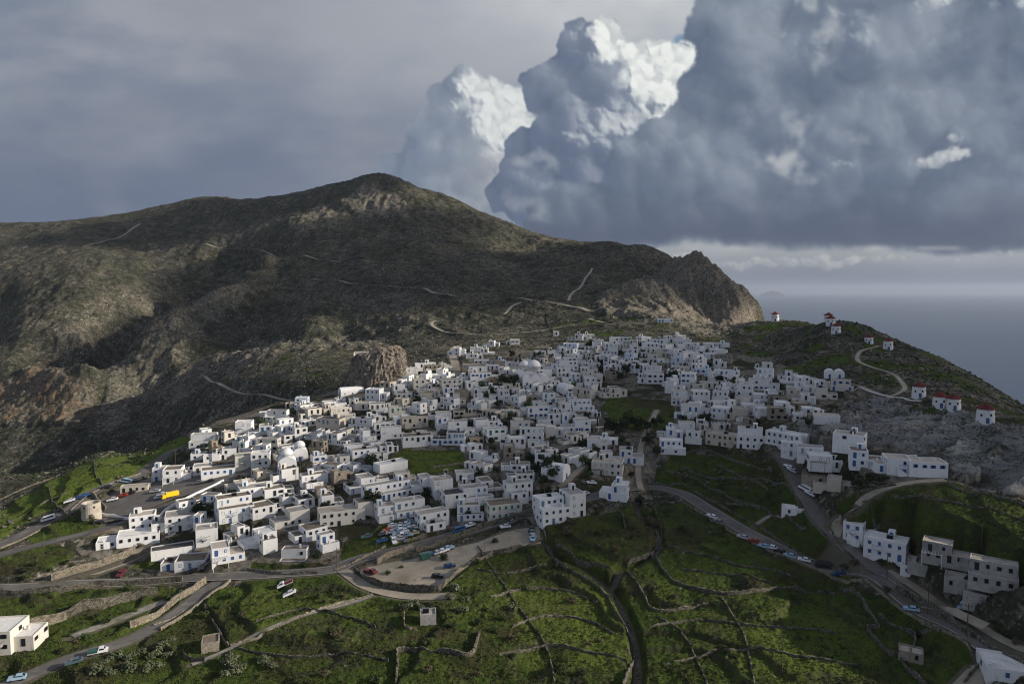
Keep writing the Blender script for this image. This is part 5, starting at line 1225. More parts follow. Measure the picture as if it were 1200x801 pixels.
CM = {k: car_meshes(*a) for k, a in {'car': (4.1, 1.72, 1.48, 'car'), 'van': (4.9, 1.9, 2.05, 'van'), 'pickup': (5.0, 1.8, 1.8, 'pickup')}.items()}
CB = {}
CARP = []
def vehicle(px, py, col, yaw, kind='car', own=None, pos=None, sc=1.0):
    p = pos or hit(px, py)
    if p is None: return
    b, g, wh, li, L, W, H = CM[kind]
    if (kind, col) not in CB: CB[(kind, col)] = b.mesh('body', 'car ' + col)
    a = R(yaw); dx, dy = math.cos(a) * L * .35, math.sin(a) * L * .35
    zf, zb = float(gz(p[0] - dx, p[1] - dy)), float(gz(p[0] + dx, p[1] + dy)); pitch = math.atan2(zb - zf, .7 * L)
    nm = {'car': 'parked_car', 'van': 'van', 'pickup': 'pickup_truck'}[kind]
    root = thing(nm, (p[0], p[1], (zf + zb) / 2 + .16), own, {'car': 'car', 'van': 'van', 'pickup': 'pickup truck'}[kind]); root.rotation_euler = (0, -pitch, a); root.scale = (sc, sc, sc)
    link_data('body', CB[(kind, col)], root, (0, 0, 0)); link_data('windows', g, root, (0, 0, 0))
    for sx_ in (-.31, .31):
        for sy_ in (-1, 1): link_data('wheel', wh, root, (sx_ * L, sy_ * (W / 2 - .10), .30))
    for sy_ in (-1, 1): link_data('headlight', li, root, (-L / 2, sy_ * W * .33, H * .45))
    if own is None: reg(root, px, py, 'vehicle', f"{col} {'parked car' if kind == 'car' else kind}")
    root['group'] = 'vehicles parked around the village'
    return root
CARS_ = [
 # car park below the road
 (434, 672, 'maroon', 150, 'pickup', 'dark red pickup truck alone at the left end of the gravel car park'), (527, 665, 'dark blue', 190, 'car', 'dark blue car by itself in the middle of the gravel car park'), (513, 677, 'black', 175, 'car', 'black car nearest the lower wall of the gravel car park'),
 (506, 651, 'blue', 215, 'car', 'blue car, leftmost of the four in the upper row of the gravel car park'), (514, 649, 'silver', 215, 'car', 'silver car, second of four in the upper row of the gravel car park'), (520, 647, 'white', 215, 'car', 'white car, third of four in the upper row of the gravel car park'), (526, 644, 'light blue', 215, 'car', 'light blue car, last of four in the upper row of the gravel car park'),
 (592, 619, 'white', 20, 'car', 'white car near the upper right corner of the gravel car park'), (600, 614, 'grey', 20, 'car', 'grey car in the upper right corner of the gravel car park'),
 (623, 622, 'black', 75, 'car', 'black car, rearmost by the right-hand wall of the gravel car park'), (624, 626, 'grey', 75, 'car', 'grey car, second by the right-hand wall of the gravel car park'), (624, 630, 'silver', 75, 'car', 'silver car, third by the right-hand wall of the gravel car park'), (625, 633, 'light blue', 75, 'car', 'pale blue car, nearest by the right-hand wall of the gravel car park'),
 # on the main road
 (551, 617, 'white', 28, 'car', 'white car on the main road ahead of the blue van'), (538, 623, 'blue', 28, 'van', 'bright blue van on the main road above the car park'), (579, 607, 'orange-red', 28, 'car', 'orange-red car on the main road near the green-shuttered house'), (593, 604, 'black', 25, 'car', 'black car behind the orange-red one on the main road'), (685, 580, 'white', 25, 'car', 'white car half hidden behind the tall three-storey house'),
 (502, 619, 'black', 160, 'car', 'black car in the yard beside the white roadside guesthouse'),
 # lower left road
 (20, 797, 'light blue', 25, 'car', 'pale car at the lower left corner, last on the lower road'), (87, 777, 'teal', 28, 'car', 'teal estate car, middle of three on the lower left road'), (115, 766, 'white', 205, 'pickup', 'small truck with white cab and green bed on the lower left road'),
 (340, 698, 'white', 20, 'car', 'white car alone on the grass below the main road'), (226, 671, 'black', 5, 'car', 'black car parked tight against the earth-roofed roadside house'), (238, 668, 'grey', 5, 'car', 'grey car parked at the right end of the roadside house'),
 (142, 673, 'maroon', 90, 'car', 'dark red car stopped beside the road at the grass verge'),
 # by the square
 (57, 610, 'white', 30, 'van', 'white van with blue stripe on the upper left road'), (82, 588, 'white', 25, 'car', 'white car by the parapet behind the ruined windmill'), (91, 585, 'dark blue', 25, 'car', 'dark blue car by the parapet, second after the white one'), (99, 582, 'blue', 25, 'car', 'mid blue car by the parapet, third after the white one'),
 (148, 566, 'light blue', 5, 'van', 'light blue van at the far edge of the square by the field'), (159, 564, 'beige', 5, 'car', 'beige car beside the light blue van above the square'), (144, 582, 'red', 10, 'car', 'red car in front of the low garage block on the square'), (153, 579, 'black', 10, 'car', 'black car close to the low garage block on the square'), (132, 587, 'white', 15, 'car', 'white car on the open left part of the square'), (182, 577, 'silver', 5, 'car', 'silver car beside the yellow truck on the square'), (190, 581, 'white', 30, 'car', 'white car in front of the yellow truck on the square'), (187, 584, 'silver', 30, 'car', 'second silver car in front of the yellow truck'), (115, 613, 'black', 28, 'car', 'black car on the lower lane just below the ruined windmill'), (232, 567, 'grey', 10, 'car', 'grey car on the square in front of the blue-doored cafe'), (246, 565, 'black', 10, 'car', 'black car on the square near the right end of the cafe'), (125, 572, 'black', 25, 'car', 'dark car beside the square parapet above the wall'), (200, 629, 'grey', 30, 'car', 'grey car below the school building'), (372, 577, 'silver', 40, 'car', None),
 # right road
 (834, 607, 'white', -38, 'car', 'white car, first of the line on the right-hand road'), (841, 613, 'grey', -38, 'car', 'grey car, second of the line on the right-hand road'), (870, 631, 'silver', -35, 'car', 'silver car, third in the roadside line'), (883, 636, 'red', -35, 'car', 'dark red car, fourth in the roadside line'), (895, 641, 'light blue', -33, 'car', 'light blue car, fifth in the roadside line'), (903, 643, 'white', -33, 'car', 'white car, sixth in the roadside line'), (913, 648, 'black', -30, 'car', 'black car, seventh in the roadside line'), (925, 653, 'light blue', -28, 'car', 'pale blue car, eighth in the roadside line'), (942, 658, 'white', -26, 'car', 'white estate car, ninth in the roadside line'), (964, 665, 'black', -24, 'van', 'black van, tenth in the roadside line'), (984, 673, 'dark blue', -24, 'car', 'dark blue car, last in the roadside line'), (1068, 716, 'light blue', -28, 'car', 'pale blue car alone on the grass below the right-hand road'), (1131, 716, 'light blue', -30, 'car', 'pale blue car on the builders yard before the concrete shells'),
 (924, 549, 'white', -58, 'car', 'white car at the top of the upper right road'), (928, 553, 'silver', -58, 'car', 'silver car just below the white one on the upper right road'), (943, 575, 'white', -55, 'van', 'white van halfway down the upper right road'), (949, 580, 'white', -55, 'car', 'white car in front of the white van on the upper right road'), (693, 567, 'white', 10, 'car', 'white car in the garden below the arcade house'), (1178, 790, 'white', 20, 'car', 'white car by the junction in the lower right corner'), (335, 684, 'white', 15, 'pickup', 'small white-cabbed truck with dark red bed parked below the road wall')]
for c in CARS_:
    v_ = vehicle(c[0], c[1], c[2], c[3], c[4], c[5])
    if v_ and c[5] and ' bed ' in c[5]:
        b = MB(); b.box(.06, 2.55, -.93, .93, .72, 1.42); b.build('cargo_bed', 'car green' if 'green' in c[5] else 'car maroon', v_)
# scrapyard of cars on the grass below the off-white block
rg1 = random.Random(8); yard_cols = ['white', 'silver', 'white', 'light blue', 'orange-red', 'silver', 'white', 'light blue', 'white', 'grey', 'silver', 'light blue', 'white', 'teal', 'silver', 'white', 'light blue', 'beige', 'white', 'silver', 'grey', 'blue']
k = 0
for row, (y0, xs) in enumerate([(617, (461, 468, 475, 482)), (621, (455, 462, 469, 476, 483)), (625, (450, 458, 466, 473, 480)), (629, (464, 471, 478, 485)), (633, (461, 468, 475, 448))]):
    for q, x in enumerate(xs):
        own = f"{yard_cols[k]} car in the grassy car dump, {['far', 'second', 'third', 'fourth', 'near'][row]} row, {['first', 'second', 'third', 'fourth', 'fifth'][q]} from the left" if q < 5 else None
        v_ = vehicle(x, y0 + rg1.uniform(-.5, .5) - (x - 465) * .12, yard_cols[k], rg1.choice([15, 20, 105, 200]) + rg1.uniform(-12, 12), 'car', own)
        if v_: v_['group'] = 'cars dumped in the grassy yard'
        k += 1
vehicle(430, 631, 'teal', 20, 'car', 'teal wreck alone on the grass left of the car dump')
# yellow lorry
p = hit(201, 583); root = thing('lorry', (p[0], p[1], p[2] + .1), 'bright yellow covered lorry parked on the square', 'lorry', None, R(48)); root.scale = (.78, .78, .78)
b = MB(); b.prism([(-3.1, -1.15), (3.6, -1.15), (3.6, 1.15), (-3.1, 1.15)], 1.0, 3.0); b.add([(-3.1, -1.15, 3.0), (3.6, -1.15, 3.0), (3.6, 1.15, 3.0), (-3.1, 1.15, 3.0), (-2.9, 0, 3.45), (3.4, 0, 3.45)], [(0, 1, 5, 4), (1, 2, 5), (2, 3, 4, 5), (3, 0, 4)]); b.build('cargo_body', 'car yellow', root)
b = MB(); b.add([(-5.0, -1.1, .5), (-3.25, -1.1, .5), (-3.25, 1.1, .5), (-5.0, 1.1, .5), (-4.8, -1.05, 2.5), (-3.25, -1.05, 2.5), (-3.25, 1.05, 2.5), (-4.8, 1.05, 2.5)], [(0, 1, 5, 4), (1, 2, 6, 5), (2, 3, 7, 6), (3, 0, 4, 7), (4, 5, 6, 7)]); cb_ = b.build('cab', 'car yellow', root)
b = MB(); b.add([(-4.94, -.95, 1.5), (-4.94, .95, 1.5), (-4.84, .9, 2.3), (-4.84, -.9, 2.3)], [(0, 1, 2, 3)]); b.build('windscreen', 'glass dark', cb_)
b = MB(); b.box(-4.6, 3.5, -.45, .45, .55, .95); b.build('chassis', 'paint dark', root)
for x in (-4.1, 1.6, 2.7):
    for s in (-1, 1): link_data('wheel', CM['car'][2], root, (x, s * .95, .42), 0, (1.45, 1.6, 1.45))
# green skip beside the car park row
p = hit(498, 655); root = thing('skip', (p[0], p[1], p[2]), 'dark green covered waste container at the head of the car park row', 'waste container', None, R(30))
b = MB(); b.add([(-1.6, -1, .2), (1.6, -1, .2), (1.6, 1, .2), (-1.6, 1, .2), (-1.9, -1.1, 2.1), (1.9, -1.1, 2.1), (1.9, 1.1, 2.1), (-1.9, 1.1, 2.1)], [(0, 1, 5, 4), (1, 2, 6, 5), (2, 3, 7, 6), (3, 0, 4, 7), (3, 2, 1, 0)]); b.build('body', 'car green', root)
b = MB(); b.box(-1.95, 1.95, -1.15, 1.15, 2.12, 2.3); b.box(-1.2, 1.2, -.7, .7, 2.3, 2.42); b.build('lid', 'car green', root)
# blue tarpaulin heap by the stone wall
p = hit(68, 675); b = MB(); rs_ = random.Random(2); n_ = 9
v = [(p[0] + (i / 8 - .5) * 3.0, p[1] + (j / 8 - .5) * 2.2, p[2] + 1.6 * math.sin(math.pi * i / 8) ** .5 * math.sin(math.pi * j / 8) ** .5 + rs_.uniform(-.1, .1)) for j in range(9) for i in range(9)]
o = b.add(v, [(j * 9 + i, j * 9 + i + 1, j * 9 + i + 10, j * 9 + i + 9) for j in range(8) for i in range(8)]).build('tarpaulin', 'car blue'); tag(o, 'bright blue tarpaulin over a heap at the end of the stone wall', 'tarpaulin')

# ------------------------------------------------------------------ walls
def wall(px, h, t_, mat, label, name='stone_wall', cat='wall', step=1.0, rough=.12, parapet=False, base=None, pos=None, depth=1.5):
    if rough == .12: rough = .20; t_ *= .62; h *= .82
    step = .7
    q = hits(px) if pos is None else pos
    P = resample([(a[0], a[1]) for a in q], step)
    z = gz(P[:, 0], P[:, 1]); wv = (pn(P[:, 0] / 4.5, P[:, 1] / 4.5, 88) * .35 + pn(P[:, 0] / 14, P[:, 1] / 14, 89) * .45) * min(1, rough * 8) ; zt = smooth1(z, 3) + h * np.clip(1 + wv - .9 * np.clip(pn(P[:, 0] / 9, P[:, 1] / 9, 90) - .38, 0, 1) * 3 * (rough > .1), .15, 1.6)
    d = np.gradient(P, axis=0); d /= np.linalg.norm(d, axis=1)[:, None] + 1e-9; nr = np.stack([-d[:, 1], d[:, 0]], 1)
    rs = np.random.RandomState(int(abs(P[0, 0] * 13 + P[0, 1] * 7)) % 9999); n = len(P)
    a_ = lambda s: rs.uniform(-s, s, n)
    rows = []
    for off, zz in ((-t_ * .62, z - depth), (-t_ * .56 , z * .55 + zt * .45), (-t_ * .44, zt), (t_ * .44, zt), (t_ * .56, z * .55 + zt * .45), (t_ * .62, z - depth)):
        o_ = off + a_(rough * .35); rows.append(np.stack([P[:, 0] + nr[:, 0] * o_, P[:, 1] + nr[:, 1] * o_, zz + (a_(rough) if zz is not (z - depth) else 0)], 1))
    V = np.stack(rows, 1).reshape(-1, 3); f = []
    for i in range(n - 1):
        for k in range(5): f.append((i * 6 + k, i * 6 + k + 1, i * 6 + k + 7, i * 6 + k + 6))
    f += [(0, 1, 2, 3, 4, 5)[::-1], tuple((n - 1) * 6 + k for k in range(6))]
    o = link_mesh(name, V, f, mat); return tag(o, label, cat, 'stone walls between fields and lanes', 'thing')
Wd, Wp = 'dry stone', 'pale stone'
wall([(-60,666),(0,643),(40,625),(78,602),(105,580),(140,563),(165,555)], .6, .3, 'pale stone', 'white road parapet along the upper left road beside the green field', 'parapet_wall', rough=.02)
wall([(118,603),(160,608),(205,592),(235,577),(262,564)], 1.1, .5, 'wall bright white', 'long bright white parapet between the square and the school', 'parapet_wall', rough=.02)
wall([(107,580),(118,592),(124,597)], 1.8, .5, Wp, 'short pale stone wall dividing the square from the ruined windmill', rough=.05)
wall([(-60,692),(0,697),(60,692),(120,687),(190,683),(214,681)], 2.0, .6, Wd, 'long grey retaining wall under the main road at the left', 'retaining_wall', rough=.06, depth=3.5)
wall([(60,680),(85,672),(115,664),(150,652),(158,647)], 2.6, .5, Wp, 'tan stone wall below the village hall', rough=.05)
wall([(36,737),(70,728),(78,725)], 3.2, .5, Wp, 'pale lower end of the wall climbing from the villa', rough=.05)
wall([(78,724),(110,712),(150,704),(185,697)], 3.0, .5, Wd, 'grey stone wall climbing from the villa to the junction', rough=.06)
wall([(152,735),(180,725),(205,706),(225,694),(241,682)], 2.2, .6, Wp, 'tan wall along the upper side of the lower left road', rough=.08)
wall([(188,738),(215,722),(240,703),(262,688),(270,681)], .9, .5, Wp, 'low tan parapet on the outer side of the lower left road', rough=.05)
wall([(239,710),(250,730),(262,752),(268,757)], 1.2, .6, Wd, 'dry stone wall running down the field beside the stone shed')
wall([(270,757),(310,741),(350,723),(400,706),(437,697)], .7, .9, Wp, 'straight pale stone wall rising across the green field to the car park road')
wall([(372,672),(330,673),(293,667),(288,668)], 1.1, .5, Wp, 'low wall round the green verge before the box house')
wall([(393,668),(420,657),(446,644),(452,640)], 1.1, .5, Wp, 'tan kerb wall below the grassy car dump')
wall([(462,638),(480,633),(500,626)], 1.2, .5, Wp, 'tan wall between the car dump and the main road')
wall([(442,660),(462,650),(484,643)], 2.0, .6, Wp, 'short ochre retaining wall at the left of the car park grass', rough=.05)
wall([(487,646),(520,636),(560,620),(600,609),(630,601)], 1.8, .7, Wd, 'brown stone wall between the main road and the gravel car park', rough=.15)
wall([(415,671),(440,686),(480,693),(515,692),(522,685),(535,672),(548,662)], 2.2, .7, Wd, 'curving dark wall holding up the gravel car park')
wall([(535,672),(555,660),(577,650)], 2.0, .6, Wp, 'pale broken wall at the right side of the gravel car park')
wall([(577,650),(600,646),(636,634)], 1.8, .6, Wd, 'grey wall from the car park to the drain ditch')
wall([(636,598),(637,620),(640,634)], 1.2, .4, Wp, 'narrow upright wall edging the car park below the tall house')
wall([(464,801),(466,780),(470,763),(520,764),(552,768),(562,742)], 1.6, .7, Wd, 'angular dry stone wall enclosing the lower shed garden')
wall([(640,642),(655,662),(690,680),(712,700),(722,720),(735,742),(744,764),(736,790),(728,812)], 1.3, .6, Wd, 'left stone bank of the winding drain ditch')
wall([(652,640),(672,652),(700,662),(722,676)], 1.2, .6, Wd, 'upper stone bank of the drain ditch below the tall house')
wall([(768,596),(775,620),(772,640),(758,652),(735,664)], 1.2, .6, Wd, 'curved stone bank beside the dry reeds')
wall([(702,606),(718,600),(728,602),(733,620)], 1.3, .5, Wd, 'stone wall at the corner of the reed garden')
wall([(762,650),(780,672),(800,686),(850,697),(900,692),(960,694),(1000,690)], 1.2, .7, Wd, 'long terrace wall curving across the right-hand field')
wall([(736,670),(755,700),(770,716),(830,706)], 1.0, .6, Wd, 'terrace wall of the small field right of the ditch')
wall([(765,568),(800,568),(835,588),(870,606),(905,628),(985,664)], 1.0, .5, Wd, 'stone wall along the upper side of the right-hand road')
wall([(798,589),(830,605),(862,626),(900,645),(940,660),(985,680),(1045,706),(1100,738),(1140,768)], .9, .45, Wp, 'pale roadside wall along the lower side of the right-hand road')
wall([(986,690),(1020,720),(1030,735),(1016,738),(1040,765),(1070,790),(1085,805)], 1.4, .7, Wd, 'outer wall of the oval stone pen by the right-hand road')
wall([(1030,722),(1060,738),(1072,748),(1070,764)], 1.6, .7, Wd, 'inner wall of the oval stone pen')
wall([(1080,742),(1100,738),(1125,748),(1148,775),(1130,800)], 1.0, .6, Wd, 'low wall of the triangular plot beside the junction')
wall([(972,616),(985,640),(1010,662),(1030,676)], 1.0, .5, Wd, 'wall between the upper lane and the blue-shuttered pair')
wall([(1050,690),(1090,712),(1130,740),(1180,768),(1230,790)], 1.8, .6, Wd, 'long retaining wall between the road and the builders lane', rough=.15)
wall([(980,612),(1000,590),(1050,569)], .8, .5, Wd, 'low wall under the lane to the blue-stair house')
wall([(840,545),(870,560),(900,575)], .9, .5, Wd, 'short terrace wall in the middle of the terraced field')
wall([(800,532),(830,528),(860,540),(905,552)], 1.0, .5, Wd, 'top terrace wall below the long cream house')
wall([(780,552),(810,560),(850,580),(890,596)], .9, .5, Wd, 'lower terrace wall of the terraced field')
wall([(1110,566),(1150,577),(1200,592),(1240,605)], .9, .6, Wd, 'stone wall under the right end of the outcrop')
wall([(57,570),(62,590),(78,604)], 1.1, .5, Wd, 'field wall stepping down the left green terraces')
wall([(110,540),(112,555),(120,568)], 1.0, .5, Wd, 'short wall between the two bright green fields')
wall([(100,536),(130,530),(170,522),(222,513)], .8, .5, Wd, 'wall edging the top of the bright green field above the gorge')
wall([(508,548),(530,545),(550,546)], 1.2, .8, Wp, 'rubble wall crossing the green village garden')
wall([(990,451),(1020,459),(1060,467),(1080,470)], .5, .5, 'wall white', 'low whitewashed wall leading from the double chapel to the windmills', rough=.05)
wall([(560,640),(600,700),(640,760),(650,800)], .7, .5, Wd, 'overgrown wall down the middle of the central field')
wall([(845,700),(870,740),(885,800)], .7, .6, Wd, 'overgrown bank wall in the large right-hand field')
wall([(770,722),(800,745),(820,780),(830,805)], .7, .6, Wd, 'overgrown wall left of the large right-hand field')
wall([(216,716),(200,726),(180,733)], .6, .4, Wp, 'short pale kerb in the garden above the lower left road')
wall([(214,762),(219,772),(240,775)], 1.6, .4, Wd, 'roofless pen wall joined to the small stone shed')
wall([(474,722),(475,736),(490,738)], 1.8, .35, Wp, 'tan wall of the roofless room beside the grey field shed')

for px_, lb_ in (
 ([(560,668),(590,672),(620,668),(640,662)], 'short contour wall just below the gravel car park'), ([(575,700),(620,690),(670,694),(700,706)], 'thin contour wall across the upper central field'),
 ([(600,735),(640,722),(690,728),(725,745)], 'thin contour wall across the middle of the central field'), ([(585,768),(640,758),(700,766),(735,776)], 'thin contour wall low in the central field'),
 ([(765,640),(820,650),(870,664),(930,676)], 'upper contour wall between the reeds and the right-hand road'), ([(800,668),(850,674),(905,684)], 'short contour wall above the long curving terrace wall'),
 ([(760,735),(820,728),(900,735),(980,742)], 'contour wall across the top of the large lower right field'), ([(790,775),(860,762),(940,770),(1010,782)], 'contour wall across the bottom of the large lower right field'),
 ([(300,728),(350,715),(400,722),(440,735)], 'thin contour wall beside the straight pale field wall'),
 ([(280,760),(340,770),(400,765),(455,775)], 'thin contour wall low in the left field'),
 ([(800,548),(850,560),(905,566),(935,585)], 'second terrace wall of the terraced field from the top'), ([(850,590),(900,600),(945,618)], 'lowest terrace wall above the line of roadside cars'),
 ([(1010,590),(1080,582),(1150,596),(1220,618)], 'upper contour wall of the dark right-hand hillside field'), ([(0,586),(30,572),(70,556)], 'thin wall stepping across the far left terraces'),
 ([(10,612),(50,590),(80,578)], 'lower thin wall across the far left terraces'), ([(860,400),(900,412),(950,418),(1000,414)], 'faint wall high on the windmill hillside'), ([(880,452),(905,446),(960,432),(1000,436)], 'faint wall below the lone hillside house'),
 ([(640,372),(645,384),(650,392)], 'field wall near the saddle road, left of the lone house'), ([(560,384),(620,380),(680,376),(735,374)], 'long distant wall along the saddle fields')):
    wall(px_, .85, .42, Wd, lb_)
# ------------------------------------------------------------------ poles and lamps
POLES = [(199, 698, 8, 'wooden power pole at the left road junction', 1), (395, 672, 9, 'tall wooden power pole beside the main road at the car dump', 1), (441, 662, 8, 'power pole at the left entrance to the car park', 1), (638, 596, 9, 'power pole at the corner of the tall house', 1), (568, 645, 5, 'slim lamp post on the car park verge', 0), (524, 680, 4, 'slim lamp post by the lower car park wall', 0), (797, 570, 8, 'power pole at the start of the right-hand road', 1), (1039, 680, 9, 'power pole by the upper lane junction', 1), (1087, 720, 9, 'power pole beside the right-hand road', 1), (1133, 746, 9, 'power pole with lamp arm nearest the builders yard', 1), (987, 692, 5, 'leaning pole at the head of the field path', 0), (916, 790, 9, 'wooden pole standing in the large right-hand field', 1), (206, 548, 9, 'wooden pole in the bright green field', 1), (52, 640, 5, 'short lamp post on the lower lane left of the hall', 0), (126, 668, 3, 'yellow-topped post at the road verge', 0), (10, 690, 4, 'thin lamp post on the main road at the left edge', 0), (211, 706, 4, 'short lamp post beside the walled ramp', 0), (308, 445, 8, 'distant pole on the dark slope left of the great rock', 1), (413, 560, 9, 'pole among roofs below the twin-domed chapel', 1), (352, 560, 10, 'tall pole rising behind the domed church roofs', 1), (393, 560, 11, 'tall bare pole in the middle of the left quarter', 1), (446, 482, 9, 'thin pole among roofs before the great rock', 1), (505, 470, 9, 'thin pole right of the great rock among roofs', 1), (640, 540, 9, 'thin pole in front of the brown-roofed houses', 1), (924, 532, 8, 'pole at the white terrace on the upper right road', 1), (70, 690, 4, 'traffic post opposite the tarpaulin', 0), (860, 540, 7, 'pole in the terraced field', 1), (1150, 640, 7, 'pole behind the concrete shells', 1)]
for x, y, h, lb, ar in POLES:
    p = hit(x, y)
    if p is None: continue
    b = MB(); b.tube((0, 0, -.6), (0, 0, h), .14 if ar else .07, .10 if ar else .05, 7)
    nm = 'power_pole' if ar else 'lamp_post'
    root = thing(nm, (p[0], p[1], float(gz(p[0], p[1]))), lb, 'power pole' if ar else 'lamp post', 'poles along the lanes', R((x * 37) % 180))
    b.build('pole', 'wood pole' if ar else 'metal grey', root)
    c = MB()
    if ar: c.box(-.9, .9, -.06, .06, h - .7, h - .58); [c.box(s * .75 - .05, s * .75 + .05, -.05, .05, h - .58, h - .4) for s in (-1, 0, 1)]; c.build('crossarm', 'wood pole', root)
    else: c.box(-.1, .9, -.07, .07, h - .05, h + .05); c.box(.5, .95, -.12, .12, h - .12, h - .05); c.build('lamp_head', 'metal grey', root)
# ------------------------------------------------------------------ trees and shrubs
def crown_mesh(seed, n, size, leaf, mat, shape='round', clumps=9):
    rs = np.random.RandomState(seed); sx, sy, sz = size
    C_ = []
    for k in range(clumps):
        a = rs.rand() * 2 * np.pi; r = rs.rand() ** .5 * .62; h = rs.rand() * 2 - 1
        if shape == 'cone': r *= (1 - h) * .5
        C_.append((math.cos(a) * r, math.sin(a) * r, h * .62, .30 + .28 * rs.rand() if shape != 'cone' else .25))
    C_ = np.array(C_); idx = rs.randint(0, clumps, n); d = rs.normal(size=(n, 3)); d /= np.linalg.norm(d, axis=1)[:, None]
    r = C_[idx, 3] * (.55 + .5 * rs.rand(n)); P = C_[idx, :3] + d * r[:, None]
    P = P * np.array([sx, sy, sz]) + np.array([0, 0, sz * .95]); P[:, 2] = np.maximum(P[:, 2], .02)
    nrm = d + rs.normal(size=(n, 3)) * .5; nrm /= np.linalg.norm(nrm, axis=1)[:, None]
    t = np.cross(nrm, rs.normal(size=(n, 3))); t /= np.linalg.norm(t, axis=1)[:, None] + 1e-9; b = np.cross(nrm, t)
    s = leaf * (.6 + .8 * rs.rand(n))[:, None]
    V = np.stack([P - t * s, P + b * s * .6, P + t * s, P - b * s * .6], 1).reshape(-1, 3)
    F_ = np.arange(n * 4).reshape(-1, 4)
    o = link_mesh('crown', V, F_, mat); m = o.data; bpy.data.objects.remove(o); return m
def trunk_mesh(seed, h, r, limbs=4, spread=1.0):
    b = MB(); rg = random.Random(seed); b.tube((0, 0, -.4), (.1, .05, h), r, r * .6, 7)
    for k in range(limbs):
        a = k * 2.4 + rg.random(); L_ = spread * (.6 + .5 * rg.random()); b.tube((.08, .04, h * (.6 + .1 * k)), (math.cos(a) * L_, math.sin(a) * L_, h + .6 + rg.random() * .8), r * .5, r * .2, 5)
    return b.mesh('trunk', 'bark')
TREES = {
 'broadleaf_tree': [(crown_mesh(s, 700, (2.3, 2.3, 1.7), .26, m), trunk_mesh(s, 1.6, .18, 4, 1.3), 1.0) for s, m in ((1, 'leaf dark'), (2, 'leaf dark'), (3, 'leaf green'))],
 'cypress': [(crown_mesh(11, 520, (.75, .75, 3.3), .22, 'leaf dark', 'cone', 16), trunk_mesh(5, 1.0, .14, 0), .4)],
 'bush': [(crown_mesh(s, 420, (1.5, 1.4, .8), .17, m, 'round', 11), None, 0) for s, m in ((21, 'leaf dark'), (22, 'leaf green'), (23, 'leaf dry'), (24, 'leaf green'))],
 'prickly_pear': [(crown_mesh(s, 650, (2.3, 2.0, .9), .24, 'leaf cactus', 'round', 16), None, 0) for s in (31, 32)],
 'reed_clump': [(crown_mesh(41, 900, (3.0, 2.4, 1.5), .2, 'leaf dry', 'round', 16), None, 0)],
}
def plant(px, py, kind, s, v=0, own=None, desc=None, pos=None):
    p = pos or hit(px, py)
    if p is None: return
    cm, tm, zt = TREES[kind][v % len(TREES[kind])]
    x, y = p[0], p[1]; z = float(gz(x, y)) - .15
    cat = {'broadleaf_tree': 'tree', 'cypress': 'cypress', 'bush': 'bush', 'prickly_pear': 'prickly pear', 'reed_clump': 'reeds'}[kind]
    root = thing(kind, (x, y, z), own, cat, {'tree': 'trees among the houses', 'bush': 'bushes in the fields', 'prickly pear': 'prickly pear thickets in the fields'}.get(cat), random.Random(int(px * 7 + py)).uniform(0, 6.28)); s *= 1.22 if kind == 'broadleaf_tree' else 1; root.scale = (s, s, s)
    if tm: link_data('trunk', tm, root, (0, 0, 0))
    link_data('crown', cm, root, (0, 0, zt))
    if own is None: reg(root, px, py - 3, 'plant', desc or {'broadleaf_tree': 'dark leafy tree', 'cypress': 'narrow dark cypress', 'bush': ['dark green bush', 'green bush', 'dry brown bush', 'green bush'][v % 4], 'prickly_pear': 'pale prickly pear thicket', 'reed_clump': 'dry reeds'}[kind])
    return root
# palm
def palm(px, py, h, own):
    p = hit(px, py); root = thing('palm_tree', (p[0], p[1], float(gz(p[0], p[1])) - .2), own, 'palm tree'); b = MB(); b.tube((0, 0, 0), (.15, .1, h), .24, .17, 8); b.build('trunk', 'bark', root)
    V = []; F_ = []; rg = random.Random(5)
    for k in range(26):
        a = k * 2.4; L_ = 2.2 + .4 * rg.random(); lift_ = rg.uniform(-.2, 1.0); prev = None
        for j in range(7):
            t = j / 6; x = L_ * t; z = h + lift_ * math.sin(t * 2.4) * 1.1 - 1.5 * t * t; w_ = .32 * math.sin(math.pi * min(1, t * .9 + .1)) + .02
            c_, s_ = math.cos(a), math.sin(a); q = [(x * c_ - w_ * s_, x * s_ + w_ * c_, z - .12), (x * c_, x * s_, z), (x * c_ + w_ * s_, x * s_ - w_ * c_, z - .12)]
            n0 = len(V); V += q
            if prev is not None: F_ += [(prev, prev + 1, n0 + 1, n0), (prev + 1, prev + 2, n0 + 2, n0 + 1)]
            prev = n0
    link_mesh('crown', V, F_, 'leaf dark', root)
palm(512, 600, 4.2, 'palm tree between the roadside guesthouse and the houses behind')
T_ = 'broadleaf_tree'
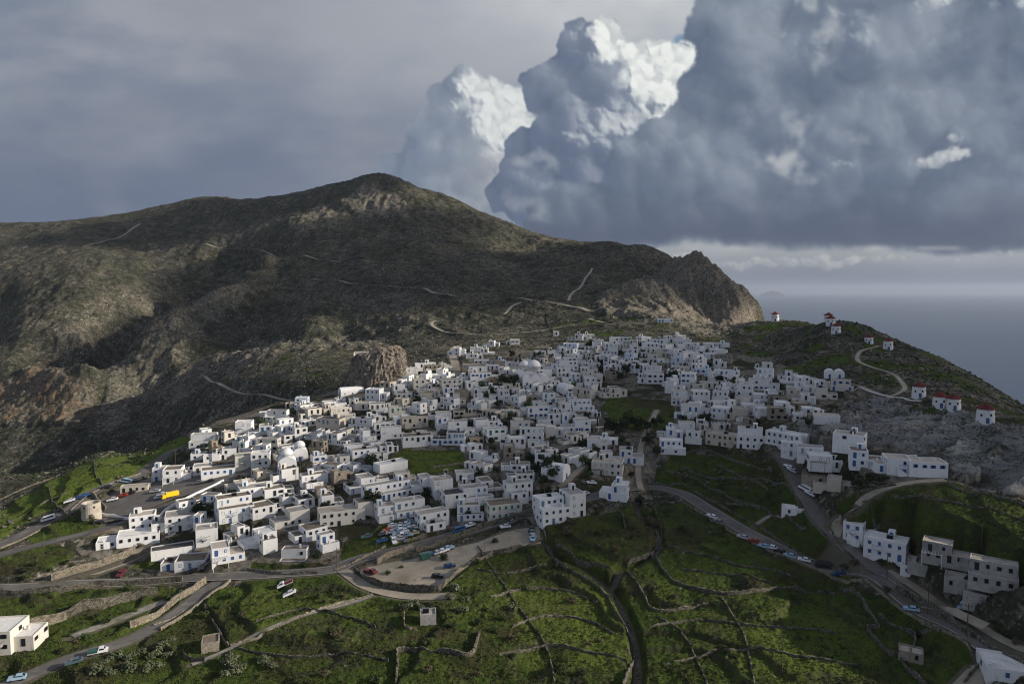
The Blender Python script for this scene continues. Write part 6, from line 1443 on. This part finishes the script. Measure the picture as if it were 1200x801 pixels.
for a in [(437, 592, T_, 1.5, 0, 'large dark tree in the middle of the left quarter behind the off-white block'), (234, 605, T_, 1.35, 1, 'dark tree between the school building and the blue-balcony house'), (246, 601, T_, .9, 2, 'smaller dark tree at the foot of the blue-balcony house'), (537, 605, T_, 1.1, 0, 'dark tree beside the main road right of the guesthouse'), (548, 608, T_, .9, 1, 'second dark tree on the roadside, nearer the green-shuttered house'), (434, 548, T_, 1.5, 0, 'large dark tree at the top of the left quarter beside the white barn'), (448, 545, 'cypress', 1.0, 0, 'narrow cypress next to the white barn'), (565, 458, T_, 1.2, 2, 'round green tree in the village centre with umbrella crown'), (576, 460, T_, .9, 2, None), (592, 452, T_, 1.8, 0, 'big dark tree left of the domed church'), (603, 452, T_, 1.5, 1, None),
 (640, 468, T_, .9, 2), (702, 462, 'cypress', 1.2, 0, 'tall cypress beside the old mansion'), (706, 438, T_, 1.5, 0), (734, 440, T_, 1.7, 1), (745, 436, T_, 1.5, 0), (726, 446, T_, 1.3, 1), (790, 444, T_, 1.5, 0), (778, 447, T_, 1.2, 1), (693, 408, T_, 1.6, 0), (772, 404, T_, 1.2, 1), (813, 412, T_, 1.0, 0), (700, 505, 'cypress', 1.2, 0, 'cypress at the left edge of the hollow garden'), (708, 508, 'cypress', 1.0, 0, 'second cypress at the left edge of the hollow garden'), (716, 505, T_, 1.6, 0), (730, 505, T_, 1.4, 1), (745, 502, T_, 1.5, 0), (758, 506, T_, 1.3, 1), (735, 494, T_, 1.2, 2), (770, 500, T_, 1.3, 0), (800, 497, T_, 1.1, 1), (820, 500, T_, 1.5, 0), (828, 497, T_, 1.3, 1), (648, 560, T_, 1.5, 0), (640, 553, T_, 1.6, 1), (650, 545, T_, 1.3, 0), (636, 570, T_, 1.2, 1), (683, 545, T_, 1.0, 2), (690, 560, T_, .8, 2), (655, 580, T_, .8, 0), (640, 585, T_, 1.2, 1), (857, 452, T_, 1.3, 0), (843, 450, T_, 1.2, 1), (870, 448, T_, 1.0, 0), (855, 470, T_, 1.1, 0), (948, 500, T_, .9, 1), (955, 558, T_, 1.2, 0), (948, 550, T_, 1.0, 1), (1020, 562, 'bush', 2.0, 0, 'wide dark hedge bush in front of the blue-stair house'), (1035, 564, 'bush', 1.8, 0, 'second dark hedge bush in front of the blue-stair house'), (1008, 572, T_, 1.1, 0), (620, 432, T_, 1.2, 0), (600, 420, T_, 1.3, 1), (630, 420, T_, 1.3, 0), (645, 424, T_, 1.3, 1), (585, 424, T_, 1.0, 0), (575, 520, T_, .8, 0), (430, 562, T_, .9, 1), (400, 563, T_, .8, 0), (382, 600, T_, 1.0, 1), (356, 664, 'bush', 1.3, 0), (492, 590, T_, .7, 1), (520, 470, T_, .8, 0), (490, 472, T_, 1.0, 0), (740, 560, T_, .7, 1), (750, 590, T_, .8, 0), (410, 575, T_, .9, 1), (372, 657, T_, .8, 1), (500, 452, T_, .8, 0), (672, 480, T_, .7, 2), (668, 498, T_, .9, 0), (688, 492, T_, 1.0, 1), (760, 520, T_, 1.2, 0), (770, 535, T_, 1.1, 1), (890, 508, T_, .9, 0), (660, 440, T_, .8, 1), (550, 500, T_, .8, 0)]:
    plant(*a)
# gaps between the roofs: small trees wherever the village leaves room
rg2 = random.Random(17); cnt = 0
for (x, y) in cand[::2]:
    if cnt >= 150: break
    if not occ_ok(x, y, 1.0, 1.0, 0, .2) or not road_ok(x, y, 1.5): continue
    qx, qy = project(x, y, float(gz(x, y))); plant(qx, qy, T_ if rg2.random() < .55 else 'bush', rg2.uniform(.5, .95), rg2.randrange(4), pos=(x, y)); OCC.append((x, y, 2.2, 2.2, 0)); cnt += 1
for a in [(770, 618, 'reed_clump', 1.2, 0, 'broad clump of dry yellow reeds beside the curved bank'), (760, 612, 'reed_clump', .9, 0, 'smaller clump of dry reeds left of the broad one'), (757, 600, 'bush', 1.6, 2, 'pale bare shrub behind the dry reeds'), (666, 625, 'bush', 1.9, 2, 'brown leafless shrub against the tall three-storey house'), (668, 612, 'bush', 1.3, 2, None)]: plant(*a)
PP = [(120, 778), (135, 770), (150, 772), (165, 765), (178, 770), (190, 758), (196, 768), (150, 784), (170, 786), (185, 780), (203, 750), (110, 786), (130, 788), (265, 790), (280, 786), (310, 775), (320, 780), (270, 775), (475, 712), (485, 708), (495, 712), (535, 690), (528, 700), (545, 704), (540, 716), (600, 712)]
for k, (x, y) in enumerate(PP): plant(x, y, 'prickly_pear', .8 + .5 * ((k * 37) % 10) / 10, k)
BU = [(60, 700, 0), (98, 694, 0), (150, 690, 1), (195, 702, 1), (158, 716, 1), (112, 724, 0), (124, 730, 0), (80, 745, 1), (90, 752, 2), (100, 748, 1), (88, 740, 0), (70, 764, 0), (40, 662, 0), (30, 670, 0), (60, 668, 1), (78, 660, 0), (30, 678, 1), (85, 664, 0), (256, 712, 1), (270, 700, 0), (300, 708, 2), (380, 705, 2), (400, 700, 2), (395, 745, 2), (405, 750, 2), (388, 742, 0), (372, 700, 1), (545, 740, 1), (560, 730, 0), (580, 740, 1), (510, 745, 1), (520, 725, 1), (530, 735, 0), (500, 755, 1), (570, 715, 1), (590, 725, 1), (598, 750, 2), (690, 755, 2), (702, 752, 2), (650, 665, 0), (680, 640, 1), (660, 650, 2), (700, 640, 2), (720, 645, 2), (740, 630, 0), (700, 625, 1), (615, 690, 1), (630, 740, 1), (790, 700, 2), (850, 765, 0), (860, 770, 0), (845, 760, 1), (930, 700, 1), (800, 620, 1), (780, 640, 1), (990, 665, 1), (1000, 660, 2), (1165, 730, 0), (1180, 745, 0), (1170, 740, 1), (1190, 755, 2), (1140, 730, 1), (1075, 745, 0), (440, 800, 1), (350, 800, 1), (380, 790, 2), (240, 722, 1), (225, 740, 1), (285, 722, 2), (560, 660, 1), (470, 665, 1), (455, 672, 1), (580, 635, 1), (520, 655, 0), (1020, 700, 1), (1040, 692, 1), (905, 590, 1), (860, 600, 1), (700, 690, 1), (670, 705, 2), (1010, 605, 1), (600, 770, 0), (680, 790, 0), (655, 785, 1), (560, 790, 2), (500, 785, 2), (165, 640, 2), (100, 640, 1), (160, 600, 1)]
for k, (x, y, v) in enumerate(BU): plant(x, y, 'bush', .7 + .8 * ((k * 53) % 10) / 10, v)

# grass tufts over the near fields: beyond counting, one object
rs = np.random.RandomState(3); n = 150000
D_ = 135 * (330 / 135) ** rs.rand(n); u_ = rs.uniform(-.82, .82, n); x_ = u_ * D_; y_ = D_
g_ = grid_at(grass, x_, y_); fl_ = grid_at(FLAT, x_, y_); cl = fbm(x_, y_, 7, 3, 401)
ok = (g_ > .55) & (fl_ < .2) & (cl + .35 * rs.rand(n) > .05); x_, y_ = x_[ok], y_[ok]; n = len(x_); z_ = gz(x_, y_)
a_ = rs.rand(n) * 6.28; h_ = .16 + .36 * rs.rand(n) ** 2; w_ = .10 + .16 * rs.rand(n)
ca, sa = np.cos(a_) * w_, np.sin(a_) * w_; le = rs.uniform(-.14, .14, (n, 2))
V = np.stack([np.stack([x_ - ca, y_ - sa, z_ - .05], 1), np.stack([x_ + ca, y_ + sa, z_ - .05], 1), np.stack([x_ + le[:, 0], y_ + le[:, 1], z_ + h_], 1),
              np.stack([x_ + sa, y_ - ca, z_ - .05], 1), np.stack([x_ - sa, y_ + ca, z_ - .05], 1), np.stack([x_ - le[:, 0], y_ - le[:, 1], z_ + h_ * .9], 1)], 1).reshape(-1, 3)
def m_tuft(t, b):
    P = t.N('ShaderNodeNewGeometry').outputs['Position']
    c = t.mix(t.ss(.38, .62, t.noise(P, .25, 5, .7)), (.044, .068, .015), (.088, .112, .028)); c = t.mix(t.ss(.52, .68, t.noise(P, .05, 4, .7)), c, (.085, .075, .036)); setc(t, b, c)
material('grass blades', m_tuft)
me = bpy.data.meshes.new('grass_tufts'); me.vertices.add(len(V)); me.vertices.foreach_set('co', V.astype(np.float32).ravel())
me.loops.add(len(V)); me.loops.foreach_set('vertex_index', np.arange(len(V), dtype=np.int32)); me.polygons.add(len(V) // 3); me.polygons.foreach_set('loop_start', np.arange(0, len(V), 3, dtype=np.int32)); me.update(); me.materials.append(MATS['grass blades'])
o = bpy.data.objects.new('grass_tufts', me); COL.objects.link(o); o['kind'] = 'stuff'
# weeds and low shrubs through the near fields, beyond counting
rs = np.random.RandomState(13); n = 9000
D_ = 138 * (330 / 138) ** rs.rand(n); u_ = rs.uniform(-.85, .85, n); x_ = u_ * D_; y_ = D_
ok = (grid_at(FLAT, x_, y_) < .15) & (grid_at(vill, x_, y_) < .4) & (grid_at(outc, x_, y_) < .3) & (grid_at(lush_sunlit, x_, y_) < .7) & (fbm(x_, y_, 24, 4, 431) + .30 * rs.rand(n) + .3 * grid_at(EDGE, x_, y_) > .24)
x_, y_ = x_[ok], y_[ok]; n = len(x_); z_ = gz(x_, y_); K_ = 26; sz_ = (.25 + .75 * rs.rand(n) ** 2)[:, None, None]
d_ = rs.normal(size=(n, K_, 3)); d_ /= np.linalg.norm(d_, axis=2)[..., None]; d_[..., 2] = np.abs(d_[..., 2]) * .75; C_ = d_ * sz_ * (.6 + .4 * rs.rand(n, K_, 1)) + np.stack([x_, y_, z_], 1)[:, None]
t_a = rs.normal(size=(n, K_, 3)); t_b = np.cross(d_, t_a); t_b /= np.linalg.norm(t_b, axis=2)[..., None] + 1e-9; l_ = .10 + .08 * rs.rand(n, K_, 1); t_a = np.cross(t_b, d_ + .5 * rs.normal(size=d_.shape)); t_a /= np.linalg.norm(t_a, axis=2)[..., None] + 1e-9
V = np.stack([C_ - t_a * l_, C_ + t_b * l_ * 1.3, C_ + t_a * l_, C_ - t_b * l_ * .7], 2).reshape(-1, 3); nq = len(V) // 4
me = bpy.data.meshes.new('field_shrubs'); me.vertices.add(len(V)); me.vertices.foreach_set('co', V.astype(np.float32).ravel()); me.loops.add(nq * 4); me.loops.foreach_set('vertex_index', np.arange(nq * 4, dtype=np.int32)); me.polygons.add(nq); me.polygons.foreach_set('loop_start', np.arange(0, nq * 4, 4, dtype=np.int32))
def m_weed(t, b):
    P = t.N('ShaderNodeNewGeometry').outputs['Position']
    c = t.mix(t.ss(.40, .60, t.noise(P, .16, 4, .7)), (.020, .030, .011), (.060, .052, .030)); c = t.mix(t.ss(.55, .7, t.noise(P, .4, 3)), c, (.05, .065, .02)); setc(t, b, c)
material('weeds', m_weed); me.update(); me.materials.append(MATS['weeds']); o = bpy.data.objects.new('field_shrubs', me); COL.objects.link(o); o['kind'] = 'stuff'
# loose boulders on the near and middle slopes, beyond counting
def stone_scatter(name, n, mask, D0, D1, s0, s1, mat, seed, lift=.3):
    rs = np.random.RandomState(seed); D_ = D0 * (D1 / D0) ** rs.rand(n); u_ = rs.uniform(-.85, .85, n); x_ = u_ * D_; y_ = D_
    ok = mask(x_, y_, rs.rand(n)); x_, y_ = x_[ok], y_[ok]; n = len(x_); z_ = gz(x_, y_)
    base = np.array([(1, 0, 0), (-1, 0, 0), (0, 1, 0), (0, -1, 0), (0, 0, 1), (0, 0, -1)], float) * np.array([1, .8, .65]); F_ = np.array([(0, 2, 4), (2, 1, 4), (1, 3, 4), (3, 0, 4), (2, 0, 5), (1, 2, 5), (3, 1, 5), (0, 3, 5)])
    s = (s0 + (s1 - s0) * rs.rand(n) ** 2.5) ; jit = 1 + rs.uniform(-.35, .35, (n, 6, 3)); a = rs.rand(n) * 6.28
    P = base[None] * jit * s[:, None, None]; X_ = P[..., 0] * np.cos(a)[:, None] - P[..., 1] * np.sin(a)[:, None]; Y_ = P[..., 0] * np.sin(a)[:, None] + P[..., 1] * np.cos(a)[:, None]
    V = np.stack([X_ + x_[:, None], Y_ + y_[:, None], P[..., 2] + (z_ + s * lift)[:, None]], 2).reshape(-1, 3)
    Fa = (F_[None] + (np.arange(n) * 6)[:, None, None]).reshape(-1, 3).astype(np.int32)
    me = bpy.data.meshes.new(name); me.vertices.add(len(V)); me.vertices.foreach_set('co', V.astype(np.float32).ravel()); me.loops.add(len(Fa) * 3); me.loops.foreach_set('vertex_index', Fa.ravel()); me.polygons.add(len(Fa)); me.polygons.foreach_set('loop_start', np.arange(0, len(Fa) * 3, 3, dtype=np.int32)); me.update(); me.materials.append(MATS[mat])
    o = bpy.data.objects.new(name, me); COL.objects.link(o); o['kind'] = 'stuff'; return o
cr_ = lambda x, y: grid_at(crag, x, y)
stone_scatter('loose_stones', 26000, lambda x, y, r: (grid_at(FLAT, x, y) < .2) & (fbm(x, y, 40, 3, 411) + .25 * cr_(x, y) + .3 * r > .22) & (grid_at(vill, x, y) < .3), 260, 1300, .25, 1.5, 'dry stone', 5)
stone_scatter('outcrop_boulders', 5000, lambda x, y, r: (cr_(x, y) > .35) & (grid_at(FLAT, x, y) < .2), 220, 900, .3, 1.6, 'rock', 6)
stone_scatter('scrub_bushes', 60000, lambda x, y, r: (grid_at(FLAT, x, y) < .2) & (y > 330) & (fbm(x, y, 25, 3, 421) + .35 * r > .12) & (grid_at(vill, x, y) < .3) & (cr_(x, y) < .6), 330, 1500, .35, 1.3, 'leaf dark', 7, .25)
# ------------------------------------------------------------------ labels: by look, then by the nearest named landmark
ORD = ['nearest', 'second', 'third', 'fourth', 'fifth', 'sixth', 'seventh', 'eighth', 'ninth', 'tenth', 'eleventh', 'twelfth', '13th', '14th', '15th', '16th', '17th', '18th', '19th', '20th', '21st', '22nd', '23rd', '24th', '25th', '26th', '27th', '28th', '29th', '30th']
LMK = []
for o, ph in GRP:
    r = next(q for q in REG if q[0] is o); LMK.append((r[1], r[2], ph))
LMK += [(437, 432, 'great rock'), (101, 598, 'ruined windmill'), (480, 680, 'gravel car park'), (770, 612, 'dry reeds'), (158, 770, 'lower left road bushes')][:4]
sect = {}
for o, px, py, cls, desc, own in REG:
    if own: o['label'] = own; continue
    best = min(LMK, key=lambda l: math.hypot((l[0] - px), (l[1] - py) * 1.6)); dx, dy = px - best[0], (py - best[1]) * 1.6
    if abs(dy) > 1.6 * abs(dx): dr = 'behind' if dy < 0 else 'in front of'
    elif abs(dx) > 1.6 * abs(dy): dr = 'left of' if dx < 0 else 'right of'
    else: dr = 'diagonally ' + ('behind' if dy < 0 else 'before') + (', left of' if dx < 0 else ', right of')
    sect.setdefault((best[2], dr, cls), []).append((math.hypot(dx, dy), o, desc))
    o['group'] = o.get('group') or {'house': 'whitewashed houses of the village', 'vehicle': 'vehicles parked around the village', 'chapel': 'chapels of the village'}.get(cls, cls)
for (lm_, dr, cls), L_ in sect.items():
    L_.sort(key=lambda q: q[0])
    for k, (_, o, desc) in enumerate(L_):
        sx_ = {'house': 'house', 'plant': 'plant', 'vehicle': 'vehicle', 'chapel': 'chapel'}[cls]
        o['label'] = f"{desc}, {ORD[k]} {'' if cls in ('house', 'chapel') else sx_ + ' '}{dr} the {lm_}"
for q in REG:
    if 'group' not in q[0] and q[3] == 'house': q[0]['group'] = 'whitewashed houses of the village'
print('longest label', max(len(o['label'].split()) for o in bpy.data.objects if 'label' in o))
for q in REG:
    o = q[0]; lb = o['label']
    if len(lb.split()) > 16 and ' roof,' in lb: a_, b_ = lb.split(', ', 1); b_ = b_.split('roof, ', 1)[1]; o['label'] = a_ + ', ' + b_
    if len(o['label'].split()) > 16: o['label'] = o['label'].replace('single-storey ', '').replace('two-storey ', '').replace('diagonally ', '')
seen_ = {}
for o in bpy.data.objects:
    if 'label' in o and o.parent is None:
        if o['label'] in seen_: print('SAME', o['label'])
        seen_[o['label']] = 1
for o in bpy.data.objects:
    if 'label' in o and o.parent is None and len(o['label'].split()) > 16: print('LONG', len(o['label'].split()), o['label'])
# ------------------------------------------------------------------ sea, air, sun, sky, camera
def m_sea(t, b):
    P = t.N('ShaderNodeNewGeometry').outputs['Position']
    c = t.mix(t.ss(.4, .6, t.noise(t.vm('MULTIPLY', P, (.3, 1, 1)), .0006, 4)), (.018, .040, .080), (.026, .052, .098))
    setc(t, b, c); b.inputs['Roughness'].default_value = .30; b.inputs['Specular IOR Level'].default_value = .5
    bump(t, b, t.noise(P, .03, 6, .65), 2.0, .5)
material('sea', m_sea)
SUN_AZ, SUN_EL = R(-5), R(22)      # measured from +X towards +Y; the low sun stands to the right
S = 60000
link_mesh('sea', [(-S, -3000, 0), (S, -3000, 0), (S, S, 0), (-S, S, 0)], [(0, 1, 2, 3)], 'sea')['kind'] = 'structure'
# a low islet far out
mb = MB(); rr = random.Random(3); ix, iy, iz = world(905, 345, 46000)
top = []
for k in range(25):
    a = k / 24; h = 330 * math.sin(math.pi * a) ** .7 * (.75 + .35 * rr.random()) + 4; top.append((ix + (a - .5) * 1700, h))
v = [];
for x, h in top: v += [(x, iy - 260, -5), (x, iy - 60, h), (x, iy + 60, h * .9), (x, iy + 260, -5)]
f = [(4 * i + j, 4 * i + 4 + j, 4 * i + 5 + j, 4 * i + 1 + j) for i in range(24) for j in range(3)]
tag(link_mesh('islet', v, f, 'far land'), 'low dark islet far out on the hazy sea', 'island')

sun = bpy.data.lights.new('sun', 'SUN'); sun.energy = SUN_E; sun.angle = R(.55); sun.color = (1.0, .90, .76)
so = bpy.data.objects.new('sun', sun); COL.objects.link(so)
sd = Vector((math.cos(SUN_EL) * math.cos(SUN_AZ), math.cos(SUN_EL) * math.sin(SUN_AZ), math.sin(SUN_EL)))
so.rotation_euler = sd.to_track_quat('Z', 'Y').to_euler(); so.location = (600, 0, 900)

# unseen clouds added off-frame to shade the right side, mountain slopes and gully
def shade_cloud(x, y, rx, ry, h=560, seed=1, rot=0):
    z = float(gz(x, y))
    zc = z + h; k = h / math.tan(SUN_EL)
    cx, cy = x + k * math.cos(SUN_AZ), y + k * math.sin(SUN_AZ)
    return cloud_at(cx, cy, zc, rx, ry, seed, rot)
def cloud_at(cx, cy, zc, rx, ry, seed, rot=0.0):
    n, m = 72, 12; v = []; f = []; ca, sa = math.cos(rot), math.sin(rot)
    for j in range(m + 1):
        th = math.pi * j / m
        for i in range(n):
            ph = 2 * math.pi * i / n
            q = 1 + .35 * float(pn(3 * math.cos(ph) + seed, 3 * math.sin(ph), 4)) + .25 * float(pn(8 * math.cos(ph), 8 * math.sin(ph) + j * .3, seed))
            x = rx * q * math.sin(th) ** .8 * math.cos(ph); y = ry * q * math.sin(th) ** .8 * math.sin(ph)
            z = 60 * math.cos(th) * (1.4 if th < math.pi / 2 else .35)
            v.append((cx + x * ca - y * sa, cy + x * sa + y * ca, zc + z))
    for j in range(m):
        for i in range(n): f.append((j * n + i, (j + 1) * n + i, (j + 1) * n + (i + 1) % n, j * n + (i + 1) % n))
    o = link_mesh('cloud', v, f, 'cloud', smooth=True); o['kind'] = 'stuff'; return o
cl_ = bpy.data.materials.new('cloud'); cl_.use_nodes = True; q = T(cl_.node_tree); q.n.clear(); MATS['cloud'] = cl_
q.l.new(q.N('ShaderNodeVolumePrincipled', {'Color': (.9, .9, .9, 1), 'Density': CLOUD_D}).outputs[0], q.n.new('ShaderNodeOutputMaterial').inputs['Volume'])
for s_ in SHADE: shade_cloud(*s_)  # the small ones were put in to deepen the gully and bowl shadows

# ---- sky
w = bpy.data.worlds.new('World'); SC.world = w; w.use_nodes = True
t = T(w.node_tree); t.n.clear()
sky_px = np.ones((SH, SW, 4), np.float32); sky_px[..., :3] = make_sky() * 8.7      # the background strength is 0.1
im_ = bpy.data.images.new('sky_radiance', SW, SH, alpha=False, float_buffer=True); im_.colorspace_settings.name = 'Non-Color'
im_.pixels.foreach_set(sky_px.ravel()); im_.update(); im_.pack()
dirv = t.vm('NORMALIZE', t.N('ShaderNodeTexCoord').outputs['Generated'])
sx = t.N('ShaderNodeSeparateXYZ', {0: dirv})
az = t.m('ARCTAN2', sx.outputs[0], sx.outputs[1]); el = t.m('ARCSINE', sx.outputs[2])
uv = t.N('ShaderNodeCombineXYZ', {0: t.m('DIVIDE', t.m('SUBTRACT', az, AZ0), AZ1 - AZ0), 1: t.m('DIVIDE', t.m('SUBTRACT', el, EL0), EL1 - EL0), 2: 0.0}).outputs[0]
tx = t.n.new('ShaderNodeTexImage'); tx.image = im_; tx.extension = 'EXTEND'; t.l.new(uv, tx.inputs[0])
nish = t.N('ShaderNodeTexSky', sky_type='NISHITA', sun_disc=False, sun_elevation=SUN_EL, sun_rotation=math.pi / 2 - SUN_AZ, altitude=400, air_density=1.0, dust_density=1.5)
veil = t.mix(t.ss(.35, .65, t.noise(dirv, 2.2, 4)), (1.9, 2.2, 3.1), (3.3, 3.5, 4.1))
rest = t.mix(.72, nish.outputs[0], veil)      # broken cloud over the part of the sky outside the picture
edge_ = t.m('MULTIPLY', t.ss(R(51), R(42), t.m('ABSOLUTE', az)), t.ss(R(45), R(36), el))
col = t.mix(edge_, rest, tx.outputs[0])
col = t.mix(t.ss(-.012, -.06, el), col, (.45, .55, .8))
bg = t.N('ShaderNodeBackground', {'Color': col, 'Strength': .1})
t.l.new(bg.outputs[0], t.n.new('ShaderNodeOutputWorld').inputs[0])
w.cycles.sampling_method = 'MANUAL'; w.cycles.sample_map_resolution = 512

# ---- the air
if HAZE > 0:
    hm = bpy.data.materials.new('haze'); hm.use_nodes = True; q = T(hm.node_tree); q.n.clear()
    pv = q.N('ShaderNodeVolumePrincipled', {'Color': (.55, .63, .78, 1), 'Density': HAZE, 'Anisotropy': .2})
    q.l.new(pv.outputs[0], q.n.new('ShaderNodeOutputMaterial').inputs['Volume']); MATS['haze'] = hm
    B = S + 900; mb = MB(); mb.box(-B, B, -B, B, -560, 745); tag(mb.build('haze', 'haze'), kind='stuff')

cam = bpy.data.cameras.new('camera'); co_ = bpy.data.objects.new('camera', cam); COL.objects.link(co_)
co_.location = (0, 0, ZC); co_.rotation_euler = (R(90) - PITCH, 0, 0)
cam.sensor_width = 36; cam.lens = 24.0; cam.clip_start = 1; cam.clip_end = 200000
SC.camera = co_
vs = SC.view_settings; vs.view_transform = 'Standard'; vs.look = 'None'; vs.gamma = 1; vs.use_curve_mapping = False; vs.exposure = EXPO
SC.cycles.max_bounces = 5; SC.cycles.diffuse_bounces = 3; SC.cycles.glossy_bounces = 2; SC.cycles.volume_bounces = 0; SC.cycles.use_denoising = DENOISE; SC.cycles.pixel_filter_type = 'BLACKMAN_HARRIS'; SC.cycles.filter_width = 1.15
